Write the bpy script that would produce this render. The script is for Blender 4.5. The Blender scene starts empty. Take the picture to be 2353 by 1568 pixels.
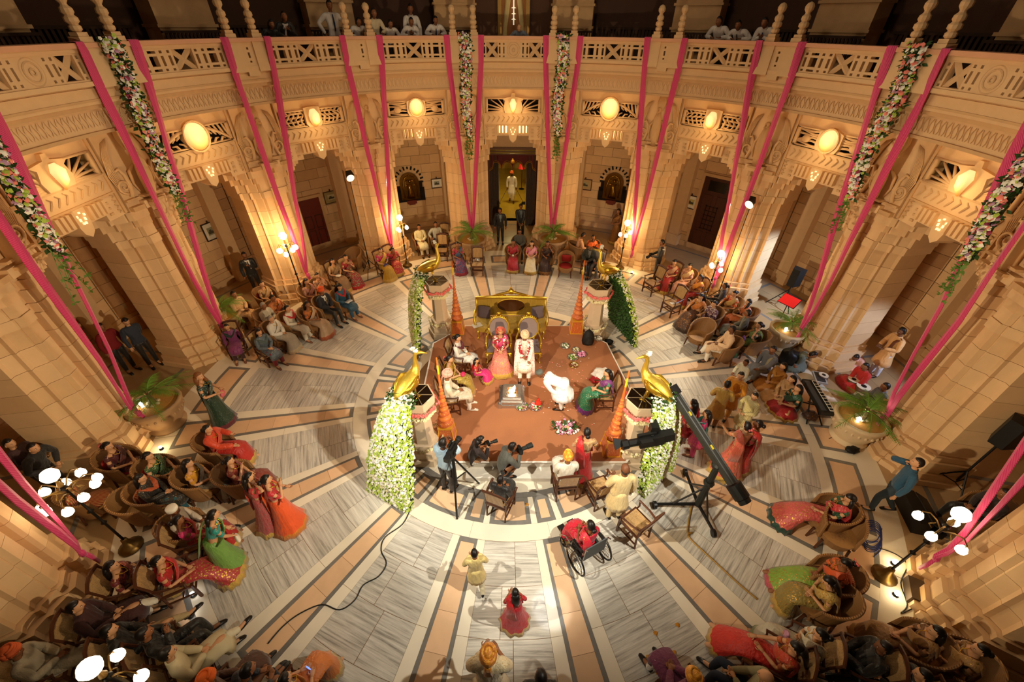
import bpy, math, random
import numpy as np
from mathutils import Vector, Matrix
random.seed(7)
C = bpy.context.scene.collection
PI = math.pi
rad = math.radians
# ---------------------------------------------------------------- camera
H, D = 8.4, 8.4953
F, TH, RO, PAN = 946.726, rad(37.793), rad(0.4631), rad(0.1169)
CX, CY = 1176.5, 784.0
_fw = Vector((math.sin(PAN) * math.cos(TH), math.cos(PAN) * math.cos(TH), -math.sin(TH)))
_r = Vector((math.cos(PAN), -math.sin(PAN), 0)); _u = _r.cross(_fw)
_r2 = math.cos(RO) * _r + math.sin(RO) * _u
_u2 = -math.sin(RO) * _r + math.cos(RO) * _u
EYE = Vector((-0.005, -D, H))
cam = bpy.data.cameras.new('camera'); cam.lens = 36 * F / 2353; cam.sensor_width = 36
cam.clip_start = 0.05; cam.clip_end = 200
co = bpy.data.objects.new('camera', cam); C.objects.link(co)
co.matrix_world = Matrix(((_r2.x, _u2.x, -_fw.x, EYE.x), (_r2.y, _u2.y, -_fw.y, EYE.y), (_r2.z, _u2.z, -_fw.z, EYE.z), (0, 0, 0, 1)))
bpy.context.scene.camera = co
# ---------------------------------------------------------------- world, exposure, big lights
sc = bpy.context.scene
sc.view_settings.view_transform = 'Standard'; sc.view_settings.look = 'None'
sc.view_settings.gamma = 1.0; sc.view_settings.use_curve_mapping = False
sc.view_settings.exposure = 0.0
w = bpy.data.worlds.new('night'); sc.world = w; w.use_nodes = True
w.node_tree.nodes['Background'].inputs[0].default_value = (0.012, 0.008, 0.005, 1)
w.node_tree.nodes['Background'].inputs[1].default_value = 1.0
def light(kind, name, loc, power, col, target=None, size=0.2, angle=60, blend=0.5, spread=None):
    l = bpy.data.lights.new(name, kind); l.energy = power; l.color = col
    if kind == 'AREA':
        l.shape = 'DISK'; l.size = size
        if spread: l.spread = rad(spread)
    else: l.shadow_soft_size = size
    if kind == 'SPOT': l.spot_size = rad(angle); l.spot_blend = blend
    o = bpy.data.objects.new(name, l); C.objects.link(o); o.location = loc
    if target is not None:
        d = Vector(target) - Vector(loc); o.rotation_euler = d.to_track_quat('-Z', 'Y').to_euler()
    return o
def gp0(px, py):
    d = _fw + _r2 * ((px - CX) / F) - _u2 * ((py - CY) / F); return EYE + d * (-H / d.z)
WARM = (1.0, 0.74, 0.44); WHITE = (1.0, 0.9, 0.74)
# floodlights on stands by the rear pillars, and two beams from the gallery
light('SPOT', 'flood_beam', (-5.02, 7.38, 3.55), 800, (1, .84, .58), (6.0, -4.0, 1.6), .10, 118, .6)
light('SPOT', 'flood_beam', (7.36, 4.92, 3.6), 800, (1, .84, .58), (-6.0, -2.5, 1.6), .10, 118, .6)
light('SPOT', 'gallery_beam', (-6.2, -6.8, 10.4), 4900, (1, .94, .80), (0.9, -2.0, 0), .10, 46, .9)
light('SPOT', 'gallery_beam', (6.2, -6.8, 10.4), 5100, (1, .94, .80), (-.2, -3.0, 0), .10, 49, .9)
light('SPOT', 'wall_fill', (-4.5, -8.0, 5.6), 4000, (1, .79, .52), (9.3, -.2, 2.2), .12, 58, 1)  # unseen pair of spots, added below the gallery to brighten the side pillars
light('SPOT', 'wall_fill', (4.5, -8.0, 5.6), 4000, (1, .79, .52), (-9.3, -.2, 2.2), .12, 58, 1)
light('SPOT', 'hall_fill', (0.5, -8.6, 5.4), 3300, (1, .77, .48), (0.0, 9.5, 2.4), .12, 64, 1)  # unseen low spot, added to brighten the far piers and aisle walls
light('SPOT', 'cold_patch', (2.2, -7.6, 10.2), 2600, (.82, .90, 1), gp0(1268, 1398), .02, 4.5, .6)
light('AREA', 'dome_fill', (0, 1.5, 17), 170, (1, .78, .54), (0, 1.5, 0), 8)  # soft fill added high up, standing for no particular lamp

def proj(P):
    v = Vector(P) - EYE; z = v.dot(_fw)
    return CX + F * v.dot(_r2) / z, CY - F * v.dot(_u2) / z
def gp(px, py, z=0.0):
    """the point at height z that is seen at picture point (px, py)"""
    d = _fw + _r2 * ((px - CX) / F) - _u2 * ((py - CY) / F)
    t = (z - H) / d.z
    return EYE + d * t
def pol(R, a, z=0.0):
    return Vector((R * math.sin(rad(a)), -R * math.cos(rad(a)), z))
def at_R(px, py, R):
    """point on the line of sight through (px, py) that stands R from the hall's axis (far side)"""
    d = _fw + _r2 * ((px - CX) / F) - _u2 * ((py - CY) / F); A_ = d.x ** 2 + d.y ** 2; B_ = 2 * (EYE.x * d.x + EYE.y * d.y); C_ = EYE.x ** 2 + EYE.y ** 2 - R * R
    return EYE + d * ((-B_ + math.sqrt(B_ * B_ - 4 * A_ * C_)) / (2 * A_))
def rz_of(a): return rad(a + 180)

# ---------------------------------------------------------------- materials
_M = {}
def srgb(c):
    if isinstance(c, str):
        c = [int(c[i:i + 2], 16) / 255 for i in (0, 2, 4)]
    return tuple(((x / 12.92) if x <= .04045 else ((x + .055) / 1.055) ** 2.4) for x in c[:3])
def newmat(name):
    m = bpy.data.materials.new(name); m.use_nodes = True
    n = m.node_tree.nodes; b = n['Principled BSDF']
    return m, n, m.node_tree.links, b
def mat(col, rough=.6, metal=0, var=.12, scale=9, spec=.4, rnd=.0, bump=0, sheen=0):
    """one colour with fine procedural mottling; rnd = shift from piece to piece"""
    k = ('m', col, rough, metal, var, scale, rnd, bump)
    if k in _M: return _M[k]
    m, n, l, b = newmat('mat_' + str(len(_M)))
    c = srgb(col)
    tc = n.new('ShaderNodeTexCoord'); no = n.new('ShaderNodeTexNoise'); no.inputs['Scale'].default_value = scale; no.inputs['Detail'].default_value = 4
    l.new(tc.outputs['Object'], no.inputs['Vector'])
    mx = n.new('ShaderNodeMix'); mx.data_type = 'RGBA'
    mx.inputs[6].default_value = tuple(x * (1 - var) for x in c) + (1,); mx.inputs[7].default_value = tuple(min(1, x * (1 + var)) for x in c) + (1,)
    l.new(no.outputs['Fac'], mx.inputs[0]); out = mx.outputs[2]
    if rnd:
        oi = n.new('ShaderNodeObjectInfo'); hs = n.new('ShaderNodeHueSaturation'); mr = n.new('ShaderNodeMapRange')
        mr.inputs[3].default_value = 1 - rnd; mr.inputs[4].default_value = 1 + rnd
        l.new(oi.outputs['Random'], mr.inputs[0]); l.new(mr.outputs[0], hs.inputs['Value']); l.new(out, hs.inputs['Color']); out = hs.outputs[0]
    l.new(out, b.inputs['Base Color'])
    b.inputs['Roughness'].default_value = rough; b.inputs['Metallic'].default_value = metal; b.inputs['Specular IOR Level'].default_value = spec
    if bump:
        bp = n.new('ShaderNodeBump'); bp.inputs['Strength'].default_value = bump; bp.inputs['Distance'].default_value = .02
        l.new(no.outputs['Fac'], bp.inputs['Height']); l.new(bp.outputs[0], b.inputs['Normal'])
    _M[k] = m; return m
def emit(col, st):
    k = ('e', col, st)
    if k in _M: return _M[k]
    m, n, l, b = newmat('glow_' + str(len(_M)))
    b.inputs['Base Color'].default_value = srgb(col) + (1,); b.inputs['Emission Color'].default_value = srgb(col) + (1,); b.inputs['Emission Strength'].default_value = st
    _M[k] = m; return m
def sari(base, spot=None, dens=.35, scale=26, gold=True, stripe=None, rough=.5):
    """woven cloth: a base colour with small motifs and optional stripes"""
    k = ('s', base, spot, dens, scale, gold, stripe, rough)
    if k in _M: return _M[k]
    m, n, l, b = newmat('cloth_' + str(len(_M)))
    tc = n.new('ShaderNodeTexCoord'); c = srgb(base)
    no = n.new('ShaderNodeTexNoise'); no.inputs['Scale'].default_value = 7
    l.new(tc.outputs['Object'], no.inputs['Vector'])
    mx = n.new('ShaderNodeMix'); mx.data_type = 'RGBA'
    mx.inputs[6].default_value = tuple(x * .8 for x in c) + (1,); mx.inputs[7].default_value = tuple(min(1, x * 1.2) for x in c) + (1,)
    l.new(no.outputs['Fac'], mx.inputs[0]); out = mx.outputs[2]
    if stripe:
        wv = n.new('ShaderNodeTexWave'); wv.inputs['Scale'].default_value = 9; wv.inputs['Distortion'].default_value = 1.5
        l.new(tc.outputs['Object'], wv.inputs['Vector'])
        cr = n.new('ShaderNodeMath'); cr.operation = 'GREATER_THAN'; cr.inputs[1].default_value = .62; l.new(wv.outputs['Fac'], cr.inputs[0])
        m3 = n.new('ShaderNodeMix'); m3.data_type = 'RGBA'; l.new(cr.outputs[0], m3.inputs[0]); l.new(out, m3.inputs[6]); m3.inputs[7].default_value = srgb(stripe) + (1,); out = m3.outputs[2]
    if spot:
        vo = n.new('ShaderNodeTexVoronoi'); vo.inputs['Scale'].default_value = scale
        l.new(tc.outputs['Object'], vo.inputs['Vector'])
        lt = n.new('ShaderNodeMath'); lt.operation = 'LESS_THAN'; lt.inputs[1].default_value = dens
        l.new(vo.outputs['Distance'], lt.inputs[0])
        m2 = n.new('ShaderNodeMix'); m2.data_type = 'RGBA'; l.new(lt.outputs[0], m2.inputs[0]); l.new(out, m2.inputs[6]); m2.inputs[7].default_value = srgb(spot) + (1,)
        out = m2.outputs[2]
        if gold: l.new(lt.outputs[0], b.inputs['Metallic']); 
    l.new(out, b.inputs['Base Color']); b.inputs['Roughness'].default_value = rough
    mp = n.new('ShaderNodeMapping'); mp.inputs['Scale'].default_value = (1, 1, .25); l.new(tc.outputs['Object'], mp.inputs['Vector'])
    nb = n.new('ShaderNodeTexNoise'); nb.inputs['Scale'].default_value = 16; nb.inputs['Detail'].default_value = 3; l.new(mp.outputs[0], nb.inputs['Vector'])
    bp = n.new('ShaderNodeBump'); bp.inputs['Strength'].default_value = .7; bp.inputs['Distance'].default_value = .04; l.new(nb.outputs['Fac'], bp.inputs['Height']); l.new(bp.outputs[0], b.inputs['Normal'])
    b.inputs['Sheen Weight'].default_value = .15
    _M[k] = m; return m

# ---------------------------------------------------------------- mesh building
class MB:
    def __init__(s): s.v = []; s.f = []; s.mi = []; s.m = 0
    def add(s, vs, fs, m=None):
        o = len(s.v); s.v += [tuple(p) for p in vs]; s.f += [tuple(i + o for i in f) for f in fs]; s.mi += [s.m if m is None else m] * len(fs); return s
    def box(s, c, d, rot=None, m=None, taper=1):
        x, y, z = d[0] / 2, d[1] / 2, d[2] / 2; t = taper
        vs = [Vector(p) for p in ((-x, -y, -z), (x, -y, -z), (x, y, -z), (-x, y, -z), (-x * t, -y * t, z), (x * t, -y * t, z), (x * t, y * t, z), (-x * t, y * t, z))]
        if rot is not None: vs = [rot @ p for p in vs]
        c = Vector(c)
        return s.add([p + c for p in vs], [(3, 2, 1, 0), (4, 5, 6, 7), (0, 1, 5, 4), (1, 2, 6, 5), (2, 3, 7, 6), (3, 0, 4, 7)], m)
    def prism(s, poly, z0, z1, sc=1, m=None, shift=(0, 0)):
        """closed prism of the outline poly (anticlockwise), top scaled by sc"""
        n = len(poly)
        vs = [(x, y, z0) for x, y in poly] + [(x * sc + shift[0], y * sc + shift[1], z1) for x, y in poly]
        fs = [tuple(range(n - 1, -1, -1)), tuple(range(n, 2 * n))] + [(i, (i + 1) % n, n + (i + 1) % n, n + i) for i in range(n)]
        return s.add(vs, fs, m)
    def slab(s, poly, y0, y1, m=None):
        """prism of an (x, z) outline between the depths y0 and y1"""
        n = len(poly)
        vs = [(x, y0, z) for x, z in poly] + [(x, y1, z) for x, z in poly]
        fs = [tuple(range(n)), tuple(range(2 * n - 1, n - 1, -1))] + [(n + i, n + (i + 1) % n, (i + 1) % n, i) for i in range(n)]
        return s.add(vs, fs, m)
    def arc(s, r0, r1, a0, a1, z0, z1, n=4, m=None):
        """piece of a ring between angles a0..a1 (degrees from +y, towards +x)"""
        vs = []; fs = []
        for i in range(n + 1):
            a = rad(a0 + (a1 - a0) * i / n); sx, cy = math.sin(a), math.cos(a)
            vs += [(r0 * sx, r0 * cy, z0), (r1 * sx, r1 * cy, z0), (r1 * sx, r1 * cy, z1), (r0 * sx, r0 * cy, z1)]
        for i in range(n):
            o = i * 4
            for j in range(4): fs.append((o + j, o + (j + 1) % 4, o + 4 + (j + 1) % 4, o + 4 + j))
        fs += [(3, 2, 1, 0), tuple(n * 4 + j for j in range(4))]
        return s.add(vs, fs, m)
    def tube(s, pts, rs, n=6, m=None, cap=True, flat=None, up=None):
        """swept tube through pts; rs a radius, a list of radii or of (side, up) radii"""
        pts = [Vector(p) for p in pts]; k = len(pts)
        if not isinstance(rs, (list, tuple)): rs = [rs] * k
        vs = []; side = None
        for i, p in enumerate(pts):
            t = (pts[min(i + 1, k - 1)] - pts[max(i - 1, 0)])
            t = t.normalized() if t.length > 1e-9 else Vector((0, 0, 1))
            if side is None:
                ref = Vector(up) if up is not None else (Vector((0, 0, 1)) if abs(t.z) < .9 else Vector((0, 1, 0)))
                side = t.cross(ref)
                side = side.normalized() if side.length > 1e-6 else Vector((1, 0, 0))
            else:
                side = side - t * side.dot(t); side = side.normalized() if side.length > 1e-6 else t.orthogonal().normalized()
            nn = side.cross(t)
            r = rs[i]; ra, rb = (r, r) if not isinstance(r, (list, tuple)) else r
            for j in range(n):
                a = 2 * PI * j / n; vs.append(p + side * (math.cos(a) * ra) + nn * (math.sin(a) * rb))
        fs = [(i * n + j, i * n + (j + 1) % n, (i + 1) * n + (j + 1) % n, (i + 1) * n + j) for i in range(k - 1) for j in range(n)]
        if cap: fs += [tuple(range(n - 1, -1, -1)), tuple((k - 1) * n + j for j in range(n))]
        return s.add(vs, fs, m)
    def lathe(s, prof, n=16, c=(0, 0, 0), m=None, ph=0):
        vs = []; k = len(prof); c = Vector(c)
        for r, z in prof:
            for j in range(n):
                a = 2 * PI * j / n + ph; vs.append(c + Vector((r * math.cos(a), r * math.sin(a), z)))
        fs = [(i * n + j, i * n + (j + 1) % n, (i + 1) * n + (j + 1) % n, (i + 1) * n + j) for i in range(k - 1) for j in range(n)]
        fs += [tuple(range(n - 1, -1, -1)), tuple((k - 1) * n + j for j in range(n))]
        return s.add(vs, fs, m)
    def ball(s, c, r, nu=8, nv=5, m=None, rot=None):
        rx, ry, rzz = r if isinstance(r, (list, tuple)) else (r, r, r); c = Vector(c); vs = []
        for i in range(1, nv):
            t = PI * i / nv
            for j in range(nu):
                a = 2 * PI * j / nu; p = Vector((rx * math.sin(t) * math.cos(a), ry * math.sin(t) * math.sin(a), rzz * math.cos(t)))
                vs.append((rot @ p if rot is not None else p) + c)
        tp = Vector((0, 0, rzz)); bt = -tp
        if rot is not None: tp = rot @ tp; bt = rot @ bt
        vs += [c + tp, c + bt]; T, B = len(vs) - 2, len(vs) - 1; fs = []
        for i in range(nv - 2):
            for j in range(nu): fs.append((i * nu + j, (i + 1) * nu + j, (i + 1) * nu + (j + 1) % nu, i * nu + (j + 1) % nu))
        for j in range(nu):
            fs.append((T, j, (j + 1) % nu)); fs.append((B, (nv - 2) * nu + (j + 1) % nu, (nv - 2) * nu + j))
        return s.add(vs, fs, m)
    def mesh(s, name, mats, smooth=False):
        me = bpy.data.meshes.new(name); me.from_pydata(s.v, [], s.f)
        mats = mats if isinstance(mats, (list, tuple)) else [mats]
        for x in mats: me.materials.append(x)
        if len(mats) > 1: me.polygons.foreach_set('material_index', s.mi)
        if smooth: me.polygons.foreach_set('use_smooth', [True] * len(s.f))
        me.validate(); me.update(); return me
    def obj(s, name, mats, parent=None, loc=None, rz=None, smooth=False, **kw):
        return put(name, s.mesh(name, mats, smooth), parent, loc, rz, **kw)
def put(name, me, parent=None, loc=None, rz=None, **kw):
    o = bpy.data.objects.new(name, me); C.objects.link(o)
    if parent: o.parent = parent
    if loc is not None: o.location = loc
    if rz is not None: o.rotation_euler = (0, 0, rz)
    for k, v in kw.items():
        if v: o[k] = v
    return o
def thing(name, label, cat, loc=(0, 0, 0), rz=0, group=None):
    o = bpy.data.objects.new(name, None); C.objects.link(o); o.empty_display_size = .1
    o.location = loc; o.rotation_euler = (0, 0, rz); o['label'] = label; o['category'] = cat
    if group: o['group'] = group
    return o
def copy_thing(src, loc, rz=0, label=None, group=None, scale=None):
    r = src.copy(); C.objects.link(r); r.location = loc; r.rotation_euler = (0, 0, rz)
    if label: r['label'] = label
    if group: r['group'] = group
    if scale: r.scale = (scale,) * 3
    for ch in list(src.children):
        c = ch.copy(); C.objects.link(c); c.parent = r
        for g in ch.children:
            d = g.copy(); C.objects.link(d); d.parent = c
    return r
def face_to(p, q):
    """z rotation that turns local +y from p towards q"""
    return math.atan2(-(q[0] - p[0]), q[1] - p[1])
# ================================================================ SETTING
def stone_mat(col, var=.1, rnd=.12, rough=.75):
    m = mat(col, rough, 0, var, 5, .3, rnd, .25); return m
ST = stone_mat('d9b587', .08, .03); ST2 = stone_mat('d6b081', .10, .05); STD = stone_mat('caa374', .12, .05)
JOINT = mat('8a6844', .9, 0, .1)
DARK = mat('1a0f08', .9, 0, .2)
CREAM = mat('e6dac2', .45, 0, .06, 3, .3, .05); PINK = mat('dcb48c', .45, 0, .1, 4, .3, .10); GREY = mat('77726a', .45, 0, .18, 12, .3, .08)
def marble():
    m, n, l, b = newmat('striped_marble')
    tc = n.new('ShaderNodeTexCoord'); mp = n.new('ShaderNodeMapping'); oi = n.new('ShaderNodeObjectInfo')
    mp.inputs['Scale'].default_value = (.32, 6.5, 1); mp.inputs['Rotation'].default_value = (0, 0, rad(9))
    cx = n.new('ShaderNodeCombineXYZ'); mu = n.new('ShaderNodeMath'); mu.operation = 'MULTIPLY'; mu.inputs[1].default_value = 40
    l.new(oi.outputs['Random'], mu.inputs[0]); l.new(mu.outputs[0], cx.inputs[0]); l.new(mu.outputs[0], cx.inputs[1]); l.new(cx.outputs[0], mp.inputs['Location'])
    l.new(tc.outputs['Object'], mp.inputs['Vector'])
    no = n.new('ShaderNodeTexNoise'); no.inputs['Scale'].default_value = 3.0; no.inputs['Detail'].default_value = 7; no.inputs['Roughness'].default_value = .68; no.inputs['Distortion'].default_value = .35
    l.new(mp.outputs[0], no.inputs['Vector'])
    cr = n.new('ShaderNodeValToRGB'); e = cr.color_ramp.elements
    e[0].position = .33; e[0].color = srgb('8b857a') + (1,); e[1].position = .66; e[1].color = srgb('dcd6c8') + (1,)
    x = cr.color_ramp.elements.new(.48); x.color = srgb('c0b9ab') + (1,)
    l.new(no.outputs['Fac'], cr.inputs[0])
    hs = n.new('ShaderNodeHueSaturation'); mr = n.new('ShaderNodeMapRange'); mr.inputs[3].default_value = .92; mr.inputs[4].default_value = 1.06
    l.new(oi.outputs['Random'], mr.inputs[0]); l.new(mr.outputs[0], hs.inputs['Value']); l.new(cr.outputs[0], hs.inputs['Color'])
    l.new(hs.outputs[0], b.inputs['Base Color']); b.inputs['Roughness'].default_value = .42; b.inputs['Specular IOR Level'].default_value = .3
    return m
MARBLE = marble()
# ---- floor: inlaid sectors
fb = MB(); fb.lathe([(14.5, -.12), (14.5, -.006)], 64)
floor = fb.obj('floor', JOINT, kind='structure')
def sector_piece(name, mat_, fn, angs):
    b = MB(); fn(b); me = b.mesh(name, mat_)
    for a in angs: put(name, me, floor, (0, 0, 0), rz_of(a))
BAND = [11.25 + 22.5 * k for k in range(16)]; BAY = [22.5 * k for k in range(16)]
g = .05
for i in range(4):       # slabs of striped marble, two across and four deep
    r0 = 4.36 + i * .8475; r1 = r0 + .8475; mid = (-1.2, 1.6, -.6, 1.1)[i]
    for a0, a1 in ((-6.75, mid), (mid, 6.75)):
        sector_piece('marble_slab', MARBLE, lambda b: b.arc(r0 + .004, r1 - .004, a0 + g, a1 - g, -.03, 0, 5), BAY)
for s in (-1, 1):        # cream, grey and salmon strips of each radial band
    for i in range(2):
        r0 = 4.36 + i * 1.695; r1 = r0 + 1.695
        sector_piece('cream_strip', CREAM, lambda b: b.arc(r0 + .003, r1 - .003, *sorted((s * 2.5, s * 4.5)), -.03, 0, 1), BAND)
    sector_piece('grey_strip', GREY, lambda b: b.arc(4.46, 7.65, *sorted((s * 1.78, s * 2.48)), -.03, .0005, 1), BAND)
for r0 in (4.36, 7.65): sector_piece('grey_end_strip', GREY, lambda b: b.arc(r0, r0 + .1, -2.48, 2.48, -.03, .0005, 1), BAND)
for i in range(5):
    r0 = 4.46 + i * .638; r1 = r0 + .638
    sector_piece('salmon_tile', PINK, lambda b: b.arc(r0 + .003, r1 - .003, -1.77, 1.77, -.03, 0, 1), BAND)
for r0, r1, nm in ((4.0, 4.36, 'ring_tile'), (7.75, 8.0, 'ring_tile')):
    sector_piece(nm, CREAM, lambda b: b.arc(r0 + .003, r1 - .003, -11.25 + .03, 11.25 - .03, -.03, 0, 6), BAY)
def framed(angs, r0, r1, h, wd, m_in=PINK):
    da = math.degrees(wd / ((r0 + r1) / 2))
    def fr(b):
        b.arc(r0, r0 + wd, -h, h, -.03, .0005, 4); b.arc(r1 - wd, r1, -h, h, -.03, .0005, 4)
        b.arc(r0 + wd, r1 - wd, -h, -h + da, -.03, .0005, 1); b.arc(r0 + wd, r1 - wd, h - da, h, -.03, .0005, 1)
    sector_piece('grey_border', GREY, fr, angs)
    sector_piece('salmon_panel', m_in, lambda b: b.arc(r0 + wd + .003, r1 - wd - .003, -h + da + .03, h - da - .03, -.03, 0, 4), angs)
framed(BAY, 3.38, 4.0, 6.4, .09); framed(BAND, 3.38, 4.0, 2.9, .09)
framed(BAY, 8.0, 8.7, 6.4, .09); framed(BAND, 8.0, 8.7, 2.9, .09)
for a0, a1 in ((-8.33, -6.4), (6.4, 8.33)):
    for r0, r1 in ((3.38, 4.0), (8.0, 8.7)): sector_piece('joint_strip', CREAM, lambda b: b.arc(r0, r1, a0 + .03, a1 - .03, -.03, 0, 1), BAY)
sector_piece('ring_tile', CREAM, lambda b: b.arc(2.9, 3.25, -11.2, 11.2, -.03, 0, 6), BAY)
sector_piece('grey_ring_strip', GREY, lambda b: b.arc(3.25, 3.377, -11.25, 11.25, -.03, 0, 6), BAY)
AISLE = mat('a98a62', .3, 0, .12, 3, .5, .05)
sector_piece('ring_tile', CREAM, lambda b: b.arc(8.703, 9.2, -11.2, 11.2, -.03, 0, 6), BAY)
sector_piece('aisle_slab', AISLE, lambda b: b.arc(9.2, 9.95, -11.25, 11.25, -.03, 0, 6), BAY)
sector_piece('aisle_border', GREY, lambda b: (b.arc(9.95, 10.05, -8.5, 8.5, -.03, 0, 4), b.arc(12.25, 12.35, -8.5, 8.5, -.03, 0, 4), b.arc(10.05, 12.25, -8.5, -8.05, -.03, 0, 1), b.arc(10.05, 12.25, 8.05, 8.5, -.03, 0, 1)), BAY)
for i in range(3): sector_piece('aisle_slab', AISLE, lambda b: b.arc(10.055 + i * .732, 10.78 + i * .732, -8.0, 8.0, -.03, 0, 4), BAY)
sector_piece('aisle_slab', AISLE, lambda b: (b.arc(9.95, 12.35, -11.25, -8.52, -.03, 0, 1), b.arc(9.95, 12.35, 8.52, 11.25, -.03, 0, 1), b.arc(12.35, 13.2, -11.25, 11.25, -.03, 0, 4)), BAY)

# ---- pillars: courses of shaped stones, corbels, carved upper block
R0 = 9.42
HALF = [(.0, .20), (.09, .20), (.09, .05), (.13, 0), (.36, 0), (.40, .08), (.44, .08), (.58, .24), (.66, .24), (.66, .32), (.79, .44), (.88, .44), (.88, 1.2)]
def outline(pts, sx=1, dx=0, dy=0):
    return [(x * sx + dx, y + dy) for x, y in pts]
def full(half, grow=0, fwd=0):
    """mirrored outline seen from above, anticlockwise, local y outward"""
    h = [(x + grow * min(1, x / .5), y - fwd * (1 if y < 1 else 0)) for x, y in half]
    return [(-x, y) for x, y in h[::-1]] + h[1:]
def course(b, z0, z1, grow, fwd, which):
    h = [(x + grow * min(1, x / .5), y - fwd * (1 if y < 1 else 0)) for x, y in HALF]
    if which == 'c':
        q = h[:6]; poly = [(-x, y) for x, y in q[::-1]] + q[1:] + [(.40 + grow * .8, 1.2), (-.40 - grow * .8, 1.2)]
    else:
        q = h[6:]; poly = [(q[0][0] - .035, q[0][1] )] + q + [(q[0][0] - .035, 1.2)]
        if which == 'l': poly = [(-x, y) for x, y in poly[::-1]]
    b.prism(poly, z0, z1)
zs = [.85 + i * .4225 for i in range(8)]
COURSES = [(zs[i], zs[i + 1], 0, 0) for i in range(7)] + [(3.81, 4.02, .07, .07), (4.02, 4.30, .10, .05), (4.30, 4.50, .22, .11), (4.50, 4.72, .36, .18)]
PLINTH = [(0, .16, .22, .30), (.16, .34, .16, .22), (.34, .46, .10, .14), (.46, .70, .13, .16), (.70, .85, .06, .07)]
stone_me = {}
for i, (z0, z1, gr, fd) in enumerate(COURSES + PLINTH):
    for wch in 'clr':
        b = MB(); course(b, z0 + .004, z1 - .004, gr, fd, wch); stone_me[i, wch] = b.mesh('stone', ST if (i + ord(wch)) % 3 else ST2)
core = MB(); core.prism([(-.38, .26), (-.14, .22), (.14, .22), (.38, .26), (.8, .55), (.82, 1.15), (-.82, 1.15), (-.8, .55)], 0, 4.8)
core_me = core.mesh('pillar', JOINT)
# upper block with two peacock scrolls and a standing figure between them
ub = MB(); ub.prism([(-.80, -.12), (-.62, -.12), (-.62, -.20), (.62, -.20), (.62, -.12), (.80, -.12), (.80, .7), (-.80, .7)], 4.72, 6.5)
ub.prism([(-.30, -.34), (.30, -.34), (.30, -.1), (-.30, -.1)], 4.72, 4.9); ub_me = ub.mesh('upper_block', ST)
mo = MB()
for s in (-1, 1):
    mo.box((s * .46, -.25, 4.78), (.30, .16, .10)); mo.box((s * .46, -.24, 4.98), (.34, .10, .05))
    mo.box((s * .715, -.17, 5.6), (.05, .08, 1.7))
mo.box((0, -.38, 4.86), (.36, .12, .06)); mo.box((0, -.3, 5.0), (.5, .16, .05))
mo_me = mo.mesh('moulding', STD)
def spiral(s):
    b = MB(); pts = []
    for i in range(26):                 # volute
        t = i / 25; a = -PI * .5 + t * 2.6 * PI; r = .17 * (1 - t * .82)
        pts.append((s * (.46 + r * math.cos(a)), -.235, 5.28 + r * math.sin(a)))
    b.tube(pts, [.032 * (1 - .4 * i / 25) for i in range(26)], 5)
    b.tube([(s * .42, -.23, 5.02), (s * .38, -.24, 5.12), (s * .33, -.24, 5.30), (s * .34, -.24, 5.52), (s * .42, -.24, 5.66), (s * .50, -.23, 5.62)], [.05, .05, .05, .045, .04, .025], 6)
    for k in range(6):                  # long tail feathers sweeping up
        q = k * .035
        b.tube([(s * (.60 - q * .6), -.225, 5.22 + q), (s * (.68 - q), -.235, 5.55 + q), (s * (.60 - q), -.235, 5.95 + q * .6), (s * (.46 - q * .8), -.225, 6.22 + q * .4)], [.012, .018, .018, .008], 4)
    return b.mesh('peacock_scroll', ST2, True)
sp_me = [spiral(-1), spiral(1)]
fg = MB()                                # carved figure with outspread tail on the pillar's axis
fg.tube([(0, -.30, 4.9), (0, -.36, 5.15), (0, -.40, 5.45), (0, -.42, 5.75), (0, -.38, 5.98)], [(.10, .08), (.13, .1), (.16, .12), (.13, .12), (.07, .07)], 8)
fg.ball((0, -.42, 6.04), (.075, .085, .09), 8, 6); fg.tube([(0, -.48, 6.04), (0, -.56, 6.0), (0, -.57, 5.94)], [.03, .02, .006], 5)
for s in (-1, 1):
    fg.tube([(s * .12, -.36, 5.7), (s * .24, -.3, 5.55), (s * .26, -.27, 5.3), (s * .2, -.27, 5.1)], [(.05, .03), (.06, .04), (.05, .03), (.02, .02)], 6)
fg.tube([(0, -.30, 6.0), (0, -.27, 6.25), (0, -.24, 6.46)], [(.09, .05), (.15, .05), (.10, .04)], 8)
fg_me = fg.mesh('carved_figure', STD, True)
def pillar(n, a):
    p = put('pillar_%d' % n, core_me, None, pol(R0, a), rz_of(a), kind='structure')
    for (i, wch), me in stone_me.items():
        if i < len(COURSES) or i >= 0: put('stone', me, p)
    put('upper_block', ub_me, p); put('moulding', mo_me, p)
    for m_ in sp_me: put('peacock_scroll', m_, p)
    put('carved_figure', fg_me, p)
PILLARS = [a for a in BAND if 50 < a < 310]
for n, a in enumerate(PILLARS): pillar(n + 1, a)

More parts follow.
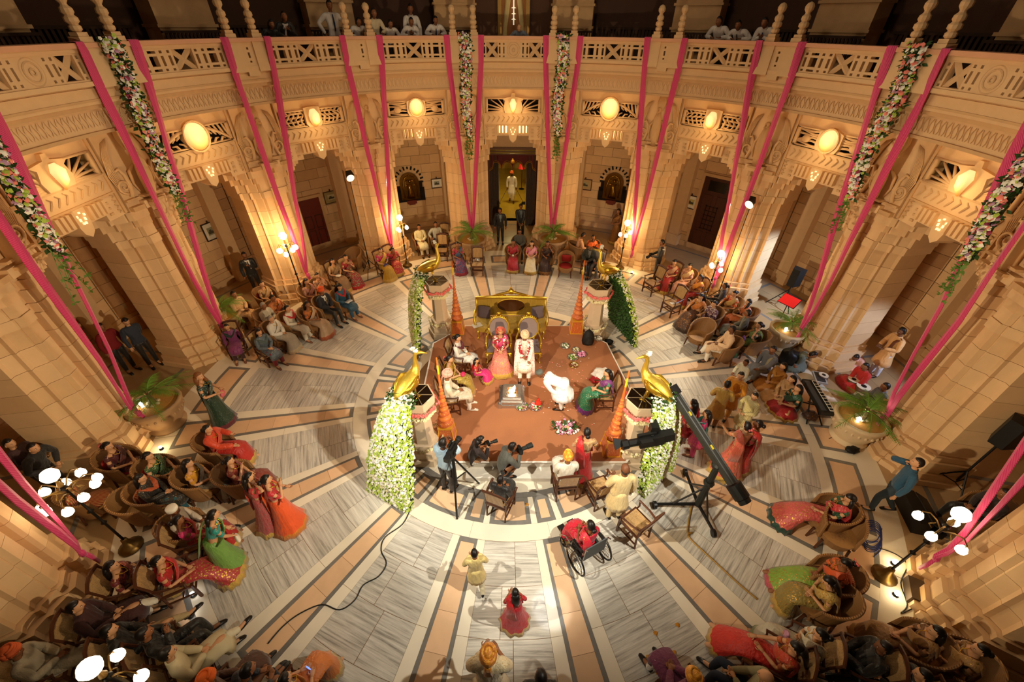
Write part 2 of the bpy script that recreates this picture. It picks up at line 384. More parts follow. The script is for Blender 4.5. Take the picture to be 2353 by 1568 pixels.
# ---- lintel, pierced grille with lamp and back wall of every bay
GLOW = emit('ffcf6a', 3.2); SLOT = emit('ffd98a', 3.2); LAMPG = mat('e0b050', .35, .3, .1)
def lamp_mat():
    m, n, l, b = newmat('alabaster_glow')
    tc = n.new('ShaderNodeTexCoord'); sx = n.new('ShaderNodeSeparateXYZ'); l.new(tc.outputs['Generated'], sx.inputs[0])
    cr = n.new('ShaderNodeValToRGB'); e = cr.color_ramp.elements; e[0].color = srgb('c8802a') + (1,); e[0].position = 0; e[1].color = srgb('ffdf9a') + (1,); e[1].position = .8
    l.new(sx.outputs[2], cr.inputs[0]); l.new(cr.outputs[0], b.inputs['Emission Color']); l.new(cr.outputs[0], b.inputs['Base Color']); b.inputs['Emission Strength'].default_value = .85
    return m
ALAB = lamp_mat()
def leaf_bars(s, kind):
    """carved fronds of the pierced stone screen on one side of the lamp"""
    b = MB(); rr = random.Random(kind * 7 + (s > 0))
    z0, z1 = 5.68, 6.12
    b.box((s * .99, .0, 5.9), (.08, .12, .46)); b.box((s * .62, 0, z1 + .01), (.8, .12, .04)); b.box((s * .62, 0, z0 - .01), (.8, .12, .05))
    if kind == 0:
        for k in range(6):
            z = z0 + .03 + k * .08; b.tube([(s * .22, 0, z), (s * .5, -.02, z + .05 * math.sin(k)), (s * .98, 0, z + .07 * math.cos(k * 1.7))], [(.05, .03), (.04, .03), (.025, .03)], 5)
        b.ball((s * .68, -.03, 5.86), (.14, .05, .10), 8, 5)
    elif kind == 1:
        for k in range(7):
            a = rad(-50 + k * 24); b.tube([(s * .25, 0, 5.72), (s * (.25 + .3 * math.cos(a) + .05), -.03, 5.78 + .16 * math.sin(a)), (s * (.25 + .75 * abs(math.cos(a)) + .06), 0, max(z0, min(z1, 5.80 + .4 * math.sin(a))))], [(.045, .03), (.05, .03), (.02, .02)], 5)
    elif kind == 2:
        pts = [(s * (.25 + t * .73), -.02, 6.08 - .36 * t ** 1.6) for t in (0, .2, .4, .6, .8, 1)]
        b.tube(pts, [(.06, .04)] * 6, 5)
        for k in range(5): b.tube([(s * (.35 + k * .13), 0, z1), (s * (.42 + k * .13), -.02, 5.97 - k * .02), (s * (.50 + k * .12), 0, 5.90 - k * .035)], [(.03, .03), (.04, .03), (.02, .02)], 5)
        for k in range(3): b.tube([(s * (.3 + k * .2), 0, z0), (s * (.36 + k * .2), -.02, 5.78), (s * (.46 + k * .2), 0, 5.82 - k * .04)], [(.05, .03), (.05, .03), (.02, .02)], 5)
    else:
        for k in range(5):
            x = .32 + k * .15; b.tube([(s * x, 0, z0), (s * (x + .10), -.03, 5.85 + .06 * rr.random()), (s * (x - .04), 0, 6.0), (s * (x + .08), 0, z1)], [(.04, .03), (.055, .03), (.04, .03), (.03, .03)], 5)
        for k in range(4): b.tube([(s * .3, 0, 5.75 + k * .1), (s * .62, -.02, 5.70 + k * .12), (s * .98, 0, 5.74 + k * .08)], [(.02, .03), (.03, .03), (.02, .02)], 4)
    return b
SHIELD = {0: [(-.28, 5.66), (.28, 5.66), (.34, 5.8), (.33, 6.12), (.12, 6.2), (-.12, 6.2), (-.33, 6.12), (-.34, 5.8)],
          1: [(-.30, 5.66), (.30, 5.66), (.36, 5.85), (.30, 6.06), (.42, 6.14), (.08, 6.2), (.05, 6.32), (-.05, 6.32), (-.08, 6.2), (-.42, 6.14), (-.30, 6.06), (-.36, 5.85)],
          2: [(-.26, 5.68), (.26, 5.68), (.36, 5.9), (.26, 6.14), (.1, 6.24), (-.1, 6.24), (-.26, 6.14), (-.36, 5.9)],
          3: [(-.20, 5.66), (.20, 5.66), (.26, 5.74), (.26, 6.2), (.1, 6.22), (-.1, 6.22), (-.26, 6.2), (-.26, 5.74)]}
bay_mesh = {}
def rect(x0, x1, z0, z1): return [(x0, z0), (x1, z0), (x1, z1), (x0, z1)]
for kind in range(4):
    sh = MB(); sh.slab(SHIELD[kind], -.10, .04)
    lp = MB()
    if kind == 1: lp.tube([(0, -.14, 5.64), (0, -.20, 5.84), (0, -.20, 6.0), (0, -.16, 6.14)], [.02, .10, .13, .05], 12)
    elif kind == 3: lp.tube([(0, -.10, 5.72), (0, -.18, 5.84), (0, -.19, 6.0), (0, -.12, 6.13)], [.10, .16, .16, .09], 14)
    else:
        vs = lp; rr_ = .30 if kind == 2 else .235
        lp.ball((0, -.10, 5.93), (rr_, .13, rr_ * 1.12), 18, 9)
        rg = [(rr_ * 1.12 * math.cos(2 * PI * i / 20), -.12, 5.93 + rr_ * 1.24 * math.sin(2 * PI * i / 20)) for i in range(21)]
        sh.tube(rg, .022, 5)
    bay_mesh[kind] = (sh.mesh('lamp_shield', ST), lp.mesh('lamp_bowl', ALAB, True), leaf_bars(-1, kind).mesh('carved_frond', ST2, True), leaf_bars(1, kind).mesh('carved_frond', ST2, True))
lw = MB()
lw.slab(rect(-1.10, 1.10, 5.22, 5.66), 0, .4); lw.slab(rect(-1.10, 1.10, 6.14, 6.52), 0, .4); lw.slab(rect(-1.10, -.62, 4.72, 5.22), 0, .4); lw.slab(rect(.62, 1.10, 4.72, 5.22), 0, .4)
lw.slab(rect(-.62, .62, 4.86, 4.93), 0, .4); lw.slab([(-.17, 4.93), (-.12, 4.72), (0, 4.62), (.12, 4.72), (.17, 4.93), (.17, 5.22), (-.17, 5.22)], -.06, .4)
lw_me = lw.mesh('lintel', ST)
lm = MB(); lm.box((0, -.03, 5.64), (2.2, .06, .05)); lm.box((0, -.02, 5.24), (2.2, .05, .04))
for i in range(11):                        # carved wave band
    x = -.92 + i * .184; lm.tube([(x - .06, -.01, 5.34), (x, -.02, 5.42), (x + .05, -.02, 5.50), (x - .02, -.01, 5.56)], [.014, .02, .02, .01], 4)
for s in (-1, 1):
    for i in range(4): lm.tube([(s * .98, -.01, 4.80 + i * .11), (s * 1.03, -.02, 4.84 + i * .11), (s * .95, -.01, 4.88 + i * .11)], .014, 4)
    for i in range(3): lm.box((s * .76, -.015, 4.84 + i * .12), (.09, .03, .05))
lm_me = lm.mesh('carved_band', STD)
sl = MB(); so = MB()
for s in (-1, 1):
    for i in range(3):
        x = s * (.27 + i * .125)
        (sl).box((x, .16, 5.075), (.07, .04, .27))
        so.box((x + s * .0625, .0, 5.075), (.075, .30, .29))
    so.box((s * .2, 0, 5.075), (.06, .3, .29))
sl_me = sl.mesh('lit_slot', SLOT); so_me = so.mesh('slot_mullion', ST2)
ct = MB()
for i in range(3):
    for s in (-1, 1): ct.box((s * (.03 + .03 * i), -.075, 4.93 + .08 * i), (.025, .03, .045 + .015 * (i == 1)))
ct.box((0, -.075, 5.15), (.03, .03, .03))
ct_me = ct.mesh('lit_motif', emit('ffe2a8', 1.3))
bk = MB(); bk.slab(rect(-1.1, 1.1, 5.6, 6.2), .34, .4); bk_me = bk.mesh('shade_sheet', DARK)  # dark sheet standing in for the shade behind the pierced openings
RL = 9.22
KINDS = {180: 1, 157.5: 2, 202.5: 0, 135: 3, 225: 3, 112.5: 0, 247.5: 2, 90: 1, 270: 1, 67.5: 2, 292.5: 2}
tw = R0 + .0
BW = 12.9
wallrow = {}
for r in range(12):
    x = -2.5; ws = []
    off = .0 if r % 2 else .45
    cuts = [-2.55] + [v for v in (-2.1 + off, -1.2 + off, -.3 + off, .6 + off, 1.5 + off) ] + [2.55]
    for i in range(len(cuts) - 1):
        b = MB(); b.box(((cuts[i] + cuts[i + 1]) / 2, 0, .62 + r * .40 + .2), (cuts[i + 1] - cuts[i] - .012, .06, .388)); wallrow[r, i] = (b.mesh('stone', ST2 if (r * 5 + i) % 3 else STD), cuts[i], cuts[i + 1])
wb = MB(); wb.box((0, .08, 2.8), (5.3, .12, 5.6)); wb_me = wb.mesh('wall', JOINT)
bs = MB(); bs.prism([(-2.55, -.16), (2.55, -.16), (2.55, .02), (-2.55, .02)], 0, .25); bs.prism([(-2.55, -.11), (2.55, -.11), (2.55, .02), (-2.55, .02)], .25, .5); bs.prism([(-2.55, -.07), (2.55, -.07), (2.55, .02), (-2.55, .02)], .5, .62)
bs_me = bs.mesh('baseboard', STD)
pil = MB()
for s in (-1, 1):
    pil.prism([(s * 1.75 - .3, -.42), (s * 1.75 + .3, -.42), (s * 1.75 + .3, 0), (s * 1.75 - .3, 0)], .0, .5); pil.prism([(s * 1.75 - .24, -.36), (s * 1.75 + .24, -.36), (s * 1.75 + .24, 0), (s * 1.75 - .24, 0)], .5, 5.2)
pil_me = pil.mesh('pilaster', ST)
for a, kind in KINDS.items():
    nm = 'wall_bay_%d' % list(KINDS).index(a)
    p = put(nm, lw_me, None, pol(RL, a), rz_of(a), kind='structure')
    put('carved_band', lm_me, p, kind='stuff'); put('lit_slot', sl_me, p); put('slot_mullion', so_me, p); put('lit_motif', ct_me, p, kind='stuff'); put('shade_sheet', bk_me, p)
    shm, lpm, l1, l2 = bay_mesh[kind]
    put('lamp_shield', shm, p); put('carved_frond', l1, p); put('carved_frond', l2, p)
    q = put('wall_lamp', lpm, None, pol(RL, a), rz_of(a))
    q['label'] = {180: 'narrow glowing tulip wall lamp above the curtained doorway', 157.5: 'round glowing wall lamp in arched stone screen, over the bronze relief by the brown picture', 202.5: 'oval glowing wall lamp on a shield over the bronze relief by the white mounted picture',
                  135: 'half cylinder wall lamp over the brown panelled door with leaded light', 225: 'half cylinder wall lamp over the plain reddish door and small framed picture', 112.5: 'shield wall lamp above the bay with the black loudspeaker and red stand',
                  247.5: 'unlit looking yellow dome wall lamp above the waiter in black suit', 90: 'wall lamp above the bay of the musicians, behind garland', 270: 'wall lamp above the bay of the man in dark blue jacket', 67.5: 'wall lamp hidden above the loudspeaker stand by blue jeans man', 292.5: 'wall lamp above two men bending by the wicker chairs'}[a]
    q['category'] = 'wall lamp'; q['group'] = 'alabaster wall lamps under the gallery'
    lpos = pol(RL - .55, a, 5.75)
    light('POINT', 'lamp_glow', lpos, 14, (1, .68, .3), None, .12)
    if a != 180:
        p2 = put('wall_%d' % (list(KINDS).index(a) + 1), wb_me, None, pol(BW, a), rz_of(a), kind='structure')
        for (r, i), (me, c0, c1) in wallrow.items(): put('stone', me, p2)
        put('baseboard', bs_me, p2); put('pilaster', pil_me, p2)
cl = MB(); cl.arc(9.7, 13.4, 40, 320, 5.22, 5.4, 48)
cl.obj('ceiling', STD, None, (0, 0, 0), rz_of(0), kind='structure')

# ---- centre bay: curtained doorway and corridor beyond
p2 = MB()
for s in (-1, 1): p2.slab(rect(*sorted((s * 1.12, s * 2.6)), 0, 5.4), 0, .3)
p2.slab(rect(-1.12, 1.12, 3.75, 5.4), 0, .3)
dw = p2.obj('wall_12', ST2, None, pol(12.3, 180), rz_of(180), kind='structure')
fr = MB(); fr.box((0, -.06, 3.72), (2.4, .12, .10)); fr.box((0, -.05, 3.58), (2.3, .1, .05)); fr.box((0, -.05, 3.46), (2.3, .1, .05))
for s in (-1, 1): fr.box((s * 1.16, -.05, 1.8), (.09, .1, 3.6))
fr.obj('door_frame', mat('5a3212', .4, .2), dw)
cor = MB()
cor.box((0, 5.2, -.03), (4.4, 10, .06), m=0); cor.box((-2.2, 5.2, 2), (.1, 10, 4), m=1); cor.box((2.2, 5.2, 2), (.1, 10, 4), m=1); cor.box((0, 10.2, 2), (4.5, .1, 4), m=1); cor.box((0, 5.2, 4), (4.5, 10, .1), m=1)
cor.obj('wall_corridor', [mat('b59a35', .25, 0, .2, 2), mat('a98a34', .6, 0, .15, 2)], None, pol(12.62, 180), rz_of(180), kind='structure')
light('POINT', 'corridor_lamp', pol(15.5, 180, 3.4), 160, (1, .82, .36), None, .2)
RED = sari('5a1512', None, rough=.8)
pel = MB()
prof = [(-1.12, 3.44), (-1.12, 2.70)]
for i in range(61):
    x = -1.06 + 2.12 * i / 60; u = (i / 60 * 4.0) % 1.0
    z = .50 * max(0, math.sin(PI * u)) ** .55 * (1 if 3 < i < 57 else .3)
    prof.append((x, 2.72 + z * (.75 + .0 * i)))
prof += [(1.12, 2.70), (1.12, 3.44)]
cur = thing('door_curtain', 'maroon scalloped pelmet with gold braid and drapes in the doorway', 'curtain', pol(12.22, 180), rz_of(180))
edge = prof[1:-1]
top = [(x, 3.44) for x, z in edge]
for_v = [(x, -.06, z) for x, z in edge] + [(x, -.06, 3.44) for x, z in edge] + [(x, -.02, z) for x, z in edge] + [(x, -.02, 3.44) for x, z in edge]
k = len(edge); pel.add(for_v, [(i, i + 1, k + i + 1, k + i) for i in range(k - 1)] + [(2 * k + i + 1, 2 * k + i, 3 * k + i, 3 * k + i + 1) for i in range(k - 1)] + [(i + 1, i, 2 * k + i, 2 * k + i + 1) for i in range(k - 1)])
pel.obj('pelmet', RED, cur)
br = MB(); br.tube([(x, -.075, z + .03) for x, z in edge], .018, 4); br.tube([(x, -.075, z + .10) for x, z in edge], .010, 4); br.obj('gold_braid', mat('b98f3a', .4, .6), cur)
em = MB(); em.ball((0, -.08, 3.16), (.11, .02, .10), 10, 6); em.box((0, -.08, 3.28), (.06, .02, .06)); em.obj('gold_crest', mat('e0a030', .35, .7), cur)
for s in (-1, 1):
    b = MB()
    for i in range(6): b.tube([(s * (.72 + i * .075), -.02 + .05 * (i % 2), z) for z in (0.02, .9, 1.6, 3.42)], [(.06, .06), (.05, .05), (.05, .05), (.055, .05)], 7)
    b.obj('drape', sari('4a2310', None, stripe='2b3320', rough=.8), cur, smooth=True)
    b = MB(); b.tube([(s * .70, .05, .35), (s * .68, .03, 1.4), (s * .70, .03, 2.7)], [(.05, .02), (.03, .02), (.03, .02)], 6); b.obj('lining', mat('d8cfae', .7), cur)

# ---- drum and gallery above
dr = MB(); dr.arc(8.62, 9.7, 34, 326, 6.5, 6.98, 96); drum = dr.obj('wall_drum', ST, None, (0, 0, 0), rz_of(0), kind='structure')
fz = MB(); fz.arc(8.59, 8.63, 34, 326, 6.62, 6.92, 96)
def arcs(name, specs, m, parent):
    b = MB()
    for r0, r1, z0, z1 in specs: b.arc(r0, r1, 34, 326, z0, z1, 96)
    return b.obj(name, m, parent, (0, 0, 0), None)
arcs('moulding', [(8.56, 8.7, 6.50, 6.56), (8.50, 8.7, 6.95, 7.03), (8.42, 8.7, 7.08, 7.12), (8.46, 8.7, 7.28, 7.34)], STD, drum)
arcs('cornice', [(8.44, 9.0, 7.03, 7.30)], ST, drum)
# carved frieze: a run of little curled motifs, one object per bay
cv = MB()
for i in range(26):
    a = rad(-10.8 + i * .864); 
    for j in range(2):
        pts = []
        for t in range(5):
            u = t / 4; aa = a + rad(.16) * math.sin(u * 5 + j * 2) + j * rad(.4); z = 6.64 + .25 * u
            pts.append((8.6 * math.sin(aa), 8.6 * math.cos(aa), z))
        cv.tube(pts, .011, 3)
cv_me = cv.mesh('carved_frieze', ST)
for a in BAY:
    if 40 < a < 320: put('carved_frieze', cv_me, drum, (0, 0, 0), rad(a), kind='stuff')
gf = MB(); gf.arc(8.62, 12.6, 34, 326, 6.98, 7.04, 64); gf.obj('floor_gallery', STD, None, (0, 0, 0), rz_of(0), kind='structure')
rail = MB(); rail.arc(8.26, 8.62, 34, 326, 7.95, 8.03, 96); railo = rail.obj('wall_balustrade', mat('d9a27c', .6, 0, .15, 2), None, (0, 0, 0), rz_of(0), kind='structure')
arcs('moulding', [(8.33, 8.55, 7.34, 7.42), (8.33, 8.55, 7.88, 7.95)], ST, railo)
# pierced balustrade panels (real openings between small bars)
def pierced(a0, a1, kind):
    b = MB(); r0, r1 = 8.36, 8.50
    def blk(aa, ab, z0, z1): b.arc(r0, r1, aa, ab, z0, z1, 1)
    def cell_plain(aa, ab): blk(aa, ab, 7.42, 7.88)
    def col_small(aa, ab):      # column with three little openings
        wd = (ab - aa); blk(aa, aa + wd * .32, 7.42, 7.88); blk(ab - wd * .32, ab, 7.42, 7.88)
        for z0, z1 in ((7.42, 7.455), (7.50, 7.55), (7.74, 7.79), (7.84, 7.88)): blk(aa + wd * .32, ab - wd * .32, z0, z1)
    def col_wide(aa, ab):
        wd = (ab - aa)
        for z0, z1 in ((7.42, 7.455), (7.50, 7.55), (7.74, 7.79), (7.84, 7.88)): blk(aa, ab, z0, z1)
        blk(aa, aa + wd * .12, 7.42, 7.88); blk(ab - wd * .12, ab, 7.42, 7.88)
    def col_cross(aa, ab):
        for k in (-1, 1):
            pts = []
            for t in range(5):
                u = t / 4; an = rad(aa + (ab - aa) * u); z = 7.65 + k * .21 * (2 * u - 1); pts.append((8.43 * math.sin(an), 8.43 * math.cos(an), z))
            b.tube(pts, [(.045, .06)] * 5, 4)
        blk(aa, ab, 7.42, 7.45); blk(aa, ab, 7.85, 7.88)
    def disc(aa, ab):
        blk(aa, ab, 7.42, 7.88)
        an = rad((aa + ab) / 2); c = Vector((8.36 * math.sin(an), 8.36 * math.cos(an), 7.65)); t = Vector((math.cos(an), -math.sin(an), 0)); n_ = Vector((-math.sin(an), -math.cos(an), 0))
        for r, d in ((.21, .0), (.15, .012), (.05, .02)):
            b.tube([c + t * (r * math.cos(2 * PI * i / 20)) + Vector((0, 0, r * math.sin(2 * PI * i / 20))) + n_ * d for i in range(21)], .016, 4)
    seq = {'A': 'swsscsscssws', 'B': 'scspsDspscs'}[kind]
    seq = 'pswsscsswsp' if kind == 'A' else 'pscssDsscsp'
    wts = {'p': .5, 's': .8, 'w': 1.1, 'c': 2.2, 'D': 3.0}
    tot = sum(wts[c] for c in seq); x = a0
    for c in seq:
        e = x + (a1 - a0) * wts[c] / tot
        {'p': cell_plain, 's': col_small, 'w': col_wide, 'c': col_cross, 'D': disc}[c](x, e); x = e
    return b.mesh('pierced_panel', ST)
pa, pb = pierced(-7.7, 7.7, 'A'), pierced(-7.7, 7.7, 'B')
pp = MB()      # solid pedestal over each pillar with a centre strip of three slots
for s in (-1, 1): pp.arc(8.30, 8.56, *sorted((s * 1.05, s * 3.6)), 7.30, 7.95, 2)
for z0, z1 in ((7.20, 7.5), (7.54, 7.60), (7.72, 7.78), (7.83, 7.95)): pp.arc(8.34, 8.5, -1.05, 1.05, z0, z1, 1)
for s in (-1, 1): pp.arc(8.34, 8.5, *sorted((s * .18, s * 1.05)), 7.2, 7.95, 1); pp.arc(8.33, 8.54, *sorted((s * 3.6, s * 3.75)), 7.34, 7.95, 1)
pp_me = pp.mesh('pedestal', ST)
fn = MB()
for s in (-1, 1):
    an = rad(s * 2.3); x, y = 8.43 * math.sin(an), 8.43 * math.cos(an)
    fn.box((x, y, 8.07), (.26, .26, .10)); fn.box((x, y, 8.15), (.20, .20, .08))
    fn.lathe([(.06, 8.19), (.10, 8.23), (.10, 8.28), (.07, 8.31), (.115, 8.35), (.115, 8.41), (.075, 8.45), (.105, 8.49), (.1, 8.55), (.06, 8.59), (.055, 8.62), (.10, 8.68), (.105, 8.74), (.07, 8.80), (.01, 8.83)], 10, (x, y, 0))
fn_me = fn.mesh('finial', ST)
for a in BAY:
    if 45 <= a <= 315: put('pierced_panel', pb if a in (180, 90, 270) else pa, railo, (0, 0, 0), rad(a))
for a in PILLARS:
    put('pedestal', pp_me, railo, (0, 0, 0), rad(a)); put('finial', fn_me, railo, (0, 0, 0), rad(a))
# back of the gallery: dark panelled wall, pale carved piers, slatted dado
BROWN = mat('4a2c16', .7, 0, .25, 3); BROWN2 = mat('3a2412', .8, 0, .25, 5)
gw = MB(); gw.arc(12.3, 12.5, 60, 300, 7.0, 12, 48); gwo = gw.obj('wall_gallery', BROWN, None, (0, 0, 0), rz_of(0), kind='structure')
gp_ = MB(); gp_.box((0, 11.5, 9.6), (1.5, .9, 5.2)); 
for z in (8.25, 8.9, 9.3, 9.9): gp_.box((0, 11.48, z), (1.6, .98, .07))
gp_me = gp_.mesh('gallery_pier', STD)
cvd = MB()
for r in range(3):
    for i in range(6): 
        x = -.62 + i * .25; cvd.tube([(x + .1 * math.cos(t), 11.035, 9.08 + .2 * r + .07 * math.sin(t)) for t in (0, 1.05, 2.1, 3.15, 4.2, 5.25, 6.28)], .014, 3)
cvd_me = cvd.mesh('carved_rosette', ST)
bench = MB()
for i in range(15): bench.box((-.7 + i * .1, 10.9, 7.85), (.06, .06, .5))
bench.box((0, 10.9, 8.12), (1.6, .1, .06)); bench.box((0, 10.9, 7.6), (1.6, .1, .06)); bench_me = bench.mesh('slatted_dado', BROWN2)
for a in BAND:
    if 60 < a < 300:
        q = put('gallery_pier', gp_me, gwo, (0, 0, 0), rad(a)); put('carved_rosette', cvd_me, q, kind='stuff'); put('slatted_dado', bench_me, q, kind='stuff')
bn = MB()
for i in range(22): bn.box((-1.35 + i * .128, 12.2, 7.9), (.07, .08, .6))
bn.box((0, 12.2, 8.22), (2.9, .12, .07)); bn.box((0, 12.18, 7.5), (2.9, .1, .3)); bn_me = bn.mesh('slatted_dado', BROWN2)
for a in BAY:
    if 60 < a < 300 and a != 180: put('slatted_dado', bn_me, gwo, (0, 0, 0), rad(a), kind='stuff')
gd = MB(); gd.box((0, 12.18, 8.6), (1.25, .16, 3.2), m=0); gd.box((0, 12.12, 8.6), (.95, .1, 3.1), m=1)
gdo = gd.obj('door_1', [mat('7a5a22', .4, .5), mat('8a5a30', .8, 0, .2)], None, (0, 0, 0), 0, kind='structure')
for s in (-1, 1):
    b = MB(); b.tube([(s * .40, 12.02, 7.05), (s * .34, 12.02, 8.2), (s * .2, 12.02, 9.2), (s * .06, 12.02, 9.75)], [(.1, .04), (.08, .04), (.1, .05), (.12, .05)], 6); b.obj('drape', mat('b9a877', .8), gdo)
b = MB(); b.tube([(0, 11.95, 8.3), (0, 11.95, 9.1)], .025, 6)
for z in (8.45, 8.62, 8.8): b.lathe([(.02, z), (.1, z + .02), (.02, z + .05)], 8, (0, 11.95, 0))
b.obj('candlestick', emit('fff2d0', .5), gdo)
light('POINT', 'gallery_fill', (0, .5, 10.5), 330, (1, .8, .56), None, .4)  # unseen point light added in mid air to brighten the gallery
light('POINT', 'gallery_lamp', (0, 11.2, 9.6), 14, (1, .7, .36), None, .2)
# panelled doors, framed pictures and bronze reliefs on the aisle walls
# ---- doors, pictures and reliefs on the aisle walls
def wallmount(a, t):
    """frame of a thing hung on the back wall of bay a, t along the wall"""
    rz = rz_of(a); return pol(BW - .04, a) + Vector((math.cos(rz) * t, math.sin(rz) * t, 0)), rz
WOOD = mat('4a2412', .4, 0, .25, 14); WOODR = mat('6a2414', .45, 0, .2, 10)
def wall_hit(px, py, a):
    """point of the back wall of bay a seen at (px, py): (along wall, height)"""
    n = pol(1, a); d = _fw + _r2 * ((px - CX) / F) - _u2 * ((py - CY) / F)
    t = (BW - .06 - EYE.dot(n)) / d.dot(n); P = EYE + d * t; rz = rz_of(a)
    return P.dot(Vector((math.cos(rz), math.sin(rz), 0))), P.z
def panel_door(n, px, py, a, wd, ht, m, leaded):
    t, z = wall_hit(px, py, a); loc, rz = wallmount(a, t)
    b = MB(); b.box((0, -.04, ht / 2), (wd, .08, ht)); o = b.obj('door_%d' % n, m, None, loc, rz, kind='structure')
    f = MB()
    for s in (-1, 1): f.box((s * (wd / 2 + .06), -.05, ht / 2), (.12, .14, ht))
    f.box((0, -.05, ht + .06), (wd + .24, .14, .12)); f.obj('door_frame', STD, o)
    f = MB()
    for s in (-1, 1):
        for z0, z1 in ((.15, .9), (1.0, ht - .75)):
            for q in (-.5, .5): f.box((s * wd * .24 + q * wd * .32, -.09, (z0 + z1) / 2), (.03, .03, z1 - z0))
            for zz in (z0, z1): f.box((s * wd * .24, -.09, zz), (wd * .34, .03, .03))
    f.obj('panel_moulding', WOOD, o)
    if leaded:
        f = MB(); f.box((0, -.085, ht - .35), (wd * .6, .02, .42)); f.obj('window_pane', mat('1c1a14', .15), o)
        f = MB()
        for i in range(4): f.box((-.24 + .16 * i, -.10, 1.55), (.02, .02, 1.1))
        for i in range(6): f.box((0, -.10, 1.05 + .2 * i), (.56, .02, .02))
        f.obj('metal_grille', mat('221610', .4, .6), o)
    return o
panel_door(2, 1628, 505, 135, 1.25, 3.25, WOOD, True)
panel_door(3, 722, 510, 225, .9, 2.3, WOODR, False)
def picture(px, py, a, wd, ht, frame, mount, print_, label):
    t, z = wall_hit(px, py, a); loc, rz = wallmount(a, t)
    p = thing('framed_picture', label, 'picture', (loc.x, loc.y, z), rz)
    b = MB()
    for s in (-1, 1): b.box((s * wd / 2, -.03, 0), (.035, .04, ht + .035)); b.box((0, -.03, s * ht / 2), (wd - .035, .04, .035))
    b.obj('frame', mat(frame, .4), p)
    b = MB(); b.box((0, -.015, 0), (wd - .03, .02, ht - .03)); b.obj('mount', mat(mount, .7), p)
    b = MB(); b.box((0, -.027, 0), (wd * .5, .006, ht * .45), m=0); b.box((0, -.031, -ht * .07), (wd * .42, .005, ht * .16), m=1); b.box((-wd * .05, -.033, .0), (wd * .16, .005, ht * .2), m=1); b.obj('print', [mat(print_, .7, 0, .3, 30), mat('4a4632', .8, 0, .4, 40)], p)
    b = MB(); b.box((0, -.02, ht / 2 + .05), (.05, .03, .08)); b.obj('hook', mat('3a2412', .5), p)
picture(485, 531, 247.5, .55, .62, '2e1a0e', 'd8cfb8', '8d8a68', 'dark framed picture beside the standing waiter with white mount')
picture(761, 453, 225, .62, .50, '5a4020', '9a8a58', 'b9b08a', 'olive mounted picture hanging beside the plain reddish door')
picture(1003.5, 421, 202.5, .52, .42, '4a3020', 'e4e0d0', '9a9a90', 'small white mounted picture beside a bronze relief')
picture(1344.5, 424, 157.5, .64, .50, '4a1f10', 'b89a6a', 'a8a078', 'brown toned picture beside the bronze relief with armour')
picture(1586, 464, 135, .74, .56, '3a1a10', 'ece6d4', 'c9b870', 'landscape picture in dark frame beside the brown panelled door')
BRONZE = mat('6a4a18', .28, .9, .35, 14, bump=.3); BRONZE2 = mat('a07828', .25, .95, .3, 18)
def relief(px, py, a, label, sgn):
    t, z = wall_hit(px, py, a); loc, rz = wallmount(a, t)
    p = thing('bronze_relief', label, 'relief', (loc.x, loc.y, z), rz)
    W, Hh = .46, .62
    arch = [(-W, -Hh), (W, -Hh)] + [(W * math.cos(rad(q)), .18 + W * math.sin(rad(q))) for q in range(0, 181, 15)]
    b = MB(); b.slab([(x * 1.0, zz) for x, zz in arch], -.10, -.02); b.obj('plaque', BRONZE, p)
    b = MB(); b.box((sgn * .02, -.03, -.42), (1.35, .06, .62)); b.box((sgn * .52, -.03, -.05), (.2, .06, .5)); b.box((-sgn * .5, -.03, -.1), (.2, .06, .3)); b.obj('dark_backboard', DARK, p)
    b = MB(); b.box((0, -.12, -.72), (.45, .2, .16)); b.box((0, -.1, -.82), (.3, .16, .08)); b.obj('bracket', WOODR, p)
    b = MB()     # figure of a draped dancer in relief
    b.tube([(0, -.11, -.56), (.02, -.15, -.3), (-.02, -.16, -.05), (0, -.15, .12)], [(.20, .06), (.15, .07), (.10, .06), (.12, .05)], 8)
    b.ball((.02, -.15, .26), (.07, .06, .085), 8, 6)
    for s in (-1, 1): b.tube([(s * .10, -.14, .12), (s * .24, -.13, .05), (s * .20, -.14, .24), (s * .06, -.14, .34)], [.035, .03, .025, .02], 5)
    b.tube([(-.3, -.11, -.5), (-.34, -.12, 0), (-.2, -.12, .42), (0, -.12, .52), (.2, -.12, .42), (.34, -.12, 0), (.3, -.11, -.5)], .03, 5)
    b.obj('relief_figure', BRONZE2, p, smooth=True)
    b = MB()
    for i in range(13):
        q = rad(-4 + i * 15.6); r0_, r1_ = .58, .74 if i % 2 else .68
        c = Vector((.64 * math.cos(q), 0, .2 + .64 * math.sin(q)))
        rot = Matrix.Rotation(-q + PI / 2, 3, 'Y'); b.box(c + Vector((0, -.02, 0)), (.07, .05, r1_ - r0_), rot)
    b.obj('pierced_rays', DARK, p)
relief(941, 428, 202.5, 'arched bronze relief on black board by the white mounted picture', 1)
relief(1410, 428, 157.5, 'arched bronze relief on black board by the brown toned picture', -1)

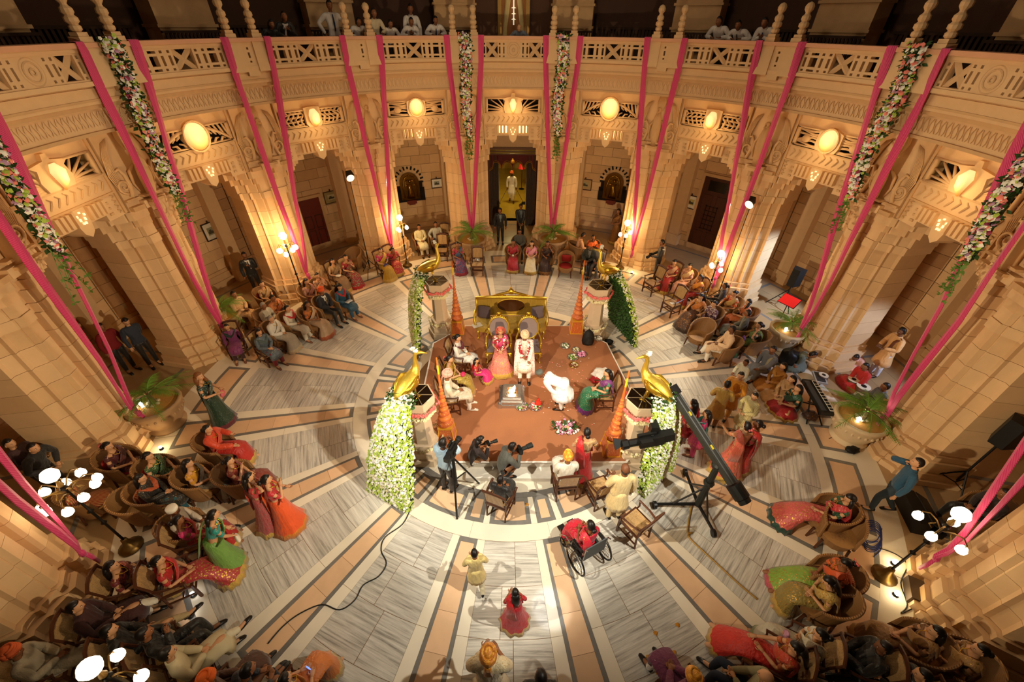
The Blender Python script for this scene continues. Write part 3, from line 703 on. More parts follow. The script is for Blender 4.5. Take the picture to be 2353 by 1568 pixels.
# ================================================================ STAGE
SZ = .35
SP = [gp(1003, 748, SZ), gp(1375, 748, SZ), gp(1535, 1063, SZ), gp(935, 1063, SZ)][::-1]
SPc = sum(SP, Vector()) / 4
poly = []
for i in range(4):           # the corners are cut off where the pedestals stand
    p, a_, b_ = SP[i], SP[i - 1], SP[(i + 1) % 4]
    for q in (p + (a_ - p).normalized() * .95, p + (b_ - p).normalized() * .95): poly.append(((q - SPc).x, (q - SPc).y))
st = thing('stage_platform', 'low square stage with rust orange carpet in the middle of the hall', 'stage', (SPc.x, SPc.y, 0))
b = MB(); b.prism([(x * .99, y * .99) for x, y in poly], 0, SZ - .02); b.obj('riser', mat('ded4c4', .6), st)
b = MB(); b.prism(poly, SZ - .025, SZ - .008); b.obj('white_edging', mat('efe6d8', .5), st)
CARPET = mat('a86e4a', .95, 0, .08, 60, .1, 0, .3)
b = MB(); b.prism([(x * .985, y * .985) for x, y in poly], SZ - .02, SZ); b.obj('carpet', CARPET, st)
b = MB(); b.box((-.15, -2.78, .06), (2.6, .42, .12)); b.obj('front_step', mat('e6dccb', .5), st)
GOLD = mat('c8a032', .28, .85, .15, 20, bump=.1); GOLDL = mat('d8b848', .42, .8, .12, 30, bump=.25); GOLDC = sari('b39236', 'c9a94a', .3, 60, True, rough=.45)
PUR = mat('6d5f63', .8, 0, .1)

# ---- flowers: many small blossoms as one mesh (what nobody could count)
def blossoms(n, fn, size, rr, mats, petals=5):
    """fn() gives a point and a normal; each blossom a small five petalled cup"""
    b = MB()
    for _ in range(n):
        p, nn, mi = fn(); nn = Vector(nn).normalized(); s = size * rr.uniform(.6, 1.25)
        nn = (nn + Vector((rr.uniform(-.6, .6), rr.uniform(-.6, .6), rr.uniform(-.3, .8)))).normalized()
        t = nn.orthogonal().normalized(); u = nn.cross(t); ph = rr.random() * 6.28
        vs = [p - nn * s * .25, p + nn * s * .35]
        for k in range(petals):
            a = ph + 2 * PI * k / petals; vs.append(p + (t * math.cos(a) + u * math.sin(a)) * s + nn * s * .12)
        fs = [(0, 2 + (k + 1) % petals, 2 + k) for k in range(petals)] + [(1, 2 + k, 2 + (k + 1) % petals) for k in range(petals)]
        b.add(vs, fs, mi)
    return b
def leaves(n, fn, size, rr):
    b = MB()
    for _ in range(n):
        p, nn, mi = fn(); s = size * rr.uniform(.6, 1.4); d = Vector((rr.uniform(-1, 1), rr.uniform(-1, 1), rr.uniform(-1, .6)))
        d = (d + Vector(nn) * .5).normalized(); q = d.orthogonal().normalized()
        b.add([p, p + d * s * .5 + q * s * .28 + Vector(nn) * s * .1, p + d * s, p + d * s * .5 - q * s * .28], [(0, 1, 2), (0, 2, 3)], mi)
    return b
FW = mat('f2f0e2', .6, 0, .08); FG = mat('a9c24a', .6, 0, .2, 30); FG2 = mat('2c4a16', .7, 0, .35, 25); FP = mat('f08a78', .6, 0, .15); FM = mat('b98fae', .6, 0, .25); FY = mat('e8dfae', .6, 0, .1); FD = mat('8c2a4c', .6, 0, .2); FGD = mat('1c2f10', .8, 0, .4, 30)
ROSE = mat('e86f6a', .6, 0, .15)

# ---- peacock pedestals
def hexp(r, n=6, ph=0): return [(r * math.cos(2 * PI * i / n + ph), r * math.sin(2 * PI * i / n + ph)) for i in range(n)]
CARD = mat('d9c3a4', .6, 0, .05); 
def pedestal(x, y, label):
    t = thing('peacock_pedestal', label, 'pedestal', (x, y, 0), 0, 'hexagonal peacock pedestals at the stage corners')
    b = MB(); b.prism(hexp(.46), 0, .22); b.prism(hexp(.40), .22, .42); b.prism(hexp(.33), .42, .62); b.obj('base', CARD, t)
    b = MB(); b.prism(hexp(.25), .62, 1.52, .86); b.obj('shaft', CARD, t)
    b = MB(); b.prism(hexp(.22), 1.52, 1.62, 1.45); b.prism(hexp(.33), 1.62, 1.80, 1.1); b.prism(hexp(.37), 1.80, 2.03, 1.05)
    b.obj('capital', CARD, t)
    b = MB(); b.prism(hexp(.355), 2.03, 2.035); b.obj('dark_top', mat('20140c', .15), t)
    b = MB()
    for i in range(3): b.box((0, 0, 2.04), (.70, .012, .015), Matrix.Rotation(PI * i / 3, 3, 'Z'))
    b.obj('glazing_bars', mat('8a7a60', .4), t)
    rr = random.Random(int(x * 100))
    def ring(R, z, sag, w_):
        def f():
            a = rr.random() * 6.283; k = math.cos(((a + PI / 6) % (PI / 3)) - PI / 6); r = R / (1 if sag else 1)
            rad_ = R * (math.cos(PI / 6) / math.cos(((a) % (PI / 3)) - PI / 6))
            h = rr.uniform(-w_, w_) - sag * abs(math.sin(a * 3)); n_ = Vector((math.cos(a), math.sin(a), .1))
            return Vector((math.cos(a) * (rad_ + rr.uniform(0, .03)), math.sin(a) * (rad_ + rr.uniform(0, .03)), z + h)), n_, 0
        return f
    blossoms(230, ring(.44, 1.79, 0, .035), .034, rr, None).obj('rose_garland', ROSE, t, kind='stuff')
    blossoms(230, ring(.36, 1.585, 0, .035), .034, rr, None).obj('white_garland', FY, t, kind='stuff')
    blossoms(150, ring(.42, .66, .12, .03), .03, rr, None).obj('draped_garland', FY, t, kind='stuff')
    return t
PT = {'BL': gp(1003, 645, 2.03), 'BR': gp(1379, 655, 2.03), 'FL': gp(957, 908, 2.03), 'FR': gp(1478, 915, 2.03)}
PN = {'BL': 'hexagonal pedestal with rose garland, by the sofa and grey uniformed man', 'BR': 'hexagonal pedestal with rose garland, black backpack at its foot', 'FL': 'hexagonal pedestal with rose garland, behind the blue shirted cameraman', 'FR': 'hexagonal pedestal with rose garland, behind the camera crane head'}
for k, p in PT.items(): pedestal(p.x, p.y, PN[k])
def peacock(x, y, z, face, label, turn):
    t = thing('golden_peacock', label, 'peacock', (x, y, z), face, 'golden peacocks on the pedestals')
    b = MB()      # one skin from tail stump over the back up the S of the neck to the beak; local +y forward
    hx = .10 * turn
    pts = [(0, -.52, .36), (0, -.44, .41), (0, -.28, .46), (0, -.08, .50), (0, .10, .56), (0, .20, .66), (0, .22, .80), (hx * .2, .20, .95), (hx * .5, .20, 1.06), (hx * .9, .23, 1.115), (hx * 1.6, .27, 1.11), (hx * 2.6, .33, 1.08)]
    rs = [(.03, .02), (.10, .07), (.17, .13), (.20, .165), (.15, .14), (.085, .085), (.055, .055), (.042, .042), (.038, .038), (.048, .046), (.03, .026), (.006, .006)]
    b.tube(pts, rs, 12); b.obj('body', GOLDL, t, smooth=True)
    for s in (-1, 1):
        b = MB(); b.tube([(s * .10, .12, .56), (s * .185, -.04, .54), (s * .165, -.24, .49), (s * .07, -.46, .43)], [(.03, .05), (.05, .12), (.045, .10), (.01, .02)], 7); b.obj('wing', GOLD, t, smooth=True)
        b = MB(); b.tube([(s * .07, -.02, .38), (s * .075, .0, .2), (s * .08, .03, .02)], [.04, .018, .014], 7)
        for q in (-.5, 0, .5): b.tube([(s * .08, .03, .015), (s * .08 + .07 * math.sin(q), .03 + .09 * math.cos(q), .012)], [.012, .006], 5)
        b.tube([(s * .08, .03, .015), (s * .08, -.04, .012)], [.012, .006], 5)
        b.obj('leg', GOLD, t, smooth=True)
    rr = random.Random(int(x * 31)); 
    def cf():
        q = rr.uniform(-.9, .9); h = rr.uniform(.02, .13); return Vector((hx * .9 + h * math.sin(q) * .7, .19 + rr.uniform(-.03, .03) - h * .3, 1.15 + h * math.cos(q))), Vector((0, 0, 1)), 0
    blossoms(34, cf, .03, rr, None).obj('flower_crest', FW, t, kind='stuff')
FACE = {'FL': (.85, .5), 'BL': (.7, -.7), 'FR': (-.75, .65), 'BR': (-.55, -.8)}
PL = {'FL': 'golden peacock facing the stage, high above the blue shirted cameraman', 'BL': 'golden peacock with raised neck by the seated woman in blue red sari', 'FR': 'golden peacock looking over the camera crane', 'BR': 'golden peacock above the black backpack, among pale flowers'}
TR = {'FL': (gp(893, 1150, 0), .56), 'BL': (PT['BL'] + Vector((-.95, -.30, 0)), .70), 'FR': (gp(1512, 1105, 0), .60), 'BR': (PT['BR'] + Vector((1.15, .35, 0)), .85)}
TL = {'FL': 'tall cascade of white and lime flowers beside the blue shirted cameraman', 'BL': 'flower train with dark green backing, by the sofa and grey uniformed man', 'FR': 'white and pink flower cascade behind the camera crane', 'BR': 'flower train with dark green backing beside the black backpack'}
for k, p in PT.items():
    fx, fy = FACE[k]; tdir = (TR[k][0] - p); tdir.z = 0
    face = math.atan2(tdir.x, -tdir.y)          # tail (-y) points to the train
    peacock(p.x + tdir.normalized().x * .08, p.y + tdir.normalized().y * .08, 2.035, face, PL[k], {'FL': 1, 'BL': -1, 'FR': -1, 'BR': 1}[k])
    rr = random.Random(ord(k[0]) * 3 + ord(k[1])); L = tdir.length; o = tdir.normalized(); sd = Vector((-o.y, o.x, 0))
    t = thing('flower_train', TL[k], 'flower cascade', (p.x, p.y, 0), 0, 'flower trains of the golden peacocks')
    def surf(u, v, off=0):
        """u down the train 0..1, v across -1..1"""
        hw = .20 + (TR[k][1] - .20) * min(1, u * 1.5) ** .8
        dist = .44 + (L - .44) * (u ** .75); z = 2.42 - 2.38 * u ** 1.25
        bul = .18 * math.sin(PI * min(1, u * 1.1)) * (1 - v * v)
        return o * (dist + bul * .5 + off) + sd * (v * hw) + Vector((0, 0, z + off * .3 - .10 * v * v))
    b = MB(); NU, NV = 14, 8
    for off in (0, -.10):
        base = len(b.v)
        vs = [surf(i / NU, -1 + 2 * j / NV, off) for i in range(NU + 1) for j in range(NV + 1)]
        fs = [(i * (NV + 1) + j, (i + 1) * (NV + 1) + j, (i + 1) * (NV + 1) + j + 1, i * (NV + 1) + j + 1) for i in range(NU) for j in range(NV)]
        if off: fs = [f[::-1] for f in fs]
        b.add(vs, fs)
    N = (NU + 1) * (NV + 1)
    for i in range(NU):
        for j in (0, NV):
            q = i * (NV + 1) + j; r_ = q + NV + 1; b.f.append((q, r_, N + r_, N + q) if j == 0 else (r_, q, N + q, N + r_)); b.mi.append(0)
    for i in (0, NU):
        for j in range(NV): q = i * (NV + 1) + j; b.f.append((q, q + 1, N + q + 1, N + q)); b.mi.append(0)
    b.obj('backing_frame', FGD, t)
    def back():
        u, v = rr.random() ** .8, rr.uniform(-1, 1); return surf(u, v, -.11), -o, 0
    leaves(2600, back, .06, rr).obj('backing_leaves', mat('2f5218', .6, 0, .5, 40), t, kind='stuff')
    def fwh():
        u = rr.random() ** .8; v = rr.uniform(-1.03, 1.03); p_ = surf(u, v, .02 + rr.uniform(0, .05)); c = .5 + .5 * math.sin(u * 9 + v * 5) ; x = rr.random()
        mi = 0 if x < .58 - .25 * abs(v) else (1 if x < .86 else 2)
        return p_, o + Vector((0, 0, .6)), mi
    blossoms(3600, fwh, .034, rr, None).obj('blossoms', [FW, FG, FY], t, kind='stuff')
    def edge():
        u = rr.random(); v = rr.choice((-1, 1)); p_ = surf(u, v * rr.uniform(.9, 1.08), rr.uniform(-.10, .04)); return p_, sd * v, rr.choice((0, 1, 1))
    blossoms(900, edge, .034, rr, None).obj('edge_blossoms', [FW, FG], t, kind='stuff')
    if k in ('BL', 'BR', 'FL', 'FR'):
        def tp(): 
            return surf(0, rr.uniform(-1, 1), 0) + Vector((rr.uniform(-.15, .15), rr.uniform(-.15, .15), rr.uniform(-.12, .08))), Vector((0, 0, 1)), rr.choice((0, 0, 1))
        blossoms(240, tp, .04, rr, None).obj('tail_spray', [FW, FG2], t, kind='stuff')
        leaves(160, tp, .09, rr).obj('tail_leaves', FG2, t, kind='stuff')

# ---- towers of painted pots
OR = sari('c8642a', 'e0a040', .22, 22, False, rough=.45); OR2 = mat('d87a34', .45, 0, .15, 12); ORD = mat('b04a20', .5, 0, .15)
def tower(px, py, label):
    p = gp(px, py, SZ); t = thing('pot_tower', label, 'pot tower', (p.x, p.y, SZ), 0, 'towers of orange painted pots on the stage')
    b = MB(); b.prism([(-.20, -.20), (.20, -.20), (.20, .20), (-.20, .20)], 0, .46, .75); b.obj('painted_stand', OR, t)
    b = MB(); b.box((0, 0, .015), (.42, .42, .03)); b.box((0, 0, .475), (.34, .34, .05))
    for sx in (-1, 1):
        for sy in (-1, 1): b.tube([(sx * .195, sy * .195, .02), (sx * .15, sy * .15, .46)], .016, 4)
    b.obj('yellow_edging', mat('d89a2c', .4, 0, .1), t)
    z = .5; r = .185
    for i in range(10):
        h = .165 * (1 - i * .055); b = MB(); b.lathe([(r * .55, z), (r * .95, z + h * .28), (r, z + h * .5), (r * .85, z + h * .75), (r * .62, z + h * .9), (r * .66, z + h)], 16)
        b.obj('painted_pot', OR2 if i % 2 else OR, t, smooth=True)
        b = MB(); b.lathe([(r * .9, z + h * .30), (r * 1.03, z + h * .34), (r * .98, z + h * .40)], 16); b.obj('painted_band', ORD, t)
        z += h; r *= .845
    b = MB(); b.tube([(0, 0, z), (0, 0, z + .35)], [.03, .022], 8, m=0); b.tube([(0, 0, z + .35), (0, 0, z + .6)], [.022, .02], 8, m=1); b.tube([(0, 0, z + .6), (0, 0, z + .8)], [.02, .016], 8, m=0)
    b.obj('striped_rod', [mat('d06a2a', .5), mat('e8c022', .5)], t)
tower(1053, 762, 'tower of orange pots by the sofa and white uniformed woman'); tower(1323, 760, 'tower of orange pots next to the black backpack')
tower(1028, 1005, 'tower of orange pots in front of the seated man in pink turban'); tower(1402, 1035, 'tower of orange pots beside the woman in red sari seen from behind')

# ---- sofa, thrones, fire pit
def cabriole(b, x, y, h, s=1, sy=-1):
    b.tube([(x, y, h), (x + s * .03, y + sy * .03, h * .75), (x + s * .0, y, h * .35), (x + s * .03, y + sy * .04, .03), (x + s * .035, y + sy * .05, 0)], [.045, .05, .026, .03, .038], 7)
sp = gp(1174, 748, SZ + .42); sofa = thing('gilt_sofa', 'long gilded sofa with crested back and mauve cushions behind the couple', 'sofa', (sp.x, sp.y + .12, SZ), rad(180))
b = MB()
W = 1.12
seat = [(-W, -.34), (W, -.34), (W, .20), (W * .86, .33), (W * .5, .40), (-W * .5, .40), (-W * .86, .33), (-W, .20)]
b.prism(seat, .40, .47, 1.0); b.prism(seat, .30, .40, 1.0); b.obj('seat', GOLDC, sofa)
b = MB()
for x in (-.95, .95): cabriole(b, x, .26, .32, 1 if x > 0 else -1, 1); cabriole(b, x, -.30, .32, 1 if x > 0 else -1, -1)
legs = None
for i, (x, y) in enumerate(((-1, .24), (1, .24), (-1, -.3), (1, -.3), (0, .36))):
    b = MB(); cabriole(b, x * 1.02, y, .32, (1 if x >= 0 else -1), 1 if y > 0 else -1); b.obj('leg', GOLDL, sofa, smooth=True)
b = MB(); bx = W * .98
b.tube([(-bx, -.36, .42), (-bx, -.38, .8), (-bx, -.40, 1.12)], .04, 7); b.tube([(bx, -.36, .42), (bx, -.38, .8), (bx, -.40, 1.12)], .04, 7)
b.tube([(-bx - .03, -.40, 1.10), (-bx * .6, -.41, 1.14), (0, -.41, 1.15), (bx * .6, -.41, 1.14), (bx + .03, -.40, 1.10)], [(.05, .06)] * 5, 8)
b.tube([(-bx, -.37, .50), (bx, -.37, .50)], .03, 6)
ov = [(.46 * math.cos(a), -.40, .84 + .24 * math.sin(a)) for a in [2 * PI * i / 24 for i in range(25)]]; b.tube(ov, .028, 6)
b.obj('back_frame', GOLDL, sofa, smooth=True)
b = MB(); b.tube([(-.62, -.41, 1.17), (-.40, -.41, 1.24), (-.2, -.41, 1.29), (0, -.41, 1.36), (.2, -.41, 1.29), (.40, -.41, 1.24), (.62, -.41, 1.17)], [.025, .035, .04, .05, .04, .035, .025], 7)
b.ball((0, -.41, 1.34), (.12, .05, .10), 10, 6); b.ball((0, -.41, 1.46), (.04, .03, .06), 8, 5); b.tube([(0, -.41, 1.5), (0, -.41, 1.62)], [.012, .004], 5)
for s in (-1, 1):
    for k in range(5): b.ball((s * (.10 + k * .10), -.42, 1.30 - k * .025), (.035, .03, .035), 6, 4)
    b.tube([(s * .14, -.41, 1.2), (s * .3, -.41, 1.22), (s * .42, -.41, 1.19)], .015, 5)
b.obj('carved_crest', GOLD, sofa, smooth=True)
b = MB(); b.slab([(-bx + .03, .52), (bx - .03, .52), (bx - .03, 1.09), (-bx + .03, 1.09)], -.43, -.39); b.obj('back_panel', GOLDC, sofa)
b = MB(); b.slab([(x * .96, .84 + (z - .84) * .96) for x, y, z in ov[:-1]], -.40, -.375); b.obj('oval_panel', mat('4a2a14', .12, 0, .15), sofa)
for s in (-1, 1):
    b = MB(); b.tube([(s * (W - .02), -.36, .82), (s * (W + .03), -.1, .74), (s * (W + .03), .14, .66), (s * (W), .2, .5), (s * (W - .04), .18, .40)], [.03, .035, .04, .04, .035], 7); b.obj('arm', GOLDL, sofa, smooth=True)
def cushion(b, c, w_, h_, d_, rot=None):
    vs = []; n = 8
    for sgn in (1, -1):
        for i in range(n + 1):
            for j in range(n + 1):
                x, z = -1 + 2 * i / n, -1 + 2 * j / n; k = (1 - x ** 4) * (1 - z ** 4)
                pinch = 1 - .07 * (abs(x * z))
                p = Vector((x * w_ / 2 * (1 - .06 * (1 - z * z) * 0) * pinch, sgn * d_ / 2 * k ** .6, z * h_ / 2 * pinch)); vs.append((rot @ p if rot is not None else p) + Vector(c))
    fs = []; N = (n + 1) ** 2
    for i in range(n):
        for j in range(n):
            q = i * (n + 1) + j; f = (q, q + n + 1, q + n + 2, q + 1); fs.append(f[::-1]); fs.append(tuple(N + x for x in f))
    b.add(vs, fs); return b
for s, lb in ((-1, 'mauve cushion at the lit end of the gilt sofa, nearest the tower by the backpack'), (1, 'dark mauve cushion at the shaded end of the gilt sofa, nearest the pink garlanded pedestal')):
    b = MB(); cushion(b, (0, 0, 0), .42, .42, .15); p = sofa.matrix_basis @ Vector((s * .86, -.22, .69))
    o = b.obj('cushion', PUR if s < 0 else mat('54454a', .8), None, p, rad(180), True); o.rotation_euler = (rad(14), 0, rad(180 - s * 14)); o['label'] = lb if s > 0 else 'mauve cushion at the sofa end nearest the black backpack'; o['category'] = 'cushion'  # shaded end gets a darker copy of the mauve, shade put into colour
    if s > 0: o['label'] = 'mauve cushion in a shaded tone at the sofa end with the paper'
b = MB(); b.box((0, 0, .006), (.3, .22, .012), Matrix.Rotation(.5, 3, 'Z')); o = b.obj('paper', mat('c9bfae', .7), None, gp(1096, 748, SZ + .475)); o['label'] = 'loose sheet of paper lying on the gilt sofa seat'; o['category'] = 'paper'
def throne(px, py, label):
    p = gp(px, py, SZ + .46); t = thing('gilt_throne', label, 'throne', (p.x, p.y, SZ), rad(180), 'gilded oval back thrones')
    b = MB(); b.prism([(-.30, -.28), (.30, -.28), (.34, .26), (-.34, .26)], .38, .47); b.obj('seat', PUR, t)
    b = MB(); b.tube([(-.32, -.3, .36), (.32, -.3, .36), (.36, .28, .36), (-.36, .28, .36), (-.32, -.3, .36)], .035, 6); b.obj('seat_rail', GOLD, t)
    for x, y in ((-.31, .25), (.31, .25), (-.28, -.28), (.28, -.28)):
        b = MB(); cabriole(b, x, y, .36, 1 if x > 0 else -1, 1 if y > 0 else -1); b.obj('leg', GOLDL, t, smooth=True)
    ov = [(.30 * math.cos(2 * PI * i / 24), -.32 - .05 * math.sin(2 * PI * i / 24), .86 + .36 * math.sin(2 * PI * i / 24)) for i in range(25)]
    b = MB(); b.tube(ov, .032, 7); b.tube([(-.16, -.28, .4), (-.18, -.30, .56)], .03, 6); b.tube([(.16, -.28, .4), (.18, -.30, .56)], .03, 6); b.obj('back_frame', GOLDL, t, smooth=True)
    b = MB(); b.add([(x * .95, y + .015, .86 + (z - .86) * .95) for x, y, z in ov[:-1]] + [(x * .95, y - .03, .86 + (z - .86) * .95) for x, y, z in ov[:-1]], [tuple(range(24)), tuple(range(47, 23, -1))] + [(24 + i, 24 + (i + 1) % 24, (i + 1) % 24, i) for i in range(24)]); b.obj('back_pad', mat('8d7b76', .8, 0, .08), t)
    b = MB()
    for i in range(9):
        a = rad(48 + i * 10.5); b.ball((.31 * math.cos(a), -.37, .86 + .39 * math.sin(a)), (.035, .03, .04 + .02 * (i == 4)), 6, 4)
    b.ball((0, -.37, 1.32), (.08, .04, .07), 8, 5); b.obj('carved_crest', GOLD, t, smooth=True)
    for s in (-1, 1):
        b = MB(); b.tube([(s * .29, -.30, .72), (s * .36, -.05, .68), (s * .36, .14, .66), (s * .35, .20, .58), (s * .34, .18, .42)], .026, 6); b.ball((s * .36, .18, .66), .04, 7, 5); b.obj('arm', GOLDL, t, smooth=True)
throne(1146, 793, 'gilded oval back throne with the bride in it'); throne(1214, 793, 'gilded oval back throne with the turbaned groom in it')
SILV = mat('c4c2c0', .25, .9, .1, 12, bump=.15)
kp = gp(1176, 925, SZ); kd = thing('fire_pit', 'square stepped silver fire pit burning before the couple', 'fire pit', (kp.x, kp.y + .12, SZ))
b = MB()
for z, a in ((0, .34), (.10, .32), (.17, .28), (.24, .24)):
    for s in (-1, 1): b.box((s * (a - .06), 0, z + .05), (.12, a * 2, .10 if z == 0 else .08)); b.box((0, s * (a - .06), z + .05), (a * 2 - .24, .12, .10 if z == 0 else .08))
b.obj('stepped_rim', SILV, kd)
for sx in (-1, 1):
    for sy in (-1, 1): b = MB(); b.box((sx * .31, sy * .31, .07), (.09, .09, .16)); b.lathe([(.03, .15), (.045, .18), (.01, .22)], 8, (sx * .31, sy * .31, 0)); b.obj('foot', SILV, kd)
b = MB(); b.box((0, 0, .16), (.26, .26, .06)); b.obj('fire_bed', emit('ff8a30', .8), kd)
for i in range(5):
    b = MB(); a = i * 1.3; b.tube([(-.11 * math.cos(a), -.11 * math.sin(a), .22), (.11 * math.cos(a), .11 * math.sin(a), .25)], .018, 6); b.obj('log', mat('5a3014', .8), kd)
b = MB(); b.tube([(0, 0, .24), (.02, 0, .30), (.04, 0, .38), (.07, 0, .46), (.08, 0, .52)], [.05, .065, .05, .025, .003], 8); b.tube([(-.05, .02, .24), (-.06, .02, .32), (-.04, .02, .38)], [.035, .03, .003], 7)
b.obj('flame', emit('ffd58a', 7), kd, smooth=True)
light('POINT', 'fire_glow', (kp.x, kp.y + .1, SZ + .5), 12, (1, .6, .25), None, .08)

# ---- trays, petals and bundles on the carpet
def tray(px, py, r, fill, label, cat='tray'):
    p = gp(px, py, SZ); t = thing('tray', label, cat, (p.x, p.y, SZ))
    b = MB(); b.lathe([(r * .7, 0), (r, .03), (r * 1.04, .045), (r * .98, .04), (r * .7, .012)], 20); b.obj('dish', SILV if fill[0] != 'g' else GOLD, t, smooth=True)
    rr = random.Random(int(px)); cols = fill[1:]
    for c in cols:
        def f(): 
            a = rr.random() * 6.28; q = r * .75 * math.sqrt(rr.random()); return Vector((q * math.cos(a), q * math.sin(a), .03 + .07 * (1 - q / r) * rr.random())), Vector((0, 0, 1)), 0
        blossoms(int(26 * r / .2), f, .03, rr, None).obj('offerings', c, t, kind='stuff')
GR = mat('6a8a30', .6); 
tray(1298, 797, .15, ('s', FW, GR), 'silver tray of greens beside the throne, nearest the backpack')
tray(1323, 806, .13, ('s', FY), 'half hidden silver tray behind the pink petal bowl')
tray(1316, 823, .16, ('s', FY, GR), 'silver tray of cream flowers beside the bowl of pink petals')
tray(1336, 816, .16, ('s', mat('e08ab0', .6), mat('e89cbc', .6)), 'bowl heaped with bright pink petals', 'bowl')
tray(1318, 841, .14, ('g', FY, mat('7a3a20', .6)), 'brass tray of sweets below the pink petal bowl')
tray(1200, 936, .17, ('s', GR, ROSE, FW), 'offering tray with green bottle by the fire pit')
tray(1231, 936, .17, ('s', ROSE, FW, GR), 'offering tray with red bundle by the fire pit')
tray(1374, 780, .14, ('s', FW), 'steel plate leaning beside the black backpack', 'plate')
p = gp(1197, 918, SZ + .1); b = MB(); b.lathe([(.035, 0), (.04, .1), (.02, .15), (.018, .2)], 8); o = b.obj('green_bottle', mat('16a04a', .2), None, (p.x, p.y - .05, SZ + .03), None, True); o['label'] = 'small green bottle standing on an offering tray'; o['category'] = 'bottle'
p = gp(1236, 922, SZ + .1); b = MB(); b.lathe([(.07, 0), (.09, .05), (.06, .11), (.02, .17), (.035, .2)], 10); o = b.obj('red_bundle', mat('d83018', .7), None, (p.x, p.y - .05, SZ + .03), None, True); o['label'] = 'bright red cloth bundle on an offering tray'; o['category'] = 'bundle'
rr = random.Random(5)
def scat():
    for _ in range(99):
        q = gp(rr.gauss(1275, 45), rr.gauss(885, 50), SZ)
        if gp(1235, 850, SZ).x < q.x < 2.8: break
    return q + Vector((0, 0, .006)), Vector((0, 0, 1)), rr.choice((0, 0, 1))
b = MB()
for _ in range(170):
    p, n_, mi = scat(); s = rr.uniform(.014, .03); a = rr.random() * 6.28
    b.add([p + Vector((s * math.cos(a + q), s * math.sin(a + q) * .6, rr.uniform(0, .008))) for q in (0, 1.6, 3.1, 4.7)], [(0, 1, 2, 3)], mi)
o = b.obj('rose_petals', [FP, FW], None, None, None, kind='stuff'); o['label'] = 'pink and white petals strewn over the stage carpet'; o['category'] = 'petals'
p = gp(1300, 985, SZ); bq = thing('flower_bouquet', 'pink and white bouquet lying on the front of the carpet', 'bouquet', (p.x, p.y, SZ))
def bqf(): a = rr.random() * 6.28; q = .26 * math.sqrt(rr.random()); return Vector((q * 1.25 * math.cos(a), q * .9 * math.sin(a), rr.uniform(.02, .09))), Vector((0, 0, 1)), 0
blossoms(70, bqf, .035, rr, None).obj('pink_blossoms', mat('d88aa8', .6), bq, kind='stuff'); blossoms(50, bqf, .03, rr, None).obj('white_blossoms', FW, bq, kind='stuff'); leaves(40, bqf, .12, rr).obj('leaves', FG2, bq, kind='stuff')
b = MB(); b.box((0, -.02, .04), (.18, .12, .05)); b.obj('ribbon_wrap', mat('d8b080', .6), bq)
def lump(b, c, r, seed, nu=14, nv=9, amp=.18):
    rr = random.Random(seed); o = len(b.v); b.ball(c, r, nu, nv); c = Vector(c)
    for i in range(o, len(b.v)):
        p = Vector(b.v[i]); d = p - c; k = 1 + amp * math.sin(7 * d.x / r[0] + seed) * math.cos(6 * d.y / r[1] + seed * 2) + amp * rr.uniform(-.5, .5); p = c + d * k; b.v[i] = (p.x, p.y, max(p.z, 0.004 + c.z - r[2]))
    return b
p = gp(1385, 868, SZ); t = thing('cloth_bundle', 'crumpled white and red cloth bundle beside the woman in green sari', 'cloth', (p.x, p.y, SZ))
lump(MB(), (0, 0, .13), (.30, .24, .13), 3, 20, 12, .2).obj('white_cloth', sari('e8dccb', 'b05a30', .12, 30, False), t, smooth=True); lump(MB(), (-.22, -.16, .07), (.18, .14, .07), 5).obj('red_cloth', mat('a01818', .8), t, smooth=True)
p = gp(1350, 790, SZ); t = thing('backpack', 'black backpack leaning on the pedestal behind the petal bowl', 'backpack', (p.x, p.y, SZ))
b = MB(); b.tube([(0, 0, .0), (0, 0, .12), (0, .02, .3), (0, .04, .44), (0, .06, .5)], [(.17, .11), (.20, .14), (.18, .13), (.12, .09), (.03, .03)], 12); b.obj('bag', mat('15120f', .7), t, smooth=True)
b = MB(); b.tube([(0, -.10, .1), (0, -.17, .14), (0, -.15, .26), (0, -.10, .3)], [(.09, .02), (.11, .05), (.10, .05), (.07, .02)], 8); b.obj('front_pocket', mat('1c1814', .7), t); b = MB(); b.tube([(-.04, .04, .49), (0, .04, .54), (.04, .04, .49)], .012, 5); b.obj('handle', mat('100d0b', .7), t)
b = MB(); lump(b, (0, 0, .08), (.15, .12, .08), 9); p = gp(1398, 790, 0); o = b.obj('black_bag', mat('14110f', .7), None, (p.x, p.y, 0), 0, True); o['label'] = 'small black bag on the marble just off the stage edge'; o['category'] = 'bag'
# ================================================================ HANGINGS
def pink():
    m, n, l, b = newmat('pink_ribbon')
    tc = n.new('ShaderNodeTexCoord'); wv = n.new('ShaderNodeTexWave'); wv.inputs['Scale'].default_value = 13; wv.inputs['Distortion'].default_value = 1.2
    mp = n.new('ShaderNodeMapping'); mp.inputs['Rotation'].default_value = (0, rad(38), 0); l.new(tc.outputs['Object'], mp.inputs['Vector']); l.new(mp.outputs[0], wv.inputs['Vector'])
    mx = n.new('ShaderNodeValToRGB'); e = mx.color_ramp.elements; e[0].position = .78; e[0].color = srgb('c00e5e') + (1,); e[1].position = .92; e[1].color = srgb('d85a86') + (1,)
    l.new(wv.outputs['Fac'], mx.inputs[0]); l.new(mx.outputs[0], b.inputs['Base Color']); b.inputs['Roughness'].default_value = .6; b.inputs['Sheen Weight'].default_value = .3
    return m
RIB = pink()
SIDE = {}
PORD = {191.25: 'first pillar to one side of the curtained doorway', }
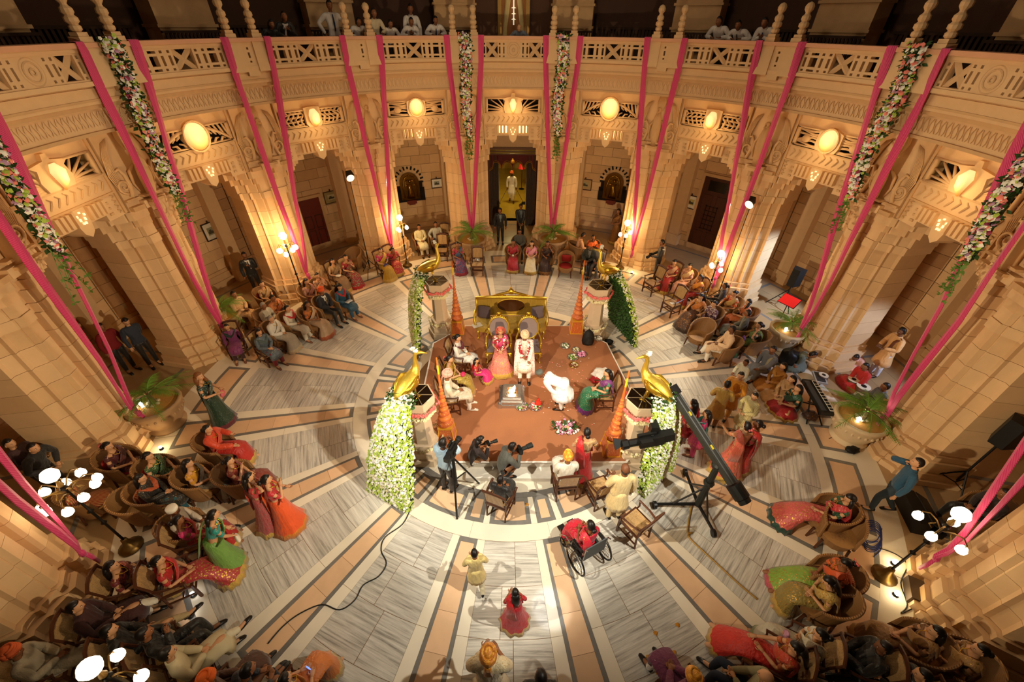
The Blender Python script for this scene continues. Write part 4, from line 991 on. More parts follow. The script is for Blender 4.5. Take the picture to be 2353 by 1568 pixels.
def pname(a):
    k = int(round(abs(a - 180) / 22.5 + .5))
    return ['', 'first', 'second', 'third', 'fourth', 'fifth', 'sixth'][k] + ' pillar from doorway, %s door side' % ('panelled' if a < 180 else 'reddish')
def loc_a(R, da, z): return (R * math.sin(rad(da)), R * math.cos(rad(da)), z)
for a in PILLARS:
    if not 52 < a < 308: continue
    for s in (-1, 1):
        b = MB(); pts = [(8.50, 3.9), (8.30, 3.9), (8.24, 3.9), (8.24, 3.85), (8.32, 3.7), (8.36, 3.55), (8.40, 3.3), (8.50, 2.9), (8.62, 2.45), (8.78, 1.8), (8.93, 1.15), (9.05, .55), (9.10, .28), (9.11, .15)]
        zz = [8.05, 8.06, 8.05, 7.9, 7.3, 7.0, 6.6, 5.9, 5.0, 3.9, 2.7, 1.7, 1.2, .95]
        wd = [.095, .095, .095, .095, .09, .088, .088, .085, .08, .075, .07, .065, .055, .03]
        P = [loc_a(R + .05 * math.sin(i * 1.3 + a) * (i > 8), s * da, z) for i, ((R, da), z) in enumerate(zip(pts, zz))]
        # flat band: side along the tangent
        vs = []; fs = []
        for i, p in enumerate(P):
            an = math.atan2(p[0], p[1]); t = Vector((math.cos(an), -math.sin(an), 0)); nr = Vector((math.sin(an), math.cos(an), 0)); tw_ = .25 * math.sin(i * .9 + s + a)
            sd = (t * math.cos(tw_) + nr * math.sin(tw_)) * wd[i]; th = nr * .006; p = Vector(p); mid = nr * .02
            vs += [p - sd - th, p - mid - th, p + sd - th, p + sd + th, p - mid + th, p - sd + th]
        for i in range(len(P) - 1):
            for j in range(6): fs.append((i * 6 + j, i * 6 + (j + 1) % 6, i * 6 + 6 + (j + 1) % 6, i * 6 + 6 + j))
        fs += [(5, 4, 3, 2, 1, 0), tuple((len(P) - 1) * 6 + j for j in range(6))]
        b.add(vs, fs); me = b.mesh('pink_ribbon', RIB, False)
        toward = (s > 0) == (a < 180)
        o = put('pink_ribbon', me, None, (0, 0, 0), rz_of(a) + 0)
        o['label'] = 'pink ribbon on %s, strand %s doorway' % (pname(a), 'nearer' if (s < 0) == (a < 180) else 'away from'); o['category'] = 'ribbon'; o['group'] = 'pink ribbons from the gallery'
    b = MB(); lump(b, loc_a(9.10, 0, .92), (.07, .05, .09), int(a), 8, 6); b.tube([loc_a(9.10, .05, .9), loc_a(9.08, .2, .7), loc_a(9.06, .1, .5)], [(.05, .02), (.06, .02), (.045, .015)], 6)
    o = b.obj('ribbon_knot', RIB, None, (0, 0, 0), rz_of(a), True); o['label'] = 'pink ribbon knot at foot of %s' % pname(a); o['category'] = 'ribbon'
rr = random.Random(21)
for a in (78.75, 101.25, 168.75, 191.25, 258.75, 281.25):
    t = thing('flower_garland', 'flower garland on %s' % pname(a), 'garland', pol(8.2, a, 0), rz_of(a), 'flower garlands on the pillars')
    lowz = 5.05
    def path(u): 
        z = 8.10 - (8.10 - lowz) * u; return Vector((.05 * math.sin(u * 7), .0 + (.10 if u > .3 else .3 * u) + max(0, u - .5) * .25, z))
    def ff():
        u = rr.random(); w_ = .19 * (1 - .35 * u) * (1 if u < .92 else .5); q = rr.uniform(-1, 1); d = math.sqrt(1 - q * q)
        return path(u) + Vector((q * w_, -d * .12 * rr.uniform(.5, 1.2), rr.uniform(-.04, .04))), Vector((q * .6, -1, .2)), rr.choices((0, 1, 2, 3, 4), (6, 2.6, 1.2, 2.2, .7))[0]
    blossoms(620, ff, .042, rr, None).obj('blossoms', [FW, FP, FM, FG, FD], t, kind='stuff')
    def fl():
        u = rr.random(); p, n_, _ = ff(); return p + Vector((0, .06, 0)), n_, 0
    leaves(620, fl, .11, rr).obj('leaves', FG2, t, kind='stuff')
    b = MB(); b.tube([path(u / 8) + Vector((0, .06, 0)) for u in range(9)], [.06, .08, .08, .08, .08, .07, .06, .05, .02], 7); b.obj('garland_core', FGD, t)
    b = MB()
    for k in range(5):
        x = rr.uniform(-.12, .12); y = .20; z = lowz + .1; pts = [(x, y, z)]
        for q in range(6): x += rr.uniform(-.06, .06); z -= rr.uniform(.08, .2); pts.append((x, y + q * .01, z))
        b.tube(pts, .008, 4)
        for p in pts[1:]:
            for _ in range(3):
                d = Vector((rr.uniform(-1, 1), rr.uniform(-1, .2), rr.uniform(-1, .5))).normalized() * .09; sd = d.orthogonal().normalized() * .025; p = Vector(p); b.add([p, p + d * .5 + sd, p + d, p + d * .5 - sd], [(0, 1, 2, 3)])
    b.obj('trailing_vine', mat('5a7a2a', .6, 0, .3), t, kind='stuff')

# ================================================================ LAMPS AND STANDS
BRASS = mat('7a5e30', .45, .8, .15, 10); IRON = mat('1c1814', .5, .5, .1); GLOBE = emit('fff0cc', 6)
def v3(*a): return Vector(a)
def standing_lamp(base, ztop, arms, label, rad_=.34, power=45, ph=0.4):
    t = thing('standing_lamp', label, 'lamp', (base.x, base.y, 0), 0, 'branched globe lamps')
    b = MB(); b.lathe([(.20, 0), (.21, .04), (.15, .09), (.09, .14), (.06, .22), (.05, .3)], 16); b.obj('base', BRASS, t, smooth=True)
    b = MB(); b.lathe([(.022, .28), (.022, .9), (.05, .94), (.022, .98), (.022, 1.3), (.055, 1.34), (.022, 1.38), (.02, ztop - .1), (.06, ztop - .04), (.03, ztop + .02)], 10); b.obj('pole', IRON, t, smooth=True)
    b = MB()
    for i in range(arms):
        a = 2 * PI * i / arms + ph; c, s = math.cos(a) * rad_, math.sin(a) * rad_; zz = ztop - .02 - .10 * (i % 2)
        b.tube([(0, 0, zz - .06), (c * .4, s * .4, zz + .06), (c * .75, s * .75, zz + .10), (c, s, zz + .02), (c, s, zz - .04)], .012, 5)
        b.tube([(c * .35, s * .35, zz), (c * .5, s * .5, zz - .1), (c * .3, s * .3, zz - .14)], .009, 4)
    b.lathe([(.02, ztop), (.05, ztop + .06), (.02, ztop + .14), (.03, ztop + .2)], 8); b.obj('scrolled_arms', BRASS, t, smooth=True)
    for i in range(arms):
        a = 2 * PI * i / arms + ph; c, s = math.cos(a) * rad_, math.sin(a) * rad_; zz = ztop - .02 - .10 * (i % 2)
        b = MB(); b.lathe([(.025, zz - .02), (.05, zz - .04), (.078, zz - .10), (.072, zz - .15), (.035, zz - .185)], 12, (c, s, 0)); b.obj('globe_shade', GLOBE, t, smooth=True)
    b = MB(); b.lathe([(.03, ztop + .19), (.10, ztop + .25), (.125, ztop + .33), (.09, ztop + .41), (.02, ztop + .44)], 14); b.obj('globe_shade', GLOBE, t, smooth=True)
    light('POINT', 'lamp_glow', (base.x, base.y, ztop + .02), power, (1, .66, .3), None, .25)
def zfor(bp, px, py):
    return min(((proj((bp.x, bp.y, z / 50))[0] - px) ** 2 + (proj((bp.x, bp.y, z / 50))[1] - py) ** 2, z / 50) for z in range(60, 260))[1]
zfor_any = lambda bp, px, py: zfor(bp, px, py)
for (bx_, by_), (hx, hy), n_, r_, pw, lb in [((303, 1257), (140, 1125), 9, .38, 7, 'branched lamp with many globes among the striped wicker chairs'), ((2030, 1324), (2172, 1200), 4, .32, 7, 'branched lamp with four globes near the coiled blue cable')]:
    bp = gp(bx_, by_); standing_lamp(bp, zfor(bp, hx, hy), n_, lb, r_, pw)
for (hx, hy), R_, n_, r_, pw, lb in [((1650, 602), 8.85, 4, .22, 140, 'globe lamp before the ribboned pillar by the flood light stand'), ((657, 563), 8.75, 7, .27, 170, 'branched globe lamp lighting the pillar by the waiter in black'), ((921, 518), 8.85, 3, .22, 130, 'globe lamp behind the women in yellow and red saris'), ((1439, 530), 8.85, 3, .22, 130, 'globe lamp by the black jacketed photographer')]:
    q = at_R(hx, hy, R_); standing_lamp(v3(q.x, q.y, 0), q.z, n_, lb, r_, pw)
bp = gp(238, 1552, 2.05); standing_lamp(bp, 2.0, 3, 'globe lamp rising between the dark suited seated men and cream dressed man', .34, 4, .1)
def tripod(b, h, r, n=3, ph=0, th=.014, zt=.7):
    for i in range(n):
        a = 2 * PI * i / n + ph; b.tube([(0, 0, zt), (r * math.cos(a), r * math.sin(a), .015)], th, 5); b.tube([(0, 0, zt * .45), (r * .45 * math.cos(a), r * .45 * math.sin(a), zt * .5)], th * .7, 4)
def flood(top, R_, label, ph):
    base = at_R(top[0], top[1], R_); z = base.z
    t = thing('flood_light', label, 'light', (base.x, base.y, 0))
    b = MB(); tripod(b, z, .5, 3, ph); b.tube([(0, 0, .3), (0, 0, 1.6)], .02, 6); b.tube([(0, 0, 1.6), (0, 0, z - .1)], .013, 6); b.obj('tripod_stand', IRON, t)
    d = (Vector((0, -.5, 0)) - Vector((base.x, base.y, z))).normalized(); q = d.to_track_quat('-Y', 'Z').to_matrix()
    b = MB(); b.box((0, .10, 0), (.20, .26, .22), q); b.tube([q @ Vector((0, .0, 0)), q @ Vector((0, -.12, 0))], [.10, .15], 12); o = b.obj('lamp_housing', mat('14120f', .5, .4), t, (0, 0, z))
    b = MB(); b.tube([q @ Vector((0, -.118, 0)), q @ Vector((0, -.135, 0))], [.145, .12], 14); b.obj('lens', emit('fff0d2', 1.2), t, (0, 0, z))
flood((802, 405), 8.95, 'flood light on tall black stand by the plain reddish door', .5); flood((1727, 466), 8.85, 'flood light on tall black stand by the globe lamp and gold sari woman', .2)

# ================================================================ POTTED PALMS
TERRA = mat('a8845c', .8, 0, .15, 6, bump=.2); SAND = mat('b9823a', .9, 0, .35, 60, bump=.4); PALM = mat('5f8a2c', .5, 0, .3, 12)
def palm(px, py, s, pot, label, seed, lit=True, fronds=15, zlift=0):
    p = gp(px, py); t = thing('potted_palm', label, 'plant', (p.x, p.y, 0)); rr = random.Random(seed)
    R_ = .62 * s
    b = MB(); b.lathe([(R_ * .72, 0), (R_ * .78, .10 * s), (R_ * .66, .16 * s), (R_ * .70, .2 * s), (R_ * .92, .5 * s), (R_ * 1.0, .74 * s), (R_ * 1.06, .80 * s), (R_ * 1.06, .88 * s), (R_ * .92, .88 * s), (R_ * .90, .80 * s)], 24); b.obj('pot', pot, t, smooth=True)
    b = MB()
    for i in range(24): 
        a = 2 * PI * i / 24; b.ball((R_ * .97 * math.cos(a), R_ * .97 * math.sin(a), .62 * s), (.03, .03, .05), 5, 4)
    b.obj('carved_band', pot, t)
    b = MB(); b.lathe([(R_ * .905, .78 * s), (R_ * .905, .815 * s), (.02, .83 * s)], 24); b.obj('gravel', SAND, t)
    for i in range(6):
        b = MB(); a = i * 1.05; b.ball((.13 * math.cos(a) * s, .13 * math.sin(a) * s, .86 * s), (.06 * s, .05 * s, .04 * s), 6, 4); b.obj('stone', mat('cbb896', .8), t)
    b = MB(); b.tube([(0, 0, .8 * s), (.02, 0, 1.0 * s), (0, .02, 1.2 * s)], [.09 * s, .07 * s, .04 * s], 8); b.obj('trunk', mat('6a5030', .8), t)
    for i in range(fronds):
        a = i * 2.399 + rr.uniform(-.3, .3); el = rr.uniform(.3, 1.1); Ln = rr.uniform(.85, 1.2) * s
        d = Vector((math.cos(a), math.sin(a), 0)); pts = []
        for q in range(9):
            u = q / 8; pts.append(Vector((0, 0, 1.12 * s)) + d * (Ln * u * math.cos(el) + .25 * Ln * u * u) + Vector((0, 0, Ln * (math.sin(el) * u - .62 * u * u))))
        b = MB(); b.tube(pts, [.012 * s * (1 - .7 * q / 8) for q in range(9)], 4)
        for q in range(1, 27):
            u = .12 + q / 27 * .88; f_ = u * 8; k = min(7, int(f_)); pp_ = pts[k].lerp(pts[k + 1], f_ - k); tg = (pts[k + 1] - pts[k]).normalized(); sdv = tg.cross(Vector((0, 0, 1))).normalized()
            for sg in (-1, 1):
                l_ = .24 * s * math.sin(PI * min(1, .15 + u * .85)) + .03; e = pp_ + sdv * sg * l_ * .8 + tg * l_ * .55 + Vector((0, 0, -.06 * l_ / .2 * rr.uniform(.4, 1.3))); w_ = tg * .012 * s
                b.add([pp_ - w_, pp_ + w_, e], [(0, 1, 2)])
        b.obj('frond', PALM, t)
    if lit:
        b = MB(); b.lathe([(.03, .83 * s), (.035, .9 * s), (.045, .95 * s)], 10, (-.2 * s, -.12 * s, 0)); b.ball((-.2 * s, -.12 * s, .965 * s), .042, 8, 6); b.obj('spot_lamp', emit('ffffff', 14), t)
        l_ = light('SPOT', 'palm_uplight', (p.x - .2 * s, p.y - .12 * s, 1.02 * s), 16 * s, (1, .92, .6), (p.x, p.y, 1.8 * s), .04, 90, .7)
TERL = mat('d8bf98', .7, 0, .08, 6, bump=.15)
palm(388, 975, .92, TERRA, 'potted palm with lit fronds beside the woman in dark green sequined sari', 1); palm(1945, 1006, .88, TERL, 'large pale urn with lit palm beside the keyboard', 2)
palm(1086, 590, 1.0, TERRA, 'potted palm at the pillar behind two empty cane chairs', 3, False); palm(1268, 588, 1.0, TERRA, 'potted palm at the pillar behind the woman in dark maroon sari', 4, False)
palm(530, 765, .85, TERRA, 'lit palm behind the girl in purple dress', 5); palm(1792, 796, .82, TERL, 'lit palm in pale pot in front of the red stand', 6)

# ================================================================ CHAIRS
CWOOD = mat('4e2a16', .4, 0, .2, 12); CANE = sari('b08a55', '8a683c', .32, 60, False, rough=.7)
def mk_wood():
    t = thing('wooden_armchair', 'x', 'chair'); 
    b = MB(); b.box((0, 0, .42), (.50, .48, .04), None, None, 1); b.obj('seat_frame', CWOOD, t)
    b = MB(); b.box((0, 0, .437), (.42, .40, .03)); b.obj('cane_seat', CANE, t)
    for sx in (-1, 1):
        b = MB(); b.box((sx * .23, .22, .21), (.04, .04, .42)); b.obj('leg', CWOOD, t)
        b = MB(); b.tube([(sx * .21, -.25, 0), (sx * .22, -.22, .42), (sx * .225, -.25, .75), (sx * .23, -.33, 1.02)], [(.02, .022)] * 4, 6); b.obj('leg', CWOOD, t)
        b = MB(); b.tube([(sx * .225, -.25, .68), (sx * .27, -.05, .67), (sx * .28, .12, .66), (sx * .275, .22, .67)], [(.026, .018)] * 4, 6); b.tube([(sx * .25, .20, .42), (sx * .265, .17, .54), (sx * .275, .20, .66)], .018, 6); b.obj('arm', CWOOD, t)
        b = MB(); b.box((sx * .225, 0, .16), (.025, .44, .03)); b.obj('stretcher', CWOOD, t)
    b = MB(); b.box((0, 0, .17), (.44, .025, .03)); b.box((0, .21, .24), (.44, .025, .03)); b.obj('stretcher', CWOOD, t)
    b = MB(); b.tube([(-.25, -.33, 1.0), (-.1, -.345, 1.05), (0, -.35, 1.06), (.1, -.345, 1.05), (.25, -.33, 1.0)], [(.022, .04)] * 5, 6); b.obj('back_rail', CWOOD, t); b = MB(); b.box((0, -.255, .58), (.42, .03, .05)); b.obj('lower_rail', CWOOD, t)
    b = MB(); b.tube([(0, -.265, .60), (0, -.335, 1.0)], [(.17, .010)] * 2, 4, up=(0, 1, 0)); 
    b = MB(); b.add([(-.19, -.262, .60), (.19, -.262, .60), (.19, -.336, 1.0), (-.19, -.336, 1.0), (-.19, -.278, .60), (.19, -.278, .60), (.19, -.352, 1.0), (-.19, -.352, 1.0)], [(0, 1, 2, 3), (7, 6, 5, 4), (0, 4, 5, 1), (1, 5, 6, 2), (2, 6, 7, 3), (3, 7, 4, 0)]); b.obj('cane_back', CANE, t)
    return t
def wick():
    m, n, l, b = newmat('wicker'); tc = n.new('ShaderNodeTexCoord'); w1 = n.new('ShaderNodeTexWave'); w1.bands_direction = 'Z'; w1.inputs['Scale'].default_value = 28; w1.inputs['Distortion'].default_value = 1
    l.new(tc.outputs['Object'], w1.inputs['Vector']); cr = n.new('ShaderNodeValToRGB'); e = cr.color_ramp.elements; e[0].color = srgb('5c3a1c') + (1,); e[1].color = srgb('a87a44') + (1,)
    l.new(w1.outputs['Fac'], cr.inputs[0]); l.new(cr.outputs[0], b.inputs['Base Color']); b.inputs['Roughness'].default_value = .6
    bp = n.new('ShaderNodeBump'); bp.inputs['Strength'].default_value = .4; bp.inputs['Distance'].default_value = .01; l.new(w1.outputs['Fac'], bp.inputs['Height']); l.new(bp.outputs[0], b.inputs['Normal']); return m
WICK = wick(); CUR = mat('8a1410', .8, 0, .1); CUS = sari('a83a1c', None, stripe='c9a060', rough=.8); CUT_ = mat('b08a58', .8)
def mk_wicker(cush):
    t = thing('wicker_armchair', 'x', 'chair'); N = 22
    b = MB(); vs = []
    for layer, off in ((0, 0), (1, -.035)):
        for i in range(N + 1):
            a = rad(-118 + 236 * i / N); k = .5 + .5 * math.cos(a)    # a measured from straight back
            top = .64 + .24 * k ** 1.2; lean = .05 * k
            for j, z in enumerate((.20, .42, .42 + (top - .42) * .5, top)):
                r = (.30, .34, .345, .36)[j] + off; vs.append((r * math.sin(a), -r * math.cos(a) - lean * (j - 1) * (j > 1), z))
    M_ = (N + 1) * 4; fs = []
    for i in range(N):
        for j in range(3):
            q = i * 4 + j; fs.append((q, q + 1, q + 5, q + 4)); fs.append((M_ + q, M_ + q + 4, M_ + q + 5, M_ + q + 1))
        for j in (0, 3): q = i * 4 + j; f = (q, q + 4, M_ + q + 4, M_ + q); fs.append(f if j == 0 else f[::-1])
    for i in (0, N):
        for j in range(3): q = i * 4 + j; f = (q, M_ + q, M_ + q + 1, q + 1); fs.append(f if i == 0 else f[::-1])
    b.add(vs, fs); b.obj('back_shell', WICK, t, smooth=False)
    b = MB(); pts = []
    for i in range(N + 1):
        a = rad(-118 + 236 * i / N); k = .5 + .5 * math.cos(a); pts.append((.345 * math.sin(a), -.345 * math.cos(a) - .1 * k * .9, .645 + .24 * k ** 1.2))
    b.tube([(pts[0][0] * .95, pts[0][1] + .05, .3)] + pts + [(pts[-1][0] * .95, pts[-1][1] + .05, .3)], .028, 6); b.obj('rolled_rim', WICK, t)
    b = MB(); b.lathe([(.29, .22), (.32, .36), (.33, .42), (.02, .425)], 18); b.obj('seat', WICK, t)
    for x, y in ((-.24, .24), (.24, .24), (-.22, -.24), (.22, -.24)):
        b = MB(); b.tube([(x * .95, y * .95, .3), (x * 1.05, y * 1.1, 0)], [.028, .022], 6); b.obj('leg', CWOOD, t)
    if cush:
        b = MB(); b.ball((0, .02, .44), (.27, .27, .05), 14, 6); b.obj('seat_pad', cush, t, smooth=True)
        if cush is not CUT_:
            b = MB(); cushion(b, (0, -.24, .64), .40, .36, .13, Matrix.Rotation(rad(-12), 3, 'X')); b.obj('back_cushion', cush, t, smooth=True)
    return t
PW = mk_wood(); PK = {'r': mk_wicker(CUR), 's': mk_wicker(CUS), 'n': mk_wicker(None), 't': mk_wicker(CUT_)}
_used = set()
def chair(kind, x, y, rz, label, z=0.0):
    src = PW if kind == 'w' else PK[kind]
    g_ = 'cane seated wooden armchairs' if kind == 'w' else 'wicker tub chairs'
    if kind in _used: return copy_thing(src, (x, y, z), rz, label, g_)
    _used.add(kind); src.location = (x, y, z); src.rotation_euler = (0, 0, rz); src['label'] = label; src['group'] = g_; return src
# ================================================================ PEOPLE
SK = {'a': mat('a8714c', .55, 0, .06), 'b': mat('8a5836', .55, 0, .06), 'c': mat('c8956c', .55, 0, .06), 'd': mat('6e4429', .55, 0, .06)}
HAIR = {'k': mat('140d0a', .45, 0, .2, 40), 'g': mat('8c857c', .6, 0, .2, 40), 'r': mat('7a4a22', .5, 0, .2, 40), 'w': mat('b8b2a8', .6, 0, .1)}
EYEW = mat('e8e2d8', .3); EYED = mat('120c08', .3); LIP = mat('8a3a30', .5); SHOE = mat('16110e', .35); SOCK = mat('e6e0d4', .7)
# --- head template, one grid with brow, nose, cheeks, chin
NU, NV = 20, 14
def head_grid():
    vs = []
    for i in range(1, NV):
        t = PI * i / NV
        for j in range(NU):
            a = 2 * PI * j / NU; x, y, z = math.sin(t) * math.sin(a), math.sin(t) * math.cos(a), math.cos(t)   # y forward
            jaw = max(0, -z); w_ = .078 * (1 - .30 * jaw ** 1.5); d = .095 * (1 - (.10 if y > 0 else .38) * jaw ** 1.4)
            p = Vector((x * w_, y * d, z * .118))
            if y > 0:
                f = math.exp(-(x / .22) ** 2)
                p.y += .020 * math.exp(-(x / .16) ** 2) * math.exp(-((z + .16) / .17) ** 2)          # nose
                p.y += .006 * f * math.exp(-((z + .78) / .14) ** 2)                                  # chin
                p.y -= .009 * math.exp(-((abs(x) - .40) / .16) ** 2) * math.exp(-((z - .04) / .12) ** 2)   # eye sockets
                p.y += .004 * math.exp(-((z - .24) / .09) ** 2) * math.exp(-(x / .6) ** 2)
            vs.append(p)
    vs += [Vector((0, 0, .118)), Vector((0, .01, -.118))]
    T, B = len(vs) - 2, len(vs) - 1; fs = []
    for i in range(NV - 2):
        for j in range(NU): fs.append((i * NU + j, (i + 1) * NU + j, (i + 1) * NU + (j + 1) % NU, i * NU + (j + 1) % NU)[::-1])
    for j in range(NU): fs.append((T, (j + 1) % NU, j)); fs.append((B, (NV - 2) * NU + j, (NV - 2) * NU + (j + 1) % NU))
    return vs, fs
HV, HF = head_grid()
def face_bits():
    b = MB()
    for s in (-1, 1):
        b.ball((s * .030, .079, .004), (.0125, .008, .007), 7, 5, 2); b.ball((s * .030, .0865, .004), (.0062, .004, .0062), 6, 4, 1)
        b.tube([(s * .015, .089, .022), (s * .032, .087, .027), (s * .046, .077, .021)], [(.003, .003), (.004, .004), (.002, .002)], 4, 1)
        b.ball((s * .078, -.005, -.005), (.010, .018, .030), 6, 5, 0)
    b.tube([(-.022, .080, -.052), (0, .089, -.050), (.022, .080, -.052)], [(.003, .003), (.006, .007), (.003, .003)], 5, 3)
    return b
FB = face_bits()
def hair_cap(kind):
    """part of the head grid where hair grows, lifted off the scalp"""
    keep = []
    for f in HF:
        c = sum((HV[i] for i in f), Vector()) / len(f); z = c.z / .118; y = c.y / .095; x = abs(c.x) / .078
        lim = .66 if y > .35 else (.66 - (.35 - y) * 1.6 if y > -.05 else (-.05 if y > -.35 else -.62))
        if kind == 'turban': lim = .30
        if z > lim: keep.append(f)
    used = sorted({i for f in keep for i in f}); mp = {u: k for k, u in enumerate(used)}
    lift = 1.10 if kind != 'long' else 1.16
    out = [Vector((HV[u].x * lift, HV[u].y * lift - .003, HV[u].z * (lift + .02) + .002)) for u in used]
    inn = [HV[u] * .97 for u in used]; n = len(used)
    fs = [tuple(mp[i] for i in f) for f in keep] + [tuple(n + mp[i] for i in f[::-1]) for f in keep]
    cnt = {}
    for f in keep:
        for i in range(len(f)):
            e = (mp[f[i]], mp[f[(i + 1) % len(f)]]); cnt[tuple(sorted(e))] = cnt.get(tuple(sorted(e)), []) + [e]
    for e in cnt.values():
        if len(e) == 1: a_, b_ = e[0]; fs.append((b_, a_, n + a_, n + b_))
    b = MB(); b.add(out + inn, fs); return b
def rot_head(yaw, pitch, roll=0): return Matrix.Rotation(yaw, 3, 'Z') @ Matrix.Rotation(pitch, 3, 'X') @ Matrix.Rotation(roll, 3, 'Y')
def mb_copy(src, M3, off, s):
    b = MB(); b.v = [tuple(M3 @ (Vector(p) * s) + off) for p in src.v]; b.f = list(src.f); b.mi = list(src.mi); return b
CAPS = {}
def hair_mb(kind):
    if kind in CAPS: return CAPS[kind]
    if kind == 'short': b = hair_cap('short')
    elif kind == 'bun': b = hair_cap('bun'); b.ball((0, -.125, -.01), (.055, .045, .05), 10, 7)
    elif kind == 'long':
        b = hair_cap('long'); b.tube([(0, -.06, .05), (0, -.105, -.06), (0, -.125, -.20), (0, -.125, -.34), (0, -.12, -.44)], [(.085, .05), (.095, .05), (.10, .04), (.085, .03), (.03, .012)], 12)
    elif kind == 'side':
        b = hair_cap('long'); b.tube([(-.06, -.02, .02), (-.09, 0, -.08), (-.10, .05, -.20), (-.10, .09, -.32)], [(.04, .05), (.04, .045), (.035, .035), (.01, .01)], 8); b.tube([(.05, -.05, .02), (.08, -.06, -.10), (.09, -.07, -.24)], [(.04, .06), (.045, .06), (.02, .03)], 8)
    elif kind == 'braid': b = hair_cap('bun'); b.tube([(0, -.10, .0), (0, -.135, -.08), (0, -.15, -.2), (.01, -.16, -.34), (.02, -.16, -.46), (.02, -.15, -.54)], [.05, .035, .042, .034, .032, .008], 8)
    elif kind == 'fringe':
        b = MB(); b.tube([(-.072, .0, -.02), (-.074, -.04, -.03), (-.05, -.078, -.045), (0, -.094, -.05), (.05, -.078, -.045), (.074, -.04, -.03), (.072, .0, -.02)], [(.006, .018)] + [(.009, .026)] * 5 + [(.006, .018)], 7)
    elif kind in ('turban', 'safa'):
        b = hair_cap('turban'); k = 1 if kind == 'turban' else 1.15
        for i in range(7):
            z = .03 + i * .017; r = (.098 + .012 * math.sin(PI * i / 6)) * k * (1 - .05 * i); tl = .22 * math.sin(i * 2.1)
            b.tube([(r * .92 * math.cos(q), r * 1.1 * math.sin(q) - .005, z + .035 * math.sin(q + i) * .5 + .02 * tl * math.cos(q)) for q in [2 * PI * w_ / 18 for w_ in range(19)]], [(.018, .020)] * 19, 6)
        b.ball((0, -.005, .12), (.075, .085, .045), 10, 6)
        if kind == 'safa': b.tube([(0, -.11, .04), (0, -.15, -.08), (0, -.16, -.28)], [(.04, .015), (.05, .015), (.06, .01)], 6)
    elif kind == 'cap': b = MB(); b.lathe([(.088, .03), (.096, .035), (.094, .10), (.08, .115), (.01, .118)], 16)
    elif kind == 'veil':
        b = hair_cap('long'); b.tube([(0, -.02, .12), (0, -.10, .07), (0, -.14, -.06), (0, -.15, -.22), (0, -.14, -.40)], [(.07, .02), (.11, .03), (.13, .03), (.15, .03), (.16, .02)], 12)
    CAPS[kind] = b; return b
